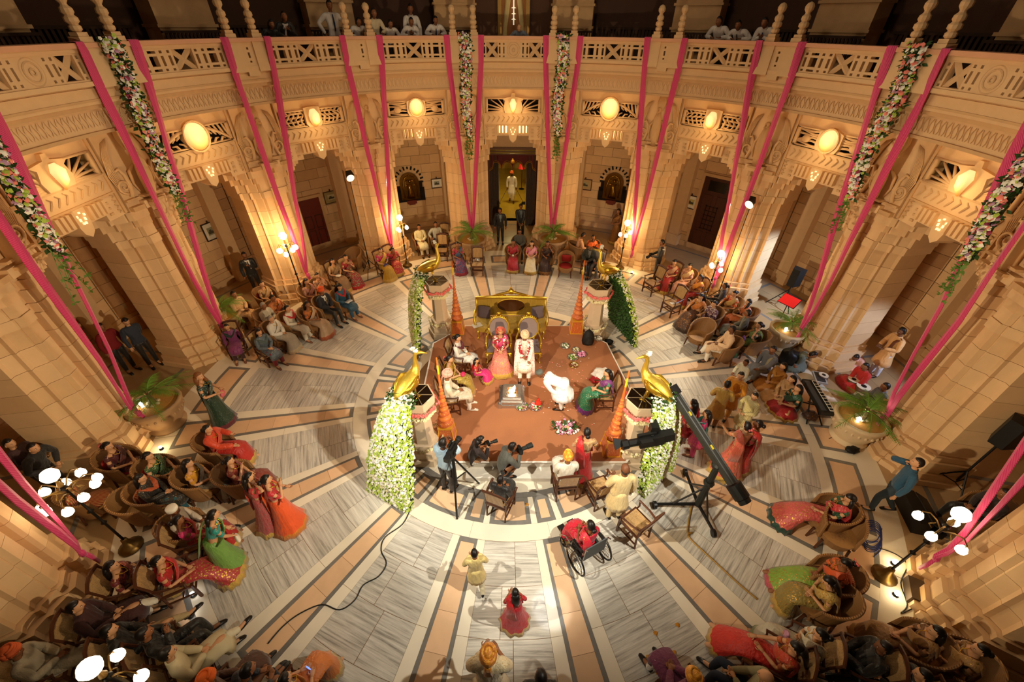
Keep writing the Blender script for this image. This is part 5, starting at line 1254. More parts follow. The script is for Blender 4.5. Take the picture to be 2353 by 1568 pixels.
# --- poses: joint positions for a 1.70 m adult, local +y forward
def v(*a): return Vector(a)
def joints(pose, lean, arms):
    L = lean
    if pose == 'stand': P = v(0, 0, .93); leg = [[v(s * .09, 0, .89), v(s * .10, .02, .50), v(s * .105, -.02, .085), v(s * .12, .13, .035)] for s in (-1, 1)]
    elif pose == 'walk': P = v(0, 0, .92); leg = [[v(-.09, 0, .88), v(-.10, .15, .51), v(-.10, .10, .10), v(-.11, .25, .05)], [v(.09, 0, .88), v(.10, -.04, .48), v(.10, -.28, .14), v(.11, -.17, .04)]]
    elif pose == 'sit': P = v(0, -.03, .52); leg = [[v(s * .09, .02, .51), v(s * .115, .44, .52), v(s * .12, .46, .085), v(s * .13, .60, .035)] for s in (-1, 1)]
    elif pose == 'cross': P = v(0, -.03, .52); leg = [[v(-.09, .02, .51), v(-.10, .45, .51), v(-.12, .44, .085), v(-.13, .58, .035)], [v(.09, .02, .52), v(.0, .46, .63), v(-.10, .66, .36), v(-.13, .80, .36)]]
    elif pose == 'recline': P = v(0, -.03, .50); leg = [[v(s * .09, .02, .50), v(s * .13, .45, .50), v(s * .15, .72, .12), v(s * .17, .86, .10)] for s in (-1, 1)]
    elif pose == 'floor': P = v(0, 0, .14); leg = [[v(s * .09, .06, .13), v(s * .36, .30, .15), v(-s * .04, .38 + .05 * s, .08), v(-s * .16, .40 + .05 * s, .06)] for s in (-1, 1)]
    elif pose == 'long': P = v(0, 0, .14); leg = [[v(s * .09, .06, .13), v(s * .10, .44, .22), v(s * .10, .82, .07), v(s * .11, .86, .20)] for s in (-1, 1)]
    elif pose == 'squat': P = v(0, -.10, .30); leg = [[v(s * .09, -.04, .30), v(s * .17, .33, .52), v(s * .13, .04, .09), v(s * .15, .19, .035)] for s in (-1, 1)]
    elif pose == 'kneel': P = v(0, 0, .46); leg = [[v(-.09, .03, .44), v(-.12, .40, .50), v(-.12, .36, .085), v(-.13, .5, .035)], [v(.09, .03, .43), v(.11, .10, .07), v(.11, -.32, .07), v(.11, -.42, .03)]]
    elif pose == 'low': P = v(0, -.02, .30); leg = [[v(s * .09, .03, .29), v(s * .12, .36, .42), v(s * .12, .46, .085), v(s * .13, .6, .035)] for s in (-1, 1)]
    u = v(0, math.sin(L), math.cos(L)); f = v(0, math.cos(L), -math.sin(L))
    J = {'P': P, 'W': P + u * .16, 'Cst': P + u * .33, 'N': P + u * .515 + f * .005, 'u': u, 'f': f, 'leg': leg}
    nk = v(0, math.sin(L * .7), math.cos(L * .7)); J['Nk'] = J['N'] + nk * .06 + f * .01; J['H'] = J['N'] + nk * .17 + f * .035
    J['arm'] = []
    low = pose in ('floor', 'long', 'squat', 'low'); seated = pose in ('sit', 'cross', 'recline')
    for s, a in zip((-1, 1), arms):
        S = P + u * .465 + v(s * .175, 0, 0)
        def T(x, fw, up): return P + v(s * x, 0, 0) + f * fw + u * up
        tg = {'side': T(.26, .03, -.10), 'lap': (P + v(s * .05, .26, .15)) if seated or low else T(.08, .22, -.02), 'knee': leg[(s + 1) // 2][1] + v(0, -.06, .09),
              'chin': T(.05, .20, .42), 'phone': T(.14, .11, .52), 'cam': T(.08, .25, .52), 'hold': T(.11, .25, .15), 'chest': T(.02, .20, .33), 'hip': T(.27, -.02, .05),
              'back': T(.06, -.19, -.02), 'arm': P + v(s * .29, .20, .18), 'fwd': T(.14, .46, .22), 'reach': T(.06, .34, .02), 'out': T(.50, .22, .28), 'rail': P + v(s * .16, .40, .12), 'up': T(.08, .20, .78), 'down': T(.14, .42, -.08), 'fold': T(-.09, .19, .22), 'head': T(.12, .10, .60), 'plant': T(.34, -.18, -.06)}[a]
        d = tg - S; n = d.length; Lu, Lf = .285, .26
        if n > .535: tg = S + d * (.535 / n); d = tg - S; n = .535
        if n < .06: n = .06
        pole = v(s * .75, -.35, -.9) if a != 'hip' else v(s * 1.0, -.15, -.25)
        ax = d.normalized(); pole = (pole - ax * pole.dot(ax)).normalized()
        ca = (Lu * Lu + n * n - Lf * Lf) / (2 * Lu * n); ca = max(-1, min(1, ca)); E_ = S + ax * Lu * ca + pole * Lu * math.sqrt(max(0, 1 - ca * ca))
        J['arm'].append([S, E_, tg])
    return J
# bones: (name, region, a, b, radius a, radius b)
def skeleton(J, fat, fem):
    V, E, R, B = [], [], [], []
    def add(p, r, par, reg=None):
        V.append(p); R.append(r); i = len(V) - 1
        if par is not None: E.append((par, i)); B.append((reg, par, i))
        return i
    g = fat
    p = add(J['P'], .135 * g, None); w_ = add(J['W'], (.105 if fem else .118) * g, p, 'torso'); c = add(J['Cst'], .130 * g, w_, 'torso'); n = add(J['N'], .060, c, 'torso'); k = add(J['Nk'], .047, n, 'neck'); add(J['H'] + v(0, -.01, -.03), .052, k, 'neck')
    for s, (S, E_, W_) in zip((-1, 1), J['arm']):
        i = add(S, .058 * (.9 if fem else 1.05), c, 'torso'); j = add(S.lerp(E_, .5), .045 * (.92 if fem else 1.05), i, 'uarm'); j = add(E_, .037 * (.92 if fem else 1), j, 'uarm'); m = add(E_.lerp(W_, .4), .038 * (.9 if fem else 1), j, 'farm'); add(W_, .025, m, 'farm')
    for lg in J['leg']:
        i = add(lg[0] + v(0, 0, -.03), .088 * g, p, 'hip'); m = add(lg[0].lerp(lg[1], .5), .075 * g, i, 'thigh'); j = add(lg[1], .054, m, 'thigh'); m = add(lg[1].lerp(lg[2], .35), .054, j, 'shin'); q = add(lg[2], .037, m, 'shin'); add(lg[3], .033, q, 'foot')
    return V, E, R, B
def hand_mb(b, E_, W_, s, curl, mi):
    d = (W_ - E_).normalized(); nrm = d.cross(v(s, 0, 0)); nrm = nrm.normalized() if nrm.length > .2 else d.orthogonal().normalized(); side = nrm.cross(d).normalized()
    b.tube([W_ - d * .02, W_ + d * .03, W_ + d * .075, W_ + d * .092], [(.024, .020), (.034, .017), (.040, .015), (.036, .012)], 8, mi)
    for q, ln in zip((-1.5, -.5, .5, 1.5), (.062, .078, .082, .070)):
        o = W_ + d * .082 + side * (q * .0185); k1 = o + d * ln * .5 + nrm * (ln * .12 * curl); k2 = k1 + (d * (1 - .6 * curl) + nrm * .8 * curl).normalized() * ln * .5
        b.tube([o, k1, k2], [.0092, .0085, .006], 5, mi)
    o = W_ + d * .035 + side * (.034 * -s); k1 = o + (d * .6 - side * s * .8 + nrm * .2).normalized() * .036; k2 = k1 + (d + nrm * .3 * curl).normalized() * .032
    b.tube([o, k1, k2], [.012, .010, .007], 5, mi)
def loft(b, rings, n=22, rip=.0, nf=9, mi=0, closed_top=True, ph=0):
    """drape: rings of (centre, tangent, side radius, depth radius); rip = fold depth growing towards the hem"""
    vs = []
    for i, (c, t, ra, rb) in enumerate(rings):
        c = Vector(c); t = Vector(t).normalized(); sd = v(1, 0, 0); nn = sd.cross(t).normalized(); u = i / (len(rings) - 1)
        for j in range(n):
            a = 2 * PI * j / n; k = 1 + rip * u * math.sin(a * nf + ph + u * .8); vs.append(c + sd * (math.cos(a) * ra * k) + nn * (math.sin(a) * rb * k))
    k = len(rings); fs = [(i * n + j, i * n + (j + 1) % n, (i + 1) * n + (j + 1) % n, (i + 1) * n + j) for i in range(k - 1) for j in range(n)]
    mis = [mi] * len(fs); fs += [tuple(range(n - 1, -1, -1)), tuple((k - 1) * n + j for j in range(n))]
    o = len(b.v); b.v += [tuple(p) for p in vs]; b.f += [tuple(i + o for i in f) for f in fs]; b.mi += mis + [mi, mi]
    return k, n
def skirt_rings(pose, J, ln, flare):
    P = J['P']; dn = v(0, 0, -1); f = flare
    if pose in ('stand', 'walk'):
        z0 = P.z + .10; zt = [z0, P.z - .02, P.z - .18, .52, .28, .13, .015] if ln == 'full' else [z0, P.z - .02, P.z - .16, P.z - .30, P.z - .42]
        if ln == 'full': rr_ = [(.135, .115), (.175, .145), (.19, .165), (.20 * (1 + f * .5), .18 * (1 + f * .5)), (.225 * (1 + f), .205 * (1 + f)), (.25 * (1 + f * 1.3), .23 * (1 + f * 1.3)), (.27 * (1 + f * 1.5), .25 * (1 + f * 1.5))]
        else: rr_ = [(.145, .12), (.175, .145), (.19, .165), (.20 * (1 + f), .18 * (1 + f)), (.215 * (1 + f), .195 * (1 + f))]
        return [((0, P.y + J['u'].y * .0 + (.05 if pose == 'walk' and z < .5 else 0), z), dn, a, b_) for z, (a, b_) in zip(zt, rr_)]
    if pose in ('sit', 'cross', 'recline', 'low'):
        kn = (J['leg'][0][1] + J['leg'][1][1]) / 2; kn.x = 0; an = (J['leg'][0][2] + J['leg'][1][2]) / 2; an.x = 0
        R_ = [(P + J['u'] * .12 , -J['u'] + v(0, .15, 0), .14, .118), (P + v(0, .03, .02), v(0, .6, -.8), .185, .150), (P.lerp(kn, .45) + v(0, 0, .005), v(0, 1, -.05), .20, .105), (P.lerp(kn, .85) + v(0, 0, .005), v(0, 1, -.25), .20 + f * .04, .098)]
        if ln == 'full': R_ += [(kn + v(0, .03, -.05), v(0, .6, -1), .205 + f * .06, .105), (kn.lerp(an, .45) + v(0, .02, 0), v(0, .1, -1), .215 + f * .12, .125 + f * .06), (v(0, an.y + .0, max(.14, an.z * 1.1)), dn, .235 + f * .22, .155 + f * .14), (v(0, an.y + .01, .015), dn, .26 + f * .28, .18 + f * .2)]
        else: R_ += [(kn + v(0, .02, -.02), v(0, .6, -1), .20, .10), (kn + v(0, .03, -.16), dn, .205, .11)]
        return R_
    # on the floor: cloth spread round folded legs
    return [(P + J['u'] * .13, -J['u'], .14, .118), (P + v(0, .05, .03), v(0, .5, -1), .20, .16), (v(0, .16, .17), v(0, .25, -1), .36, .26), (v(0, .20, .08), dn, .44 + f * .1, .36), (v(0, .20, .008), dn, .47 + f * .12, .39)]
SPEC = []
def person(px, py, label, pose='stand', look='C', wear='sari', c=(), hair='bun', hc='k', skin='a', arms=('lap', 'lap'), h=1.66, z0=0, lean=0, hy=0, hp=-1, fat=1.0, fem=None, chair_=None, clab=None, flare=.15, group=None, zh=None, extra=None, shoes=None):
    s = h / 1.70; fem = wear in ('sari', 'lehenga', 'salwar') if fem is None else fem
    J = joints(pose, lean if isinstance(lean, float) else rad(lean), arms)
    H_ = J['H'] * s; q = gp(px, py, z0 + H_.z)
    if look == 'C': tgt = gp(1180, 860, .3); yaw = face_to(q, tgt)
    elif isinstance(look, tuple): yaw = face_to(q, gp(look[0], look[1], .8))
    else: yaw = rad(look)
    off = Matrix.Rotation(yaw, 3, 'Z') @ v(H_.x, H_.y, 0)
    org = v(q.x - off.x, q.y - off.y, z0)
    SPEC.append(dict(J=J, s=s, yaw=yaw, org=org, label=label, pose=pose, wear=wear, c=c, hair=hair, hc=hc, skin=skin, hy=hy, hp=hp, fat=fat, fem=fem, flare=flare, extra=extra, group=group, shoes=shoes))
    if chair_:
        chair(chair_, org.x, org.y, yaw, clab or ('chair under the ' + label), z0)
    return org, yaw
def cl(x): return x if not isinstance(x, str) else mat(x, .75, 0, .12, 14, bump=.5)
def build_people():
    objs = []
    for S in SPEC:
        V, E, R, B = skeleton(S['J'], S['fat'], S['fem']); me = bpy.data.meshes.new('body'); me.from_pydata([tuple(p) for p in V], E, []); o = bpy.data.objects.new('body', me); C.objects.link(o)
        m = o.modifiers.new('skin', 'SKIN'); m.use_smooth_shade = True
        if not me.skin_vertices: me.attributes  # layer is made with the modifier
        sv = me.skin_vertices[0].data
        for i, r in enumerate(R): sv[i].radius = (r, r); sv[i].use_root = (i == 0)
        m2 = o.modifiers.new('sub', 'SUBSURF'); m2.levels = 2; m2.render_levels = 2
        objs.append((o, V, B, R))
    dg = bpy.context.evaluated_depsgraph_get(); dg.update()
    for S, (o, V, B, R) in zip(SPEC, objs):
        ev = o.evaluated_get(dg); em_ = ev.to_mesh(); n = len(em_.vertices)
        co = np.empty(n * 3); em_.vertices.foreach_get('co', co); co = co.reshape(-1, 3)
        faces = [tuple(p.vertices) for p in em_.polygons]; ev.to_mesh_clear()
        finish(S, co, faces, V, B, R)
        me0 = o.data; bpy.data.objects.remove(o); bpy.data.meshes.remove(me0)
def finish(S, co, faces, V, B, R):
    J, s, wear, c = S['J'], S['s'], S['wear'], [cl(x) for x in S['c']]
    A = np.array([V[i] for _, i, j in B]); Bv = np.array([V[j] for _, i, j in B]); ra = np.array([R[i] for _, i, j in B]); rb = np.array([R[j] for _, i, j in B])
    d = Bv - A; dl = (d * d).sum(1) + 1e-9; t = np.clip(((co[:, None, :] - A) * d).sum(2) / dl, 0, 1); q = A + t[..., None] * d
    dist = np.linalg.norm(co[:, None, :] - q, axis=2) / (ra + (rb - ra) * t + .01)
    bi = dist.argmin(1); regs = np.array([b[0] for b in B]); reg = regs[bi]; tt = t[np.arange(len(co)), bi]
    # flatten the trunk front to back
    fv = np.array(J['f']); P = np.array(J['P']); tr = (reg == 'torso') | (reg == 'hip')
    if True:
        k = ((co - P) @ fv); u = np.array(J['u']); hgt = (co - P) @ u
        shrink = np.where(tr & (hgt > -.12), -.20 * k, 0.0); co = co + shrink[:, None] * fv
        if S['fem']:   # bust
            bx = np.exp(-((np.abs(co[:, 0]) - .062) / .05) ** 2) * np.exp(-((hgt - .325) / .06) ** 2) * (k > .03) * (reg == 'torso'); co = co + (bx * .035)[:, None] * fv
    # normals
    nrm = np.zeros_like(co); F4 = [f for f in faces]
    for f in F4:
        a, b_, c_ = co[f[0]], co[f[1]], co[f[2]]; nn = np.cross(b_ - a, c_ - a)
        for i in f: nrm[i] += nn
    nrm /= (np.linalg.norm(nrm, axis=1)[:, None] + 1e-12)
    org, yaw = S['org'], S['yaw']
    root = thing('person', S['label'], 'person', org, yaw, S['group']); root.scale = (s, s, s)
    skin = SK[S['skin']]
    b = MB(); b.v = [tuple(p) for p in co]; b.f = list(F4); b.mi = [0] * len(F4)
    RH = rot_head(rad(S['hy']), rad(S['hp']) - (0 if J['u'].z > .8 else .35)); Hc = J['H']
    o = len(b.v); b.v += [tuple(RH @ p + Hc) for p in HV]; b.f += [tuple(i + o for i in f) for f in HF]; b.mi += [0] * len(HF)
    b.add([RH @ Vector(p) + Hc for p in FB.v], FB.f); b.mi[-len(FB.f):] = FB.mi
    for sd, (S_, E_, W_) in zip((-1, 1), J['arm']): hand_mb(b, E_, W_, sd, .55, 0)
    b.obj('body', [skin, EYED, EYEW, LIP], root, smooth=True)
    if S['hair'] and S['hair'] != 'bald':
        hm = HAIR[S['hc']] if S['hc'] in HAIR else cl(S['hc'])
        if S['hair'] in ('turban', 'safa', 'cap'): mb_copy(hair_mb(S['hair']), RH, Hc, 1).obj('turban' if S['hair'] != 'cap' else 'cap', hm, root, smooth=True)
        else: mb_copy(hair_mb(S['hair']), RH, Hc, 1).obj('hair' if S['hair'] != 'veil' else 'veil', hm, root, smooth=True)
    freg = [reg[f[0]] for f in F4]
    def shell(name, sel, off, m, smooth=True):
        """clothing: body faces of the chosen regions lifted off the skin"""
        ks = [f for f, r in zip(F4, freg) if sel(f, r)]
        if not ks: return None
        used = sorted({i for f in ks for i in f}); mp = {x: i for i, x in enumerate(used)}; vs = co[used] + nrm[used] * off
        inn = co[used] + nrm[used] * (off * .25); nn = len(used)
        fs = [tuple(mp[i] for i in f) for f in ks]; cnt = {}
        for f in fs:
            for i in range(len(f)):
                e = (f[i], f[(i + 1) % len(f)]); key = (min(e), max(e)); cnt[key] = e if key not in cnt else None
        rim = [(e[1], e[0], nn + e[0], nn + e[1]) for e in cnt.values() if e]
        bb = MB(); bb.add([tuple(p) for p in vs] + [tuple(p) for p in inn], fs + rim); return bb.obj(name, m, root, smooth=smooth)
    up = np.array(J['u'])
    def hg(f): return float((co[f[0]] - P) @ up)
    def fw(f): return float((co[f[0]] - P) @ fv)
    def tof(x, y, z): return J['P'] + v(x, 0, 0) + J['f'] * y + J['u'] * z
    full = lambda f, r: (r == 'torso' and hg(f) < .56) or (r == 'neck' and hg(f) < .545) or r in ('uarm', 'farm') or (r == 'hip' and hg(f) > -.06)
    half = lambda f, r: (r == 'torso' and hg(f) < .49) or (r == 'uarm' and tt[f[0]] < .6 and (co[f[0]] - P) @ up > .2) or (r == 'hip' and hg(f) > -.06)
    legs = lambda f, r: r in ('thigh', 'shin', 'hip') and hg(f) < .07
    def shoe(m, bare=False):
        for lg in J['leg']:
            bb = MB(); a, tpt = lg[2], lg[3]; dd = (tpt - a); dd = dd.normalized() if dd.length else v(0, 1, 0); up_ = v(0, 0, 1)
            bb.tube([a - dd * .07 + up_ * (-.03), a - dd * .02 + up_ * -.02, a + dd * .06 + up_ * -.025, tpt + up_ * .0, tpt + dd * .07 + up_ * -.01, tpt + dd * .09 + up_ * -.015], [(.030, .040), (.038, .048), (.040, .040), (.046, .030), (.036, .022), (.012, .01)], 9)
            bb.obj('shoe' if not bare else 'foot', m, root, smooth=True)
    def strip(name, pts, wd, m, th=.010, mi2=None):
        bb = MB(); bb.tube([tof(*p) for p in pts], [(w_, th) for w_ in wd] if isinstance(wd, list) else [(wd, th)] * len(pts), 8, up=J['f']); return bb.obj(name, m, root, smooth=True)
    def skirt(name, ln, m, flare, rip, border=None):
        rg = skirt_rings(S['pose'], J, ln, flare); bb = MB(); k, n = loft(bb, rg, 26, rip, 9 + int(S['flare'] * 20) % 5)
        mats = [m]
        if border:
            mats = [m, border]
            for q in range((k - 2) * n, (k - 1) * n): bb.mi[q] = 1
        bb.obj(name, mats, root, smooth=True)
    if wear == 'suit':
        shell('trousers', legs, .014, c[1]); shell('jacket', full, .026, c[0])
        shell('shirt_front', lambda f, r: r == 'torso' and fw(f) > .03 and .16 < hg(f) < .52 and abs(co[f[0]][0]) < .02 + .11 * (hg(f) - .14), .031, c[2])
        if len(c) > 3: strip('tie', [(0, .128, .485), (0, .150, .38), (0, .152, .28), (0, .142, .18)], [.012, .020, .026, .012], c[3], .006)
        shoe(SHOE)
    elif wear in ('shirt', 'tshirt'):
        shell('trousers', legs, .014, c[1]); shell('shirt', full if wear == 'shirt' else half, .020, c[0]); shoe(SHOE)
        if len(c) > 2: strip('tie', [(0, .118, .485), (0, .142, .38), (0, .146, .28), (0, .138, .10)], [.014, .020, .026, .014], c[2], .006)
    elif wear == 'kurta':
        shell('pyjama', legs, .020, c[1]); shell('kurta', full, .024, c[0]); skirt('kurta_skirt', 'short', c[0], S['flare'], .04); shoe(SHOE if S['shoes'] is None else cl(S['shoes']))
        if len(c) > 2: strip('stole', [(-.12, -.12, .1), (-.13, -.08, .42), (-.13, .03, .52), (-.10, .13, .38), (-.09, .15, .1)], .05, c[2])
    elif wear == 'salwar':
        shell('salwar', legs, .026, c[1]); shell('kameez', full, .020, c[0]); skirt('kameez_skirt', 'short', c[0], S['flare'], .06); shoe(mat('7a4a30', .5))
        if len(c) > 2: strip('dupatta', [(.15, -.13, .0), (.16, -.11, .3), (.15, .0, .525), (.09, .125, .40), (0, .160, .33), (-.09, .125, .40), (-.15, 0, .525), (-.16, -.11, .3), (-.15, -.13, .0)], .055, c[2])
    elif wear in ('sari', 'lehenga'):
        shell('blouse', lambda f, r: (r == 'torso' and .20 < hg(f) < .47) or (r == 'uarm' and tt[f[0]] < .55 and (co[f[0]] - P) @ up > .2), .014, c[1])
        skirt('sari_skirt' if wear == 'sari' else 'lehenga_skirt', 'full', c[0], S['flare'] if wear == 'sari' else S['flare'] + .3, .07 if wear == 'sari' else .10, c[2] if len(c) > 2 else None)
        pl = c[3] if len(c) > 3 else c[0]; e = -.06 if S['pose'] in ('sit', 'cross', 'recline', 'floor', 'low', 'long') else -.30
        strip('pallu', [(.15, .03, .04), (.12, .125, .16), (.03, .165, .28), (-.08, .155, .38), (-.145, .07, .495), (-.15, -.03, .515), (-.145, -.125, .38), (-.12, -.16, .16), (-.11, -.165, e)], [.06, .085, .095, .085, .07, .065, .09, .11, .13], pl, .014)
        strip('waist_drape', [(-.15, .06, .07), (-.02, .15, .05), (.13, .10, .02)], .05, c[0], .014)
        strip('necklace', [(-.07, .03, .515), (-.055, .115, .46), (0, .150, .42), (.055, .115, .46), (.07, .03, .515)], .008, GOLD, .006)
        shoe(skin, True)
        if wear == 'sari' and len(c) > 4: shell('shawl', full, .04, c[4])
    if wear == 'shawl':
        shell('trousers', legs, .02, c[1]); skirt('robe_skirt', 'full', c[1], S['flare'], .06); shell('shawl', lambda f, r: full(f, r) and r != 'farm', .045, c[0]); strip('shawl_end', [(-.14, .05, .52), (-.10, .16, .36), (-.02, .19, .15), (.06, .17, -.02)], .09, c[0], .02); shoe(SHOE)
    for kind in (S['extra'] or '').split():
        if kind == 'drape':
            for q in (-1, 1): strip('shawl_end', [(q * .10, -.13, .30), (q * .15, -.06, .48), (q * .16, .04, .53), (q * .17, .14, .38), (q * .19, .20, .14), (q * .20, .34, .02), (q * .20, .47, -.10), (q * .21, .48, -.34)], [.09, .09, .08, .08, .09, .09, .09, .09], c[2], .022)
        elif kind == 'garland':
            rr_ = random.Random(4)
            def gf_():
                u_ = rr_.random(); pts = [(-.13, .05, .52), (-.12, .17, .36), (-.06, .24, .14), (0, .27, .0), (.06, .24, .14), (.12, .17, .36), (.13, .05, .52)]; x = u_ * 6; i = min(5, int(x)); p_ = Vector(tof(*pts[i])).lerp(Vector(tof(*pts[i + 1])), x - i); return p_ + v(rr_.uniform(-.03, .03), rr_.uniform(-.01, .03), rr_.uniform(-.03, .03)), J['f'], rr_.choice((0, 1, 1))
            blossoms(190, gf_, .028, rr_, None).obj('flower_garland', [FW, mat('a81828', .6)], root, kind='stuff')
        elif kind == 'beard': mb_copy(MBEARD, RH, Hc, 1).obj('beard', HAIR['k'], root, smooth=True)
        elif kind == 'moustache': 
            bb = MB(); bb.tube([(-.03, .082, -.040), (0, .098, -.034), (.03, .082, -.040)], [(.004, .004), (.008, .008), (.004, .004)], 5); mb_copy(bb, RH, Hc, 1).obj('moustache', HAIR['k'], root)
        elif kind == 'glasses':
            bb = MB()
            for q in (-1, 1): bb.tube([(q * .03 + .02 * math.cos(a_), .094, .004 + .015 * math.sin(a_)) for a_ in [k_ * .785 for k_ in range(9)]], .003, 4); bb.tube([(q * .05, .094, .006), (q * .082, .0, .006)], .003, 4)
            mb_copy(bb, RH, Hc, 1).obj('glasses', SHOE, root)
        elif kind == 'flowers':
            rr_ = random.Random(8); blossoms(16, lambda: (RH @ v(rr_.uniform(-.05, .05), -.15 + rr_.uniform(-.02, .02), .03 + rr_.uniform(-.02, .03)) + Hc, v(0, -1, .3), 0), .022, rr_, None).obj('hair_flowers', [ROSE if S['hc'] == 'k' else FW], root, kind='stuff')
        elif kind == 'braidflowers': pass
        elif kind == 'headphones':
            bb = MB(); bb.tube([(.095 * math.cos(a_), -.01, .02 + .115 * math.sin(a_)) for a_ in [PI * k_ / 10 for k_ in range(11)]], .009, 5); bb.ball((.092, -.01, 0), (.02, .035, .04), 8, 5); bb.ball((-.092, -.01, 0), (.02, .035, .04), 8, 5); mb_copy(bb, RH, Hc, 1).obj('headphones', SHOE, root)
        elif kind == 'stripe':
            for q in (-1, 1): strip('white_stripe', [(q * .20, -.02, .50), (q * .10, -.125, .46), (q * .02, -.13, .2)], .018, EYEW, .02)
    H2 = Matrix.Rotation(yaw, 4, 'Z'); S['hand'] = [org + (H2 @ (a[2] + (a[2] - a[1]).normalized() * .08)) * s for a in J['arm']]; S['headw'] = org + (H2 @ J['H']) * s
MBEARD = MB(); MBEARD.tube([(-.062, .03, -.05), (-.045, .065, -.085), (0, .088, -.098), (.045, .065, -.085), (.062, .03, -.05)], [(.012, .02), (.018, .025), (.022, .028), (.018, .025), (.012, .02)], 7)
# ---------------------------------------------------------------- who is where
GD = 'c9a050'
CHN = {'w': 'cane chair under ', 'r': 'cushioned wicker chair under ', 's': 'striped wicker chair under ', 'n': 'wicker chair under ', 't': 'wicker chair under '}
def pp(px, py, label, *a, **k):
    if 'chair_' in k and 'clab' not in k: k['clab'] = CHN[k['chair_']] + label
    return person(px, py, label, *a, **k)
S_ = sari
CREAMC, WHT, BLK, NAVY, GRYC = S_('e2d2aa'), S_('e9e4da'), S_('17140f'), S_('1a1d2a'), S_('66645c')
REDG, MAR, PNKG = S_('a8141c', GD, .30, 22), S_('6a1018', None), S_('c8286a', GD, .28, 24)
GRN, TEAL, ORG = S_('1f6a3a', GD, .25, 24), S_('1d5a66', None), S_('d8541c', GD, .2, 20)
GOLDS, PEACH, IVORY = S_('b88a2c', 'e0c060', .3, 30), S_('d9a478', 'c89050', .2, 26), S_('d9cba6', GD, .2, 22)
DKGRN, PURP, BRN = S_('1c3a22', 'b8c8b0', .22, 34), S_('7a2f6a', GD, .15, 22), S_('4a2a14', 'a06a30', .3, 20)
GB = S_('c09a44', None, rough=.35)
STG = dict(z0=SZ)
# --- on the stage
pp(1150, 762, 'bride in pink and gold sari with red and white garland', 'sit', 180, 'sari', (S_('d8786a', GD, .33, 26), S_('b82a5a', GD, .3, 30), GB, S_('d0307a', GD, .3, 26)), 'veil', S_('d8604a', GD, .35, 30), 'c', ('lap', 'lap'), 1.64, SZ, extra='garland', flare=.7, hp=-16)
pp(1206, 772, 'groom in cream turban, pink spotted shawl and flower garland', 'sit', 180, 'kurta', (S_('ead9cc', 'd8806a', .2, 22, False), WHT, S_('ecd2c6', 'd07a60', .25, 22, False)), 'safa', S_('e0c49a', 'c87a40', .25, 30, False), 'b', ('knee', 'lap'), 1.74, SZ, extra='garland drape', hp=-16)
pp(1052, 777, 'person in silver white suit with dark maroon piping, seated', 'sit', -100, 'salwar', (S_('d6cfc2', None), S_('cfc8bc', None), S_('5a1420', None)), 'bun', 'k', 'c', ('lap', 'lap'), 1.64, SZ, chair_='w')
pp(1033, 826, 'woman in gold sari with jewelled hair, holding pink bundle', 'sit', -95, 'sari', (S_('a8903a', GD, .35, 30), S_('b8942c', GD, .3, 30), GB, S_('c8a43a', GD, .3, 26)), 'bun', 'k', 'c', ('lap', 'lap'), 1.62, SZ, extra='flowers', chair_='w')
pp(1029, 862, 'man in cream silk coat and pale pink turban', 'sit', -80, 'kurta', (S_('d8cdb4', 'c8b890', .25, 30, False, rough=.35), WHT), 'safa', 'd8a08c', 'b', ('lap', 'lap'), 1.72, SZ, chair_='w', shoes='e8e0d0', flare=.3)
pp(1095, 829, 'small girl in bright magenta dress sitting on the carpet', 'low', -100, 'lehenga', (S_('d01870', GD, .2, 26), S_('c81a2a', GD, .25, 30), GB, S_('d81c28', None)), 'side', 'k', 'c', ('lap', 'lap'), 1.15, SZ, hy=-20)
pp(1241, 860, 'priest in white clothes and grey cap bending over the fire pit', 'stand', 72, 'kurta', (S_('f2f0ec', rough=.75), S_('efece6', rough=.75)), 'cap', '5c5f58', 'd', ('down', 'down'), 1.62, SZ, lean=80, flare=.6)
pp(1396, 858, 'woman in green and purple sari with long dark hair, seated on stage', 'sit', 92, 'sari', (S_('1d6a44', 'c8b890', .25, 28), S_('2c6a50', GD, .25, 30), S_('6a1f6a', GD, .2, 26), S_('6a1f6a', 'c8b890', .25, 28)), 'long', 'k', 'c', ('lap', 'lap'), 1.64, SZ, chair_='w', flare=.4)
# --- at the front edge of the stage
pp(1018, 1018, 'cameraman in light blue shirt and dark trousers beside a tripod', 'stand', (1120, 930), 'shirt', (S_('a9c4d6', rough=.75), S_('2a201a', rough=.75)), 'short', 'k', 'd', ('cam', 'cam'), 1.70, hy=-10)
pp(1105, 1012, 'woman in dark top crouching with a small camera', 'low', (1260, 985), 'shirt', (S_('2a1c18', rough=.75), S_('cfc4b4', rough=.75)), 'long', 'k', 'c', ('cam', 'cam'), 1.60, .12, lean=25)
pp(1178, 1027, 'photographer in grey suit crouching with a long lens', 'squat', (1340, 985), 'shirt', (S_('57564c', rough=.75), S_('2a2824', rough=.75)), 'short', 'k', 'b', ('cam', 'cam'), 1.72, .12, lean=28)
pp(1349, 994, 'woman in red sari seen from behind, hair in a bun', 'stand', (1300, 820), 'sari', (S_('b01418', GD, .16, 26), S_('c8a070', GD, .4, 40), GB, S_('c0141c', GD, .15, 24)), 'bun', 'k', 'c', ('hold', 'hold'), 1.64, 0)
pp(1305, 1050, 'man in golden yellow turban and white coat seated with his back turned', 'sit', (1240, 830), 'kurta', (S_('e4dcca', rough=.75), WHT), 'turban', S_('d88a14', 'f0b030', .4, 14, False, rough=.4), 'b', ('lap', 'lap'), 1.74, chair_='w', clab='cane seated chair under the man in golden yellow turban')
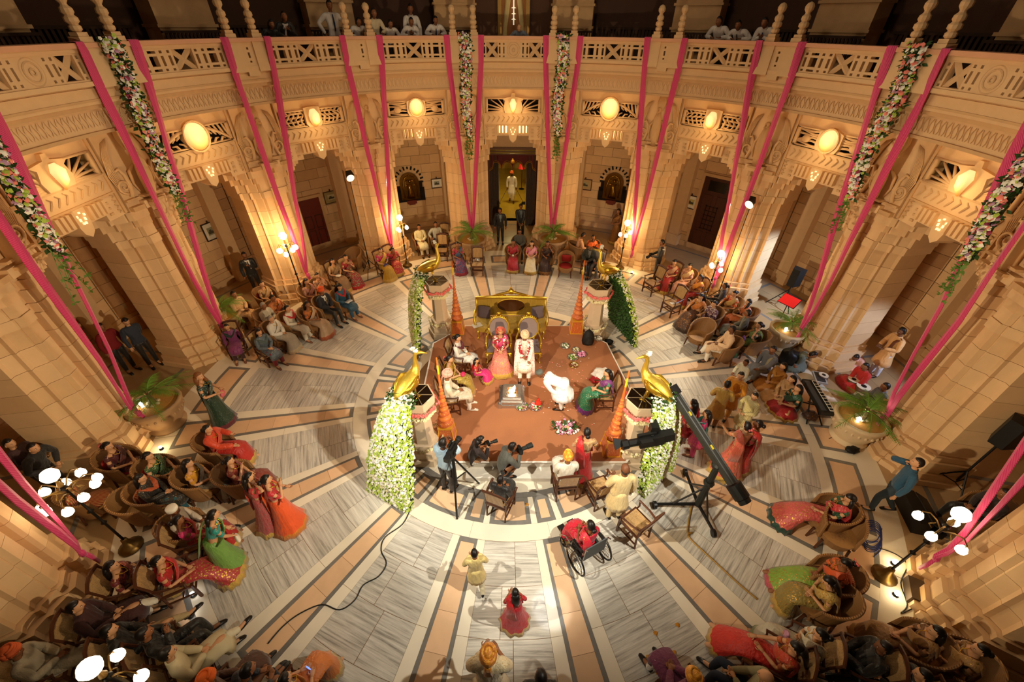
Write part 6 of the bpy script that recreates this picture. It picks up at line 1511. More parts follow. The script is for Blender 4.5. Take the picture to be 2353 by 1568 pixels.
pp(1437, 1078, 'bald man in cream embroidered coat standing behind the cane chairs', 'stand', (1330, 860), 'kurta', (S_('dcc48c', 'c8ac70', .25, 40, False), S_('dcc48c', rough=.75)), 'fringe', 'k', 'd', ('hold', 'side'), 1.74, flare=.12, fat=1.1)
pp(1150, 1103, 'boy in black clothes sitting alone on a cane chair', 'sit', (1230, 960), 'kurta', (BLK, BLK), 'short', 'k', 'b', ('hold', 'hold'), 1.5, chair_='w')
wo, wy = pp(1357, 1208, 'woman in bright red sari seated in the wheelchair', 'sit', 28, 'sari', (S_('d01030', GD, .2, 26), S_('c01434', GD, .2, 30), GB, S_('c8182c', GD, .25, 24)), 'bun', 'k', 'b', ('lap', 'chin'), 1.60, flare=.1)
pp(1090, 1272, 'boy in pale yellow long coat walking across the marble', 'walk', 10, 'kurta', (S_('d8c07a', rough=.75), S_('cfc4a0', rough=.75)), 'short', 'k', 'b', ('hold', 'hold'), 1.28, flare=.1)
pp(1184, 1363, 'small girl in red lehenga and veil with loose dark hair', 'stand', 8, 'lehenga', (S_('b0202a', None), S_('c01420', GD, .2, 30), GB, S_('c8141c', GD, .15, 30)), 'long', 'k', 'b', ('hold', 'hold'), 1.18, flare=.02)
pp(1122, 1506, 'person in gold turban and cream shawl at the bottom edge', 'stand', 0, 'shawl', (S_('d8c49a', 'c0a060', .25, 30, False), CREAMC), 'safa', S_('c87a14', 'e0a030', .3, 18, False), 'b', ('hold', 'hold'), 1.72)
pp(1243, 1556, 'dark haired person beside the gold turban, mostly cut off', 'stand', 0, 'shirt', (BLK, BLK), 'short', 'k', 'b', ('side', 'side'), 1.7)
# --- people at the back, either side of the doorway
pp(1176, 399, 'sweeper in white clothes and orange turban in the corridor', 'walk', 180, 'kurta', (WHT, WHT), 'turban', 'd0602a', 'd', ('side', 'side'), 1.72, extra='beard')
pp(1149, 484, 'person in black suit at the doorway, head turned aside', 'stand', 180, 'suit', (BLK, BLK, S_('6a7a7c', rough=.75)), 'short', 'k', 'b', ('side', 'side'), 1.70, hy=-45)
pp(1197, 474, 'man in black suit at the doorway, hands clasped', 'stand', 180, 'suit', (BLK, BLK, S_('5c6a70', rough=.75)), 'short', 'k', 'b', ('lap', 'lap'), 1.76, hp=-18)
pp(1194, 533, 'man in grey shirt and glasses seated behind the red sari', 'sit', 'C', 'shirt', (S_('4c4a42', rough=.75), BLK), 'short', 'k', 'b', ('lap', 'lap'), 1.7, extra='glasses moustache', chair_='n')
pp(1179, 557, 'woman in plain crimson sari holding a white cup', 'sit', 'C', 'sari', (S_('a01020', None), S_('a81424', None), GB), 'bun', 'k', 'b', ('lap', 'lap'), 1.62, chair_='n')
pp(1222, 560, 'woman in ivory and pink sari between two darker saris', 'sit', 'C', 'sari', (S_('d6c8a4', GD, .12, 20), S_('c86a84', None), GB, S_('d68a94', None)), 'long', 'k', 'c', ('lap', 'lap'), 1.62, chair_='t')
pp(1258, 560, 'woman in dark maroon sari talking on a phone', 'sit', 'C', 'sari', (S_('2c100e', 'a06a30', .12, 20), S_('3a1410', None), S_('7a5020', None)), 'bun', 'k', 'b', ('phone', 'lap'), 1.62, chair_='n')
pp(1340, 541, 'man in peach long shirt leaning towards a woman in orange', 'sit', (1370, 560), 'kurta', (PEACH, CREAMC), 'short', 'k', 'b', ('lap', 'knee'), 1.72, chair_='n', lean=15, hp=-25)
pp(1363, 546, 'woman in orange and maroon sari beside the peach shirted man', 'sit', 'C', 'sari', (S_('6a1420', None), S_('d85a14', None), GB, S_('e0661a', None)), 'bun', 'k', 'b', ('lap', 'lap'), 1.62, chair_='n', hy=30)
pp(1357, 566, 'man in orange turban and dark suit, legs crossed', 'cross', 'C', 'suit', (S_('22261c', rough=.75), BLK, GRYC), 'turban', 'e0641c', 'b', ('lap', 'hold'), 1.72, chair_='w')
pp(1378, 570, 'man in orange turban and grey shirt behind a golden peacock', 'sit', 'C', 'shirt', (S_('6e6a64', rough=.75), S_('5a5650', rough=.75)), 'turban', 'e06a20', 'b', ('lap', 'lap'), 1.7, chair_='w')
pp(1421, 486, 'woman in brown gold sari standing half behind a pillar', 'stand', 120, 'sari', (S_('8a5a24', GD, .2, 20), S_('7a4a1c', None), GB), 'long', 'k', 'b', ('hold', 'hold'), 1.62)
pp(1521, 558, 'photographer in black jacket with white stripe holding a camera', 'stand', 75, 'shirt', (BLK, BLK), 'short', 'k', 'b', ('hold', 'hold'), 1.74, hy=10, extra='stripe')
pp(1550, 603, 'woman in red and peach sari seated near the black jacketed photographer', 'sit', 'C', 'sari', (S_('a8181c', GD, .15, 24), S_('a01420', None), GB, S_('d8a480', GD, .2, 26)), 'bun', 'k', 'c', ('lap', 'lap'), 1.62, chair_='w', hp=-20)
pp(1585, 612, 'woman in pale pink sari with white necklace', 'sit', 'C', 'sari', (S_('d09a80', 'b86a58', .25, 28, False), S_('d89a84', None), None or GB, S_('d8b078', GD, .15, 20)), 'bun', 'k', 'c', ('lap', 'lap'), 1.62, chair_='n', hp=-18)
pp(1609, 638, 'woman in orange and red silk sari seen from the back', 'sit', 100, 'sari', (S_('b0281c', GD, .2, 24), S_('c8701c', None), GB, S_('d88a1c', GD, .2, 20)), 'bun', 'k', 'b', ('lap', 'lap'), 1.62, chair_='w')
pp(1611, 682, 'woman in orange blouse and brown skirt reaching to an empty chair', 'sit', 120, 'sari', (BRN, S_('b8702a', None), S_('3a2210', None), S_('b86a20', None)), 'long', 'k', 'c', ('arm', 'fwd'), 1.64, chair_='n', flare=.5, hp=-22)
pp(1641, 699, 'woman in purple and white printed dress in a wicker chair', 'sit', 'C', 'salwar', (S_('5a3040', 'c8b8b0', .35, 18, False), S_('3a1a20', None)), 'bun', 'k', 'c', ('lap', 'lap'), 1.62, chair_='n')
pp(1666, 657, 'dark haired person in black behind the flood light stand', 'sit', 70, 'shirt', (S_('241a1c', rough=.75), BLK), 'bun', 'k', 'b', ('lap', 'lap'), 1.62, extra='flowers')
pp(1688, 675, 'woman in gold sari and orange blouse stretching her arm', 'sit', 'C', 'sari', (S_('a88444', GD, .2, 24), S_('d05a14', None), GB, S_('b08c4c', GD, .2, 24)), 'bun', 'k', 'c', ('lap', 'fwd'), 1.64, chair_='n', hp=-15)
pp(1720, 695, 'woman with thick black hair in orange, turned sideways', 'sit', 75, 'sari', (S_('b05a24', None), S_('d8702c', None), GB), 'side', 'k', 'c', ('lap', 'chest'), 1.62, chair_='n')
pp(1718, 720, 'man in grey long shirt and glasses near the woman on the phone', 'sit', 60, 'kurta', (S_('55554c', rough=.75), BLK), 'short', 'k', 'b', ('lap', 'lap'), 1.74, chair_='n', extra='glasses', fat=1.12)
pp(1745, 748, 'woman in green dotted sari talking on a phone', 'sit', 78, 'sari', (S_('4a6a2a', 'c8c080', .22, 30), S_('2a3a1a', None), S_('3a6a2a', None), S_('5a7030', 'c8c080', .22, 30)), 'bun', 'k', 'c', ('phone', 'lap'), 1.64, chair_='n')
pp(1682, 757, 'man in peach long shirt and white trousers, legs crossed', 'cross', 82, 'kurta', (S_('d8b48c', rough=.75), S_('e0d8c4', rough=.75)), 'short', 'k', 'd', ('lap', 'lap'), 1.76, chair_='n')
# --- musicians and children on the floor
FL = dict(chair_=None)
pp(1776, 804, 'man in grey jacket and pale scarf sitting with raised knees', 'low', 110, 'kurta', (S_('7c7f84', rough=.75), S_('77787a', rough=.75), S_('b8ae8c', rough=.75)), 'short', 'k', 'b', ('fwd', 'side'), 1.74)
pp(1868, 816, 'man in grey green kurta bending over papers on the floor', 'floor', -130, 'kurta', (S_('6a7468', rough=.75), BLK), 'short', 'k', 'b', ('down', 'down'), 1.74, lean=55)
pp(1966, 822, 'man in pale pink kurta bent forward over his drum', 'floor', 120, 'kurta', (S_('d8a8a0', rough=.75), WHT), 'short', 'k', 'd', ('down', 'down'), 1.72, lean=60)
pp(1987, 843, 'drummer in bright red kurta with moustache', 'floor', 100, 'kurta', (S_('b8201a', rough=.75), WHT), 'short', 'k', 'b', ('reach', 'reach'), 1.72, extra='moustache', lean=20)
pp(1799, 842, 'woman in mustard orange outfit seated on the floor, looking up', 'floor', 105, 'salwar', (S_('b8741c', None), S_('a8702a', None), S_('c88a2c', None)), 'long', 'k', 'c', ('lap', 'lap'), 1.64, hp=5)
pp(1820, 872, 'woman in peach silk outfit seated on the floor beside the green singer', 'floor', 110, 'salwar', (S_('d0a46a', GD, .12, 20), S_('c8a074', None), S_('d8ae78', None)), 'long', 'k', 'c', ('lap', 'lap'), 1.64, hp=0)
pp(1834, 893, 'singer in dark green top and red skirt by the keyboard', 'floor', 95, 'lehenga', (S_('9a1018', None), S_('14442c', None), None or GB, S_('14442c', 'a8c0a8', .2, 40)), 'long', 'k', 'c', ('lap', 'lap'), 1.64)
pp(2034, 889, 'musician with dark hair half hidden behind the large urn palm', 'floor', 70, 'kurta', (S_('6a6a70', rough=.75), WHT), 'short', 'k', 'b', ('lap', 'lap'), 1.7)
pp(2072, 762, 'man in peach kurta and brown waistcoat wearing headphones', 'stand', 85, 'kurta', (S_('d8a468', rough=.75), S_('d8d4d8', rough=.75), mat('6a3a20', .8)), 'short', 'k', 'd', ('hold', 'hold'), 1.74, extra='headphones', hp=-15)
pp(1714, 833, 'child in pale shawl standing behind the mustard kurta man', 'stand', 100, 'kurta', (S_('d0ccb0', rough=.75), S_('d8d4c0', rough=.75)), 'short', 'k', 'b', ('hold', 'hold'), 1.3)
pp(1702, 864, 'man in mustard yellow kurta facing a boy in gold', 'stand', 130, 'kurta', (S_('c07c14', None), S_('c8902c', None)), 'short', 'k', 'c', ('hold', 'hold'), 1.6, hy=20, hp=0)
pp(1672, 884, 'boy in gold brocade coat with his back turned', 'stand', -30, 'kurta', (S_('b08c3a', 'c8a44c', .3, 40), S_('7a5020', rough=.75)), 'short', 'k', 'c', ('hold', 'hold'), 1.55)
pp(1734, 911, 'boy in cream striped coat near the singer', 'stand', 110, 'kurta', (S_('d0c488', None, stripe='b8a868'), S_('d8d0b0', rough=.75)), 'short', 'k', 'c', ('hold', 'hold'), 1.45)
pp(1742, 975, 'woman with a large bun beside the coral lehenga', 'stand', 60, 'sari', (S_('b82420', GD, .2, 26), S_('a8302a', None), GB), 'bun', 'k', 'b', ('hold', 'hold'), 1.6)
pp(1716, 980, 'woman in coral lehenga seen from behind, roses in her hair', 'stand', 10, 'lehenga', (S_('c8604c', GD, .3, 26), S_('c87a50', GD, .25, 26), GB, S_('d0604a', GD, .2, 26)), 'bun', 'k', 'c', ('fwd', 'hold'), 1.64, extra='flowers', flare=.1)
pp(1594, 927, 'girl with hair band beside the camera crane arm', 'stand', 20, 'salwar', (S_('b01c2a', GD, .2, 28), S_('5a4038', None), S_('c02038', None)), 'long', 'k', 'c', ('hold', 'hold'), 1.5)
pp(1624, 952, 'girl in pink and gold suit with long hair by the camera crane', 'stand', 60, 'salwar', (PNKG, S_('c82470', None), S_('1d7a74', None)), 'long', 'k', 'c', ('hold', 'hold'), 1.52)
# --- the aisle and rows near the red stand and blue cable
pp(2107, 1064, 'man in blue denim shirt and jeans talking on a phone', 'walk', 60, 'shirt', (S_('1c4a66', rough=.75), mat('2c3a44', .8, 0, .2)), 'short', 'k', 'c', ('side', 'phone'), 1.74, hp=8)
pp(1954, 1147, 'woman in coral and green lehenga leaning back in a wicker chair', 'recline', 75, 'lehenga', (S_('c0504a', GD, .3, 26), S_('1d4a2c', GD, .2, 30), S_('143a2c', None), S_('b82c30', GD, .25, 26)), 'side', 'k', 'c', ('lap', 'chest'), 1.64, chair_='r', lean=-12, hp=-20)
pp(1944, 1296, 'woman in orange blouse and lime skirt seated in wicker', 'recline', 80, 'sari', (S_('7a9a34', GD, .3, 26), S_('c85a1c', GD, .2, 24), S_('b84a5a', GD, .3, 30), S_('c8501c', None)), 'bun', 'k', 'b', ('lap', 'lap'), 1.64, chair_='s', extra='flowers', hp=-25)
pp(1905, 1338, 'woman in gold and brown silk leaning forward', 'sit', 70, 'sari', (S_('8a7838', GD, .35, 30), S_('a8843a', GD, .35, 34), GB, S_('b89a50', GD, .35, 30)), 'long', 'k', 'c', ('lap', 'lap'), 1.64, chair_='n', hp=-25, lean=15)
pp(1886, 1458, 'woman in silver grey sari holding a pink purse', 'sit', 62, 'sari', (S_('b8b09a', 'd8d0a0', .15, 26), S_('c0b8a4', None), S_('8a9a5a', None), S_('bdb59c', None)), 'bun', 'k', 'c', ('lap', 'chest'), 1.62, chair_='w', hp=-15)
pp(1830, 1490, 'woman in flame red sari with loose black hair', 'recline', 58, 'sari', (S_('c82c20', GD, .06, 16), S_('a8501c', GD, .2, 26), GB, S_('c03a1c', GD, .2, 24)), 'long', 'k', 'c', ('lap', 'knee'), 1.64, chair_='w', lean=-5, hp=-20)
pp(1760, 1556, 'grey haired man in khaki jacket pointing with one hand', 'sit', 50, 'shirt', (mat('8a8464', .8), mat('1d2436', .8)), 'fringe', 'w', 'c', ('lap', 'reach'), 1.72, chair_='w')
pp(1592, 1556, 'person in golden yellow turban cut by the bottom edge', 'sit', 20, 'kurta', (S_('6a2a4a', rough=.75), WHT), 'turban', S_('d08a14', 'e8a830', .4, 14, False), 'b', ('lap', 'lap'), 1.72, chair_='w')
pp(2252, 1494, 'woman in dull gold silk outfit in the dim corner', 'sit', 65, 'sari', (S_('a87c44', GD, .25, 26), S_('8a6434', None), GB), 'bun', 'k', 'c', ('lap', 'lap'), 1.64, chair_='n')
pp(2150, 1452, 'woman in tan silk beside the dull gold outfit', 'sit', 62, 'sari', (S_('9a7040', GD, .2, 26), S_('7a5430', None), GB), 'long', 'k', 'c', ('lap', 'lap'), 1.62, chair_='n')
pp(2030, 1488, 'man in black suit seated in the dim corner, arm out', 'recline', 65, 'suit', (BLK, BLK, S_('2a2a2a', rough=.75)), 'short', 'k', 'd', ('lap', 'lap'), 1.74, chair_='w')
pp(2120, 1552, 'man in black clothes with pale cuff in the dim corner', 'recline', 60, 'suit', (BLK, BLK, S_('8a8a92', rough=.75)), 'short', 'k', 'c', ('lap', 'lap'), 1.74, chair_='w')
pp(2308, 1135, 'seated man in dark clothes behind the globe lamp', 'sit', 80, 'shirt', (S_('2a1c16', rough=.75), BLK), 'short', 'k', 'b', ('lap', 'lap'), 1.7, chair_='n')
# --- rows on the side of the waiter in black
pp(561, 587, 'waiter in black suit holding something to his chest', 'stand', -140, 'suit', (BLK, BLK, WHT, mat('3a1a1a', .6)), 'short', 'k', 'b', ('chest', 'side'), 1.76, extra='moustache')
pp(289, 739, 'man in dark blue grey jacket standing in the aisle', 'stand', -120, 'shirt', (S_('232a38', rough=.75), BLK), 'short', 'k', 'c', ('back', 'side'), 1.74, hp=-25)
pp(232, 752, 'person in deep red jacket behind the pink ribbons', 'stand', -110, 'shirt', (mat('7a1416', .8), BLK), 'short', 'k', 'b', ('side', 'side'), 1.72)
pp(601, 653, 'woman in beige sequined blouse in a wicker chair', 'sit', 'C', 'sari', (S_('b08a5c', GD, .25, 30), S_('c0a070', GD, .3, 34), GB), 'bun', 'k', 'c', ('lap', 'lap'), 1.62, chair_='r')
pp(537, 677, 'young man in cream kurta seated in the back row', 'sit', 'C', 'kurta', (S_('d0a874', rough=.75), S_('c89c6c', rough=.75)), 'short', 'k', 'b', ('lap', 'lap'), 1.7, chair_='n')
pp(627, 685, 'woman wrapped in orange brown shawl leaning aside', 'sit', 'C', 'sari', (S_('a85c24', None, stripe='d0803a'), S_('a8601c', None), GB, S_('b8642a', None), S_('b0602a', None, stripe='d0803a')), 'bun', 'k', 'b', ('lap', 'lap'), 1.62, chair_='n')
pp(605, 703, 'person in white kurta seated between orange shawl and grey hair', 'sit', 'C', 'kurta', (S_('b8b09a', rough=.75), WHT), 'short', 'g', 'b', ('lap', 'lap'), 1.62, chair_='n')
pp(623, 733, 'grey haired woman in white shawl', 'sit', 'C', 'sari', (S_('c8c0ac', GD, .1, 24), WHT, None or CREAMC, S_('d0c8b8', None), S_('d6cfc2', None)), 'bun', 'g', 'c', ('lap', 'lap'), 1.6, chair_='n')
pp(660, 709, 'woman in white suit with bright red dupatta', 'sit', 'C', 'salwar', (S_('d8cdb8', 'a87a40', .12, 26, False), S_('d8d0bc', rough=.75), S_('c01a1c', None)), 'bun', 'k', 'c', ('lap', 'lap'), 1.64, chair_='n', flare=.25, hy=20)
pp(706, 700, 'woman in beige sari with long dark hair and orange border', 'sit', 'C', 'sari', (S_('a88a6c', GD, .1, 24), S_('b86420', None), S_('a0502a', None), S_('b09070', None)), 'long', 'k', 'b', ('lap', 'lap'), 1.62, chair_='n', flare=.3)
pp(738, 669, 'man in orange turban and dark suit with white shirt', 'sit', 'C', 'suit', (S_('15141c', rough=.75), BLK, WHT, mat('6a5a3a', .6)), 'turban', 'd8561c', 'b', ('lap', 'lap'), 1.74, chair_='n')
pp(780, 659, 'woman in teal blue suit and red scarf reading a tablet', 'sit', 'C', 'salwar', (S_('1a4a62', GD, .12, 26), S_('1a4a6a', None), S_('a81c20', None)), 'long', 'k', 'c', ('hold', 'hold'), 1.62, chair_='n', hp=-25)
pp(704, 648, 'woman in dusty pink outfit seated behind the orange turban', 'sit', 'C', 'sari', (S_('a86a5c', None), S_('b07a64', None), GB), 'long', 'k', 'c', ('lap', 'lap'), 1.62, chair_='n')
pp(729, 634, 'woman in pale peach with her hands at her face', 'sit', (770, 680), 'sari', (S_('b8805c', GD, .15, 24), S_('a87a5c', None), GB), 'bun', 'k', 'c', ('chin', 'chin'), 1.62, chair_='n')
pp(764, 601, 'woman in beige sari with long hair holding a white plate', 'sit', 'C', 'sari', (S_('8a6844', GD, .2, 26), S_('b08a5a', None), GB), 'long', 'k', 'c', ('lap', 'hold'), 1.62, chair_='w', clab='red cushioned chair of the beige sari woman with white plate')
pp(794, 592, 'woman in red and green patterned sari, hand at her chin', 'sit', 'C', 'sari', (S_('8a1c1c', '6a8a5a', .38, 18, False), S_('a01c20', None), S_('a81418', None)), 'bun', 'k', 'c', ('chin', 'lap'), 1.62, chair_='w')
pp(521, 752, 'girl in purple dress and dark green yoke seated at the row end', 'sit', -150, 'salwar', (S_('7a3064', GD, .1, 24), S_('3a1a1c', None), S_('10302a', None)), 'braid', 'k', 'c', ('side', 'side'), 1.5, chair_='w', flare=.5)
pp(595, 764, 'girl in grey teal shawl and maroon trousers', 'sit', -120, 'salwar', (S_('54606a', 'a8a090', .2, 30, False), S_('7a1420', None), S_('4a5c5a', None)), 'long', 'k', 'c', ('lap', 'lap'), 1.58, chair_='w')
pp(874, 576, 'woman in mustard yellow sari with pink sleeves', 'sit', 'C', 'sari', (S_('b08818', GD, .1, 22), S_('d0306a', None), GB, S_('b48c1c', None)), 'bun', 'k', 'c', ('lap', 'lap'), 1.62, chair_='w', flare=.3)
pp(902, 575, 'woman in crimson gold sari leaning to her neighbour', 'sit', 'C', 'sari', (S_('a81420', GD, .3, 24), S_('b8283a', None), GB, S_('b01424', GD, .25, 24)), 'bun', 'k', 'b', ('lap', 'lap'), 1.62, chair_='w', lean=28, hy=30)
pp(963, 522, 'man in cream kurta seated in the bay under a bronze relief', 'sit', 'C', 'kurta', (S_('d8cda0', rough=.75), S_('ded4b4', rough=.75)), 'short', 'k', 'b', ('lap', 'lap'), 1.72, chair_='r')
pp(1001, 516, 'man in pale grey shirt seated under the white mounted picture', 'sit', 'C', 'shirt', (S_('a8a494', rough=.75), BLK), 'short', 'k', 'b', ('lap', 'arm'), 1.72, chair_='n', fat=1.1)
pp(1051, 562, 'woman in blue and red sari with a hand to her cheek', 'sit', 'C', 'sari', (S_('3a3a66', 'a82a3a', .4, 22, False), S_('b8284a', None), S_('8a1c2c', None), S_('1f5a78', 'a02a3a', .35, 24, False)), 'bun', 'k', 'b', ('chin', 'lap'), 1.62, chair_='w')
# --- the dim rows by the many branched lamp
pp(457, 866, 'red haired woman in dark green sequined sari holding a pink bag', 'stand', -75, 'sari', (S_('14301c', 'a8b8a0', .16, 40), S_('14322a', 'c8d0c0', .3, 40), S_('5a1c28', None), S_('163422', 'c8d0c0', .25, 40)), 'side', 'r', 'c', ('hold', 'hold'), 1.68, hy=-10)
pp(477, 987, 'woman in red orange sheer shawl seated near the palm', 'sit', -85, 'sari', (S_('b02418', GD, .08, 20), S_('a83a1c', None), GB, S_('c83c1a', GD, .08, 20), S_('c8401c', GD, .06, 20)), 'bun', 'k', 'c', ('arm', 'fwd'), 1.64, chair_='n', hp=5)
pp(248, 1026, 'woman in maroon dress with flower in her hair', 'sit', -85, 'sari', (S_('4a1418', GD, .12, 30), S_('4a141a', GD, .12, 30), GB), 'bun', 'k', 'c', ('lap', 'hold'), 1.62, chair_='r', extra='flowers')
pp(341, 1049, 'woman in green dotted blouse beside red wicker cushion', 'sit', -85, 'sari', (S_('2a4a24', 'b8c890', .3, 40), S_('2c5028', 'c8d8a0', .35, 50), S_('8a2418', None)), 'bun', 'k', 'c', ('hold', 'hold'), 1.62, chair_='r')
pp(432, 1066, 'woman in grey checked sari and yellow blouse', 'sit', -80, 'sari', (S_('7a6e5c', '3a342c', .3, 40, False), S_('c88a1c', None), None or BRN, S_('6e6452', '3a342c', .3, 40, False)), 'long', 'k', 'c', ('lap', 'lap'), 1.62, chair_='t')
pp(526, 1060, 'woman in rust brown sari with hands near her chin', 'sit', -75, 'sari', (S_('7a2c1c', GD, .12, 24), S_('8a3420', None), GB), 'bun', 'k', 'c', ('lap', 'chin'), 1.62, chair_='n')
pp(324, 1100, 'woman in teal trousers and dark patterned top', 'sit', -80, 'salwar', (S_('24201c', 'a8905a', .25, 30), S_('14505a', None), S_('a84a1c', None)), 'long', 'k', 'c', ('lap', 'lap'), 1.62, chair_='s')
pp(398, 1174, 'man in white cap and pale clothes seated among saris', 'sit', -70, 'kurta', (S_('b8ac98', rough=.75), S_('b0a490', rough=.75)), 'cap', 'e0d8c8', 'b', ('lap', 'lap'), 1.7, chair_='n')
pp(572, 1098, 'woman in coral beaded skirt standing beside the orange sari', 'stand', -60, 'lehenga', (S_('a8484a', 'c8b0a8', .3, 40), S_('c02a2c', None), GB, S_('c04a3a', None)), 'long', 'k', 'c', ('hold', 'head'), 1.64, flare=.05)
pp(612, 1103, 'woman in vivid orange sari standing at the row front', 'stand', -55, 'sari', (S_('d8501a', GD, .06, 16), S_('b8202a', GD, .2, 30), S_('c8741c', GD, .2, 20), S_('e05a1c', GD, .08, 18)), 'bun', 'k', 'c', ('hold', 'chin'), 1.64, flare=.3)
pp(410, 1196, 'woman in red and gold sari with hot pink blouse', 'sit', -60, 'sari', (S_('a8201c', GD, .15, 24), S_('c82a68', GD, .12, 34), GB, S_('b02420', GD, .2, 26)), 'bun', 'k', 'b', ('lap', 'knee'), 1.64, chair_='w')
pp(491, 1184, 'woman in light green sari and teal blouse bending forward', 'stand', -45, 'sari', (S_('6a9440', 'b8c880', .12, 22), S_('1a8a80', None), S_('a8904a', None), S_('6e9a44', 'b8c880', .12, 22)), 'braid', 'k', 'c', ('hold', 'reach'), 1.64, lean=22)
pp(257, 1302, 'woman in dark red and gold bordered dress reading a card', 'sit', -65, 'sari', (S_('3a2a18', GD, .3, 26), S_('6a1a18', GD, .2, 30), GB, S_('7a1c18', GD, .3, 26)), 'long', 'k', 'c', ('hold', 'hold'), 1.62, chair_='w')
pp(363, 1290, 'woman in red brocade lehenga with hands raised', 'recline', -62, 'lehenga', (S_('a83434', GD, .35, 24), S_('b01c1c', GD, .12, 30), GB, S_('c01c18', GD, .1, 24)), 'bun', 'k', 'c', ('lap', 'hold'), 1.64, chair_='w', flare=.2)
pp(173, 1396, 'man in maroon coat and white trousers, legs crossed', 'cross', -60, 'kurta', (S_('3a1410', rough=.75), S_('d8d0bc', rough=.75)), 'short', 'k', 'c', ('lap', 'hold'), 1.74, chair_='w')
pp(250, 1450, 'man in black with khaki trousers beside the maroon coat', 'cross', -50, 'suit', (BLK, S_('a8946a', rough=.75), S_('1a1a1a', rough=.75)), 'short', 'k', 'c', ('hold', 'hold'), 1.74, chair_='w')
pp(332, 1456, 'man in black coat with both hands at his mouth', 'sit', -45, 'suit', (BLK, BLK, BLK), 'short', 'k', 'b', ('chin', 'chin'), 1.74, chair_='w')
pp(385, 1502, 'man in cream silk kurta, legs stretched over the marble', 'cross', -42, 'kurta', (mat('c8bc98', .6), S_('d0c8ac', rough=.75)), 'short', 'k', 'c', ('lap', 'lap'), 1.74, chair_='w')
pp(478, 1560, 'person in orange turban at the bottom beside the navy coat', 'sit', -30, 'kurta', (S_('4a2a18', rough=.75), WHT), 'turban', 'd8601a', 'b', ('lap', 'lap'), 1.72, chair_='w')
pp(570, 1540, 'man in navy blue coat leaning at the bottom edge', 'sit', -28, 'shirt', (NAVY, NAVY), 'short', 'k', 'b', ('knee', 'knee'), 1.76, chair_='w', lean=30)
pp(655, 1562, 'woman in orange shawl holding a glowing phone', 'sit', -20, 'sari', (S_('c8702c', GD, .12, 22), S_('d8c8a8', GD, .25, 30), GB, S_('c87a30', None)), 'bun', 'k', 'c', ('hold', 'hold'), 1.62, chair_='w')
pp(77, 1030, 'man in black patterned shirt bending near the wicker chairs', 'stand', -90, 'shirt', (S_('201c1a', rough=.75), BLK), 'short', 'k', 'c', ('hold', 'hold'), 1.74, lean=25)
pp(22, 1020, 'person in dark clothes at the frame edge behind the black shirt', 'stand', -90, 'shirt', (S_('3a1a16', rough=.75), BLK), 'short', 'k', 'c', ('hold', 'hold'), 1.7)
pp(30, 1500, 'person in pale clothes with orange turban in the dark bottom corner', 'sit', -60, 'kurta', (S_('a89a80', rough=.75), WHT), 'turban', 'c85a2a', 'b', ('lap', 'lap'), 1.7, chair_='w')
# --- on the gallery: leaning on or standing behind the balustrade
def gallery(px, py, label, look, wear, c, hair='short', hc='k', skin='b', arms=('rail', 'rail'), lean=42, R=8.92, **k):
    d = _fw + _r2 * ((px - CX) / F) - _u2 * ((py - CY) / F); A_ = d.x ** 2 + d.y ** 2; B_ = 2 * (EYE.x * d.x + EYE.y * d.y); C_ = EYE.x ** 2 + EYE.y ** 2 - R * R
    t = (-B_ + math.sqrt(B_ * B_ - 4 * A_ * C_)) / (2 * A_); Q = EYE + d * t
    J = joints('stand', rad(lean), arms); s = max(.84, min(1.1, (Q.z - 7.04) / J['H'].z)); yaw = math.atan2(Q.x, -Q.y) if look == 'C' else rad(look)
    off = Matrix.Rotation(yaw, 3, 'Z') @ v(J['H'].x * s, J['H'].y * s, 0)
    SPEC.append(dict(J=J, s=s, yaw=yaw, org=v(Q.x - off.x, Q.y - off.y, 7.04), label=label, pose='stand', wear=wear, c=c, hair=hair, hc=hc, skin=skin, hy=k.get('hy', 0), hp=-10 if lean < 20 else 12, fat=1.0, fem=hair == 'long', flare=.1, extra=k.get('extra'), group='people on the gallery', shoes=None))
WS = S_('d8cfc6', rough=.75); TIE = mat('1c2a4a', .6)
gallery(624, 56, 'woman with long dark hair in black on the gallery', 'C', 'shirt', (BLK, BLK), 'long')
gallery(653, 38, 'man in black suit resting his chin on the gallery rail', 'C', 'suit', (BLK, BLK, WS), arms=('chin', 'rail'), lean=32)
gallery(757, 12, 'man in white shirt and long dark tie, hands on hips', 'C', 'shirt', (WS, BLK, TIE), arms=('hip', 'hip'), lean=0, R=9.3)
gallery(824, 50, 'man in white shirt between finials, head turned, on the gallery', 'C', 'shirt', (WS, BLK), hy=40)
gallery(859, 30, 'man in cream shirt standing behind a finial on the gallery', 'C', 'shirt', (S_('d8c8a4', rough=.75), BLK), lean=25, hy=25)
gallery(897, 55, 'laughing man in white shirt, elbows on the gallery rail', 'C', 'shirt', (WS, BLK), hy=30)
gallery(943, 20, 'tall man in white shirt with blue striped tie on the gallery', 'C', 'shirt', (WS, BLK, TIE), lean=8, R=9.35, arms=('side', 'rail'))
gallery(945, 50, 'man in white shirt with hand at his chin, on the gallery', 'C', 'shirt', (WS, BLK, BLK), arms=('chin', 'rail'))
gallery(1001, 47, 'man in white shirt and blue neck cord looking down from the gallery', 'C', 'shirt', (WS, BLK, TIE))
gallery(1193, 64, 'bald man in blue grey shirt with arms spread on the gallery rail', 'C', 'shirt', (S_('7c8794', rough=.75), BLK), 'fringe', 'w', 'c', lean=50)
gallery(1652, 49, 'moustached man in white shirt on the gallery beside two others', 'C', 'shirt', (WS, BLK), extra='moustache', hy=-25)
gallery(1696, 58, 'man in white shirt with lanyard looking down over folded arms', 'C', 'shirt', (WS, BLK, BLK), lean=50)
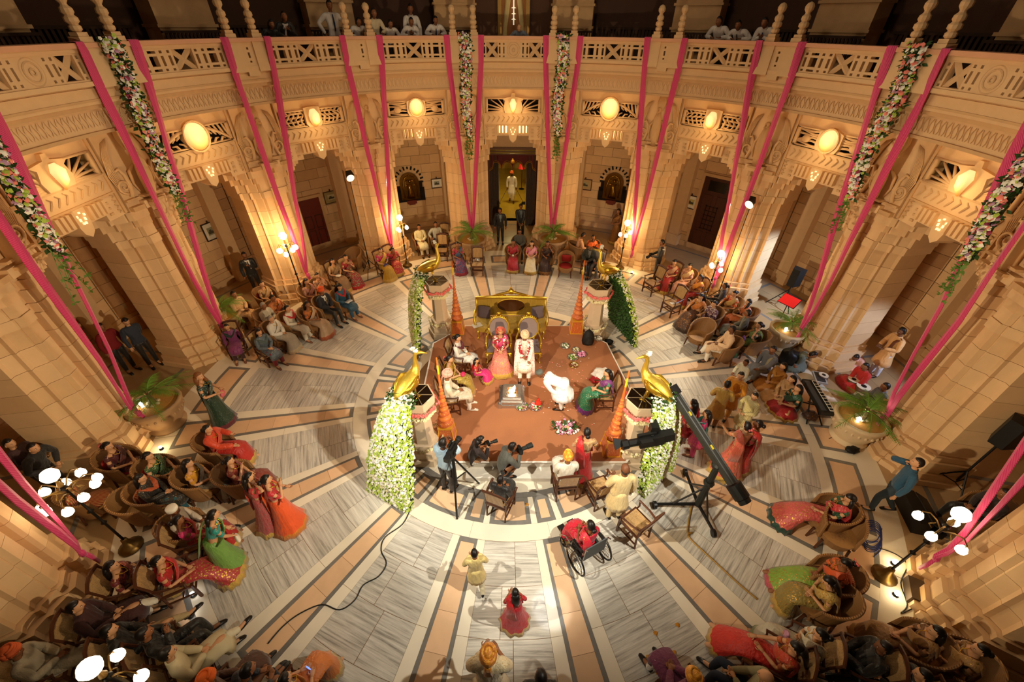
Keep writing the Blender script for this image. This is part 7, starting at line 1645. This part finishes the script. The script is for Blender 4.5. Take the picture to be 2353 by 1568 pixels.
gallery(1757, 52, 'man in white shirt next to a finial, hand on mouth', 'C', 'shirt', (WS, BLK, TIE), arms=('chin', 'chin'), lean=46)
build_people()
# the unused prototypes stay as empty chairs that the photo shows
# ---------------------------------------------------------------- empty chairs
def echair(kind, px, py, z, yaw, label):
    p = gp(px, py, z); chair(kind, p.x, p.y, rad(yaw), label)
echair('w', 1016, 575, .44, 180, 'empty cane chair beside the seated woman in blue and red sari')
echair('w', 1021, 548, .44, 180, 'cane chair with pale back behind another empty cane chair')
echair('w', 1097, 607, .44, 180, 'cane chair with a silver bag and napkin on its seat')
echair('r', 1300, 610, .44, 172, 'empty wicker chair with bright red back cushion')
echair('w', 1500, 650, .44, 120, 'empty cane chair close to the black jacketed photographer')
echair('w', 1545, 697, .44, 118, 'empty cane chair with a card on its seat')
echair('n', 1607, 770, .44, 122, 'large empty wicker chair in front of the purple printed dress')
echair('n', 812, 600, .44, 170, 'wicker chair with high round back behind the patterned sari')
echair('w', 1462, 1200, .44, 35, 'empty cane chair turned away beside the wheelchair')
echair('w', 1378, 1120, .44, 20, 'cane chair beside the bald man in cream coat')
echair('n', 1925, 1225, .40, 150, 'overturned looking wicker chair in front of the coral lehenga')
echair('s', 215, 1150, .44, -70, 'striped wicker chair standing empty under the branched lamp')
echair('t', 330, 1165, .44, -75, 'empty tan wicker chair behind the white capped man')
# ---------------------------------------------------------------- cameras and stands
BK = mat('131312', .45, .2, .1); BK2 = mat('22221f', .5, .2, .1); LENS = mat('0a0a12', .08)
def cam_body(b, M3, o, k=1.0):
    def w_(x, y, z): return M3 @ v(x * k, y * k, z * k) + o
    R3 = M3
    b.box(w_(0, 0, 0), (.13 * k, .34 * k, .17 * k), R3); b.box(w_(0, -.24, .01), (.11 * k, .16 * k, .14 * k), R3); b.box(w_(0, .05, .13), (.04 * k, .26 * k, .03 * k), R3)
    for y in (-.06, .16): b.box(w_(0, y, .105), (.03 * k, .03 * k, .05 * k), R3)
    b.tube([w_(0, .16, 0), w_(0, .30, 0), w_(0, .32, 0), w_(0, .40, 0)], [.055 * k, .055 * k, .07 * k, .075 * k], 12)
    b.box(w_(-.09, .08, .08), (.06 * k, .16 * k, .06 * k), R3); b.box(w_(.08, 0, -.02), (.02 * k, .12 * k, .08 * k), R3)
def Rz(a): return Matrix.Rotation(a, 3, 'Z')
p = gp(1052, 1140); t = thing('video_camera', 'black video camera on tripod beside the blue shirted cameraman', 'camera', (p.x, p.y, 0), 0)
cz = zfor_any(p, 1056, 1035)
b = MB(); tripod(b, cz - .12, .55, 3, .6, .022, cz - .2); b.tube([(0, 0, .5), (0, 0, cz - .12)], .035, 8); b.obj('tripod', BK, t)
b = MB(); b.lathe([(.06, cz - .16), (.08, cz - .12), (.07, cz - .08)], 10); b.tube([(0, -.02, cz - .1), (-.08, -.3, cz - .22)], .012, 5); b.obj('pan_head', BK2, t)
b = MB(); cam_body(b, Rz(face_to(p, gp(1180, 860, .5))), v(0, 0, cz + .02), .85); b.obj('camera_body', BK, t)
def handheld(px, py, z, tx, ty, k, label):
    p = gp(px, py, z); a = face_to(p, gp(tx, ty, .6)); t = thing('still_camera', label, 'camera', (p.x, p.y, z), a)
    b = MB(); b.box((0, 0, 0), (.15 * k, .07 * k, .10 * k)); b.box((0, 0, .06 * k), (.06 * k, .06 * k, .035 * k)); b.obj('camera_body', BK, t)
    b = MB(); b.tube([(0, .03 * k, 0), (0, .14 * k, 0), (0, .15 * k, 0), (0, .25 * k, 0)], [.036 * k, .036 * k, .045 * k, .05 * k], 12); b.obj('lens', BK2, t)
def sp_(lbl): return next(s for s in SPEC if lbl in s['label'])
def held(lbl, tx, ty, k, label):
    s = sp_(lbl); q = (s['hand'][0] + s['hand'][1]) / 2; t_ = gp(tx, ty, .6); a = face_to(q, t_)
    t = thing('still_camera', label, 'camera', q, a)
    b = MB(); b.box((0, 0, 0), (.15 * k, .07 * k, .10 * k)); b.box((0, 0, .06 * k), (.06 * k, .06 * k, .035 * k)); b.obj('camera_body', BK, t)
    b = MB(); b.tube([(0, .03 * k, 0), (0, .14 * k, 0), (0, .15 * k, 0), (0, .25 * k, 0)], [.036 * k, .036 * k, .045 * k, .05 * k], 12); b.obj('lens', BK2, t)
held('grey suit crouching', 1340, 985, 1.3, 'camera with long lens held by the grey suited photographer'); held('dark top crouching', 1260, 985, .9, 'small camera held by the crouching woman in dark top')
held('black jacket with white', 1440, 640, 1.2, 'camera with white lens held by the black jacketed photographer')
# camera crane: wheeled tripod, column, long jib with remote head and a counterweight
p = gp(1598, 1170); cr = thing('camera_crane', 'black camera crane on wheeled tripod with long jib arm', 'crane', (p.x, p.y, 0), 0)
b = MB(); b.tube([(0, 0, .18), (0, 0, 1.0), (0, 0, zfor_any(p, 1652, 1064) - .08)], [.075, .065, .06], 10); b.lathe([(.10, .95), (.11, 1.0), (.09, 1.05)], 10); zq = zfor_any(p, 1652, 1064); b.lathe([(.11, zq - .14), (.12, zq - .06), (.08, zq)], 12); b.obj('column', BK2, cr)
for (lx, ly) in ((1505, 1160), (1640, 1225), (1575, 1085)):
    e = gp(lx, ly, .1) - p; e.z = .12; b = MB(); b.tube([(0, 0, .2), e], [.04, .034], 6); b.tube([(0, 0, .85), (e.x * .6, e.y * .6, .16)], .02, 5); b.obj('leg', BK, cr)
    b = MB(); b.tube([v(e.x, e.y, .085) + v(-.03, 0, 0), v(e.x, e.y, .085) + v(.03, 0, 0)], .085, 14); b.obj('wheel', BK, cr)
pz = zfor_any(p, 1652, 1064); piv = v(0, 0, pz); zt = pz + .75
hd = gp(1550, 905, zt) - p; hd.z = zt
dirj = (hd - piv).normalized(); tail = piv - dirj * .42
b = MB(); sdj = dirj.cross(v(0, 0, 1)).normalized(); upj = sdj.cross(dirj)
for q, w_ in (((-.05, -.05), .02), ((.05, -.05), .02), ((-.05, .06), .02), ((.05, .06), .02)):
    b.tube([tail + sdj * q[0] + upj * q[1], hd + sdj * q[0] + upj * q[1]], .022, 5)
Mj = Matrix((sdj, dirj, upj)).transposed()
b.box((tail + hd) / 2, (.17, (hd - tail).length, .12), Mj); b.obj('jib_arm', mat('33322d', .5, .2), cr)
b = MB()
for i in (2, 4):
    c_ = tail.lerp(hd, i / 5.3); b.box(c_ + upj * .066, (.05, .09, .008), Mj)
b.obj('yellow_label', mat('c8b022', .5), cr)
b = MB(); b.tube([tail - dirj * .02, tail - dirj * .30], [.15, .15], 14); b.tube([tail - dirj * .32, tail - dirj * .40], [.12, .12], 14); b.obj('counterweight', BK, cr)
b = MB(); b.box(hd + dirj * .06, (.20, .20, .20), Mj); b.tube([hd + dirj * .1, hd + v(-.12, -.06, -.22), hd + v(-.24, -.12, -.45)], [.06, .05, .05], 8)
hz = gp(1495, 1010, 1.75) - p; hz.z = 1.75
b.tube([hd + v(-.24, -.12, -.45), hz + v(.05, .12, .28), hz + v(0, 0, .12)], [.05, .05, .05], 8); b.box(hz + v(.04, .08, .24), (.16, .14, .18)); b.obj('remote_head', BK, cr)
b = MB(); cam_body(b, Rz(rad(95)) @ Matrix.Rotation(rad(-12), 3, 'X'), hz, 1.45); b.obj('camera_body', BK, cr)
b = MB(); b.tube([hz + v(-.56, 0, -.11), hz + v(-.72, 0, -.15)], [.09, .16], 4); b.obj('matte_box', BK, cr)
# ---------------------------------------------------------------- wheelchair
wc = thing('wheelchair', 'wheelchair with spoked wheels carrying a woman in red', 'wheelchair', wo, wy); ST_ = mat('9a9690', .25, .9)
for s in (-1, 1):
    w_ = bpy.data.objects.new('wheel', None)
    b = MB(); ring_ = [(s * .31, -.10 + .29 * math.cos(a), .30 + .29 * math.sin(a)) for a in [2 * PI * i / 28 for i in range(29)]]; b.tube(ring_, .018, 6); wheel = b.obj('wheel', BK, wc)
    b = MB(); b.tube([(s * .35, -.10 + .25 * math.cos(a), .30 + .25 * math.sin(a)) for a in [2 * PI * i / 28 for i in range(29)]], .010, 5); b.obj('push_rim', ST_, wheel)
    b = MB(); b.tube([(s * .27, -.10, .30), (s * .36, -.10, .30)], .03, 8); b.obj('hub', ST_, wheel)
    for i in range(14): a = 2 * PI * i / 14; b = MB(); b.tube([(s * .31, -.10, .30), (s * .31, -.10 + .28 * math.cos(a), .30 + .28 * math.sin(a))], .004, 3); b.obj('spoke', ST_, wheel)
    b = MB(); b.tube([(s * .26, .38 + .09 * math.cos(a), .10 + .085 * math.sin(a)) for a in [2 * PI * i / 16 for i in range(17)]], .014, 5); b.tube([(s * .26, .38, .10), (s * .25, .34, .30)], .012, 5); b.obj('caster_wheel', BK, wc)
    b = MB(); b.tube([(s * .25, -.30, .95), (s * .25, -.24, .9), (s * .25, -.22, .40), (s * .25, .34, .40), (s * .22, .50, .16), (s * .16, .62, .12)], .013, 6); b.tube([(s * .25, -.22, .66), (s * .25, .12, .66), (s * .25, .14, .40)], .013, 6); b.obj('side_frame', ST_, wc)
    b = MB(); b.box((s * .25, -.03, .675), (.05, .28, .03)); b.obj('arm_pad', BK, wc)
    b = MB(); b.box((s * .12, .62, .11), (.15, .16, .015)); b.obj('footplate', BK2, wc)
b = MB(); b.box((0, 0, .41), (.48, .42, .025)); b.obj('seat', BK2, wc); b = MB(); b.box((0, -.225, .66), (.48, .02, .42)); b.obj('back_sling', mat('4a4c4c', .6), wc)
# ---------------------------------------------------------------- sound gear and instruments
def speaker(base, zt, yaw, label, hx=None):
    t = thing('loudspeaker', label, 'speaker', (base.x, base.y, 0), yaw)
    b = MB(); b.prism([(-.21, -.14), (-.12, .17), (.12, .17), (.21, -.14)][::-1], zt - .33, zt + .33); b.obj('cabinet', BK, t)
    b = MB(); b.box((0, -.146, zt + .02), (.34, .012, .56)); b.obj('grille', BK2, t); b = MB(); b.box((0, -.155, zt - .27), (.10, .01, .04)); b.obj('badge', mat('b89a30', .5), t)
    b = MB(); tripod(b, zt - .33, .52, 3, .4, .018, .75); b.tube([(0, 0, .4), (0, 0, zt - .33)], .022, 6); b.obj('tripod_stand', BK, t)
p = gp(1795, 705); speaker(p, zfor_any(p, 1826, 636), face_to((0, 0), (-p.x, -p.y)) * 0 + rad(-55) + PI, 'black loudspeaker on a stand in the bluish lit bay')
p = gp(2172, 1128); speaker(p, zfor_any(p, 2318, 988), rad(-70) + PI, 'black loudspeaker on tall tripod by the man in denim')
p = gp(1780, 760); t = thing('music_stand', 'bright red panel on a black folding stand behind the lit palm', 'stand', (p.x, p.y, 0), rad(-60)); zz = zfor_any(p, 1779, 705)
b = MB(); b.tube([(0, 0, 0.02), (0, 0, zz)], .016, 6); tripod(b, .6, .3, 3, 0, .012, .4); b.obj('stand', BK, t)
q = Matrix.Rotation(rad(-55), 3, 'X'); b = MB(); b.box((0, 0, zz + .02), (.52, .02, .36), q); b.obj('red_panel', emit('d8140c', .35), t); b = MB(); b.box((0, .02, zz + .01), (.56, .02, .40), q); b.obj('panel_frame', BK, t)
def on_floor(px, py, z=0): p = gp(px, py, z); return p
k1, k2 = gp(1858, 872, .66), gp(1906, 952, .66); p = (k1 + k2) / 2; ky = thing('keyboard', 'electronic keyboard on a stand beside the singer in green', 'keyboard', (p.x, p.y, 0), math.atan2(k2.y - k1.y, k2.x - k1.x) + PI)
b = MB(); b.box((0, 0, .62), (1.25, .34, .10)); b.obj('case', BK2, ky)
b = MB(); b.box((0, -.09, .68), (1.12, .13, .02)); b.obj('key_bed', mat('14120f', .5), ky)
for i in range(36): b = MB(); b.box((-.55 + i * .0314, -.095, .695), (.029, .12, .018)); b.obj('white_key', mat('ece8e0', .3), ky)
kb = MB(); kb.box((0, -.075, .712), (.016, .075, .018)); km = kb.mesh('black_key', BK)
for i in range(35):
    if i % 7 not in (2, 6): put('black_key', km, ky, (-.534 + i * .0314, 0, 0))
b = MB(); b.box((0, .09, .675), (1.1, .12, .01)); b.obj('panel', mat('3c4450', .4), ky)
b = MB()
for s in (-1, 1): b.tube([(s * .45, -.18, .02), (-s * .3, .0, .57)], .018, 5); b.tube([(s * .45, .2, .02), (-s * .3, .02, .57)], .018, 5)
b.obj('folding_stand', BK, ky)
p = gp(1876, 880); t = thing('drum_pad_machine', 'pale framed electronic pad lying by the keyboard', 'instrument', (p.x, p.y, 0), rad(72)); b = MB(); b.box((0, 0, .20), (.50, .30, .06)); b.obj('frame', mat('b8b4ac', .4), t); b = MB(); b.box((0, 0, .234), (.42, .22, .012)); b.obj('pad', mat('2c2e30', .5), t); b = MB(); b.tube([(-.18, 0, 0), (-.18, 0, .17)], .02, 6); b.tube([(.18, 0, 0), (.18, 0, .17)], .02, 6); b.obj('leg', BK, t)
SKN = mat('ded2b8', .6); 
for px, py, r, lb in ((1962, 872, .15, 'smaller tabla drum before the red kurta drummer'), (1985, 888, .18, 'larger tabla drum before the red kurta drummer'), (1893, 862, .13, 'small drum with red cloth beside the bending man')):
    p = gp(px, py, .28); t = thing('tabla_drum', lb, 'drum', (p.x, p.y, 0)); b = MB(); b.lathe([(r * .6, 0), (r * 1.05, .08), (r * 1.1, .16), (r * .98, .27)], 16); b.obj('shell', mat('5a3a24', .5), t, smooth=True)
    b = MB(); b.lathe([(r * .97, .268), (r * .97, .285), (.01, .286)], 16); b.obj('drum_skin', SKN, t); b = MB(); b.lathe([(r * .4, .286), (r * .38, .292), (.01, .292)], 12); b.obj('black_spot', BK, t)
def floor_bag(px, py, r, seed, m, label, nm='bag', cat='bag'): p = gp(px, py, r[2]); o = lump(MB(), (0, 0, r[2]), r, seed).obj(nm, m, None, (p.x, p.y, 0), 0, True); o['label'] = label; o['category'] = cat; return o
floor_bag(1812, 822, (.26, .24, .32), 4, BK, 'large black bag leaning behind the man in grey jacket'); floor_bag(1862, 955, (.20, .16, .12), 6, BRN, 'brown patterned bag beside the red skirt'); floor_bag(1960, 1034, (.17, .11, .07), 3, BK, 'black shoe bag at the foot of the large urn', 'bag')
floor_bag(1370, 1060, (.16, .13, .10), 5, S_('9a6a4a', 'd8c8b0', .35, 26, False), 'small beaded bundle at the foot of the pot tower', 'bundle', 'bundle')
p = gp(1995, 1015); o = MB().box((0, 0, .15), (.5, .04, .3), Matrix.Rotation(.5, 3, 'X')).obj('white_board', mat('e0d8cc', .6), None, (p.x, p.y, .02), rad(-60)); o['label'] = 'white board leaning between the urn and the pillar'; o['category'] = 'board'
p = gp(2105, 1190); t = thing('floor_monitor', 'black wedge monitor speaker behind the man in jeans', 'speaker', (p.x, p.y, 0), rad(75)); b = MB(); b.slab([(-.42, 0), (.42, 0), (.42, .18), (-.42, .18)], -.28, .28); b.slab([(-.42, .18), (.42, .18), (.42, .36), (-.42, .36)], .05, .28); b.obj('cabinet', BK, t); b = MB(); b.box((0, -.11, .28), (.78, .34, .02), Matrix.Rotation(rad(30), 3, 'X')); b.obj('grille', BK2, t)
p = gp(2095, 1365); t = thing('dimmer_box', 'small lighting box with cables at the pillar foot', 'electrical box', (p.x, p.y, 0), rad(60)); b = MB(); b.box((0, 0, .10), (.44, .24, .20)); b.obj('case', mat('5a4a38', .6), t); b = MB(); b.box((-.1, -.125, .12), (.05, .02, .06)); b.box((.08, -.125, .12), (.05, .02, .06)); b.obj('socket', BK, t)
for i, (px, py, lb) in enumerate(((2058, 1292, 'small bright uplight on the floor by the globe lamp stand'), (2063, 1364, 'small bright uplight on the floor beside the lighting box'), (368, 1028, 'tiny bright uplight on the floor below the palm'), (441, 1365, 'tiny bright uplight under the red lehenga chair'), (434, 1413, 'tiny bright uplight by the maroon coated man shoes'), (941, 696, 'tiny bright uplight beside the flower train'), (1452, 625, 'tiny bright uplight at the pillar step'), (1278, 589, 'tiny bright uplight beside the dark maroon sari'))):
    p = gp(px, py, .08); t = thing('uplight', lb, 'light', (p.x, p.y, 0)); r = .05 if i < 2 else .035
    b = MB(); b.lathe([(.045, 0), (.05, .02), (.03, .05)], 10); b.obj('base', BK, t); b = MB(); b.ball((0, 0, .08), r, 8, 6); b.obj('bulb', emit('ffffff', 14), t)
    if i in (6, 2, 0, 1): light('POINT', 'uplight_glow', (p.x, p.y, .2), 4, (1, .75, .35), None, .05)
# ---------------------------------------------------------------- cables on the floor
def cable(pts, r, m, label, z=.012):
    P = [gp(x, y, z) for x, y in pts]; Q = []
    for i in range(len(P) - 1):
        p0, p1, p2, p3 = P[max(0, i - 1)], P[i], P[i + 1], P[min(len(P) - 1, i + 2)]
        for k in range(5): t_ = k / 5; Q.append(.5 * ((2 * p1) + (p2 - p0) * t_ + (2 * p0 - 5 * p1 + 4 * p2 - p3) * t_ ** 2 + (3 * p1 - p0 - 3 * p2 + p3) * t_ ** 3))
    Q.append(P[-1]); b = MB(); b.tube([v(q.x, q.y, r + .001) for q in Q], r, 5); o = b.obj('cable', m, None, None, None, True); o['label'] = label; o['category'] = 'cable'
cable([(943, 1170), (925, 1205), (885, 1235), (876, 1265), (888, 1295), (870, 1325), (835, 1345), (815, 1380), (780, 1402), (740, 1390), (690, 1410), (650, 1440), (615, 1480)], .012, BK2, 'long dark cable snaking over the marble from the flower cascade')
cable([(1590, 1160), (1582, 1200), (1580, 1225), (1590, 1225), (1583, 1236), (1640, 1290), (1700, 1345), (1740, 1378)], .018, mat('a07a34', .5), 'tan taped cable running straight from the camera crane')
rr = random.Random(3)
for k in range(4): cable([(2005 + 22 * math.cos(i * 1.1 + k), 1215 + k * 6 + 28 * math.sin(i * 1.1 + k) + i * 2) for i in range(11)], .008, mat('2c3a7a', .5), 'coil of blue cable behind the man in jeans, loop %s' % ('nearest his shoe', 'second from his shoe', 'third from his shoe', 'farthest from his shoe')[k])
cable([(2020, 1260), (2060, 1275), (2085, 1300), (2070, 1340), (2085, 1390), (2070, 1410), (2095, 1400)], .010, BK, 'thin black cable looping round the lighting box')
cable([(1985, 1010), (1960, 1000), (1925, 1002), (1905, 1008)], .008, BK, 'thin black lead hanging at the large urn foot')
# ---------------------------------------------------------------- things in people's hands
def in_hand(lbl, side, nm, m, label, cat, fn, dz=0):
    s = sp_(lbl); q = s['hand'][side] if side < 2 else (s['hand'][0] + s['hand'][1]) / 2; b = MB(); fn(b); o = b.obj(nm, m, None, (q.x, q.y, q.z + dz), s['yaw'], True); o['label'] = label; o['category'] = cat
def cup(b): b.lathe([(.025, 0), (.035, .03), (.042, .06), (.038, .06), (.02, .01)], 10)
def purse(b): b.tube([(0, 0, -.16), (0, 0, -.10), (0, 0, -.02), (0, 0, .02)], [(.09, .03), (.12, .05), (.07, .03), (.02, .01)], 8)
def phone(b): b.box((0, 0, 0), (.05, .012, .10))
in_hand('plain crimson', 2, 'tea_cup', WHT, 'white tea cup in the hands of the crimson sari woman', 'cup', cup, .02); in_hand('beige sari with long hair holding', 1, 'plate', WHT, 'white saucer held by the beige sari woman', 'plate', lambda b: b.lathe([(.05, 0), (.10, .015), (.105, .02), (.05, .008)], 14), .02)
in_hand('red haired', 2, 'handbag', mat('c8606a', .6), 'pink handbag of the red haired woman in dark green', 'bag', purse); in_hand('light green sari', 1, 'handbag', mat('d8cdb8', .6), 'cream drawstring bag held by the light green sari woman', 'bag', purse)
in_hand('silver grey sari', 0, 'purse', mat('b884a0', .6), 'pink purse on the lap of the silver grey sari woman', 'purse', purse, .08); in_hand('green dotted sari', 1, 'purse', mat('7a4a9a', .6), 'purple purse on the lap of the green dotted sari woman', 'purse', purse, .08)
in_hand('mustard yellow sari with pink', 0, 'purse', mat('2a2a6a', .6), 'dark blue purse held by the mustard sari woman', 'purse', purse, .05)
in_hand('glowing phone', 2, 'phone', emit('6a90ff', 1.6), 'phone with glowing blue screen at the bottom edge', 'phone', phone, .05); in_hand('blue denim', 1, 'phone', BK, 'dark phone at the ear of the man in denim', 'phone', phone)
in_hand('tablet', 2, 'tablet', mat('c8ccd0', .3), 'pale tablet on the lap of the teal suited woman', 'tablet', lambda b: b.box((0, .03, .03), (.24, .17, .012)), 0); in_hand('reading a card', 2, 'card', WHT, 'white card held by the woman in dark red', 'card', lambda b: b.box((0, .03, .03), (.16, .11, .006)))
in_hand('gold sari with jewelled', 2, 'bundle', mat('c82a5a', .7), 'pink flower bundle on the lap of the gold sari woman', 'bundle', lambda b: lump(b, (0, .05, .03), (.09, .06, .05), 4), 0)
p = gp(1097, 600, .47); t = thing('silver_bag', 'silver bag and white napkin lying on an empty cane chair', 'bag', (p.x, p.y, .455)); lump(MB(), (0, 0, .08), (.14, .10, .08), 7).obj('bag', SILV, t, smooth=True); MB().box((-.1, .08, .01), (.2, .12, .02)).obj('napkin', WHT, t)
p = gp(1545, 697, .46); o = MB().box((0, 0, .008), (.16, .12, .006)).obj('card', WHT, None, (p.x, p.y, .457), .4); o['label'] = 'small white card on the seat of an empty cane chair'; o['category'] = 'card'
p = gp(1209, 364 + 66, 0); 
q = gp(1207, 428); t = thing('floor_lamp', 'floor lamp with red shade inside the corridor', 'lamp', (q.x - .25, q.y - .6, 0)); b = MB(); b.lathe([(.18, 0), (.16, .04), (.03, .08)], 12); b.obj('base', BK, t); MB().tube([(0, 0, .05), (0, 0, 1.35)], .02, 6).obj('pole', BK, t); b = MB(); b.lathe([(.22, 1.25), (.10, 1.6)], 14); b.obj('shade', emit('c01414', .5), t)
s = sp_('sweeper'); 
for k, lb in ((1, 'long broom in one hand of the sweeper'), (0, 'dustpan with long handle held by the sweeper')):
    h_ = s['hand'][k]; e = v(h_.x + (-.45 if k else .45), h_.y - .3, .0); nm = 'broom' if k else 'dustpan'; o = thing(nm, lb, nm, (e.x, e.y, 0))
    MB().tube([(0, 0, .05), (h_.x - e.x, h_.y - e.y, h_.z)], .012, 5).obj('handle', CWOOD, o); (MB().box((0, 0, .04), (.10, .05, .08)) if k else MB().box((0, 0, .06), (.30, .2, .12), None, None, .8)).obj('head' if k else 'pan', CWOOD if k else BK, o)
# marigold heads dropped on the marble
for i, (px, py) in enumerate(((1505, 1457), (1490, 1512), (1549, 1503), (1556, 1438), (1212, 1161), (1510, 1455 + 90))):
    p = gp(px, py); rr = random.Random(i); o = blossoms(8, lambda: (v(rr.uniform(-.02, .02), rr.uniform(-.02, .02), .015), v(0, 0, 1), 0), .025, rr, None).obj('marigold', mat('c8861c', .7), None, (p.x, p.y, 0)); o['label'] = ('dropped marigold nearest the pink purse lady shoes', 'dropped marigold lowest but one near the golden turban', 'dropped marigold beside the navy trousered knees', 'dropped marigold farthest out on the striped marble', 'dropped marigold between the boy in black and wheelchair', 'dropped marigold lowest of all near the golden turban')[i]; o['category'] = 'flower'; o['group'] = 'dropped marigold heads'
# shoes left by the stage
for px, py, lb in ((958, 826, 'silver sandals left beside the flower train'),):
    p = gp(px, py); t = thing('sandals', lb, 'shoes', (p.x, p.y, 0)); 
    for s in (-1, 1): b = MB(); b.tube([(s * .07, -.12, .02), (s * .07, 0, .02), (s * .07, .12, .02)], [(.035, .015), (.03, .015), (.04, .012)], 8); b.tube([(s * .07 - .03, .06, .02), (s * .07, .07, .05), (s * .07 + .03, .06, .02)], .008, 5); b.obj('sandal', SILV, t)
# cold light falling into the bay with the loudspeaker and the musicians' bay
light('SPOT', 'cold_beam', pol(11.7, 105.5, 2.9), 900, (.55, .72, 1), pol(9.9, 117, .6), .10, 80, .5)
light('SPOT', 'cold_beam', pol(12.3, 80, 3.2), 600, (.6, .72, 1), pol(9.6, 94, .2), .12, 60, .5)
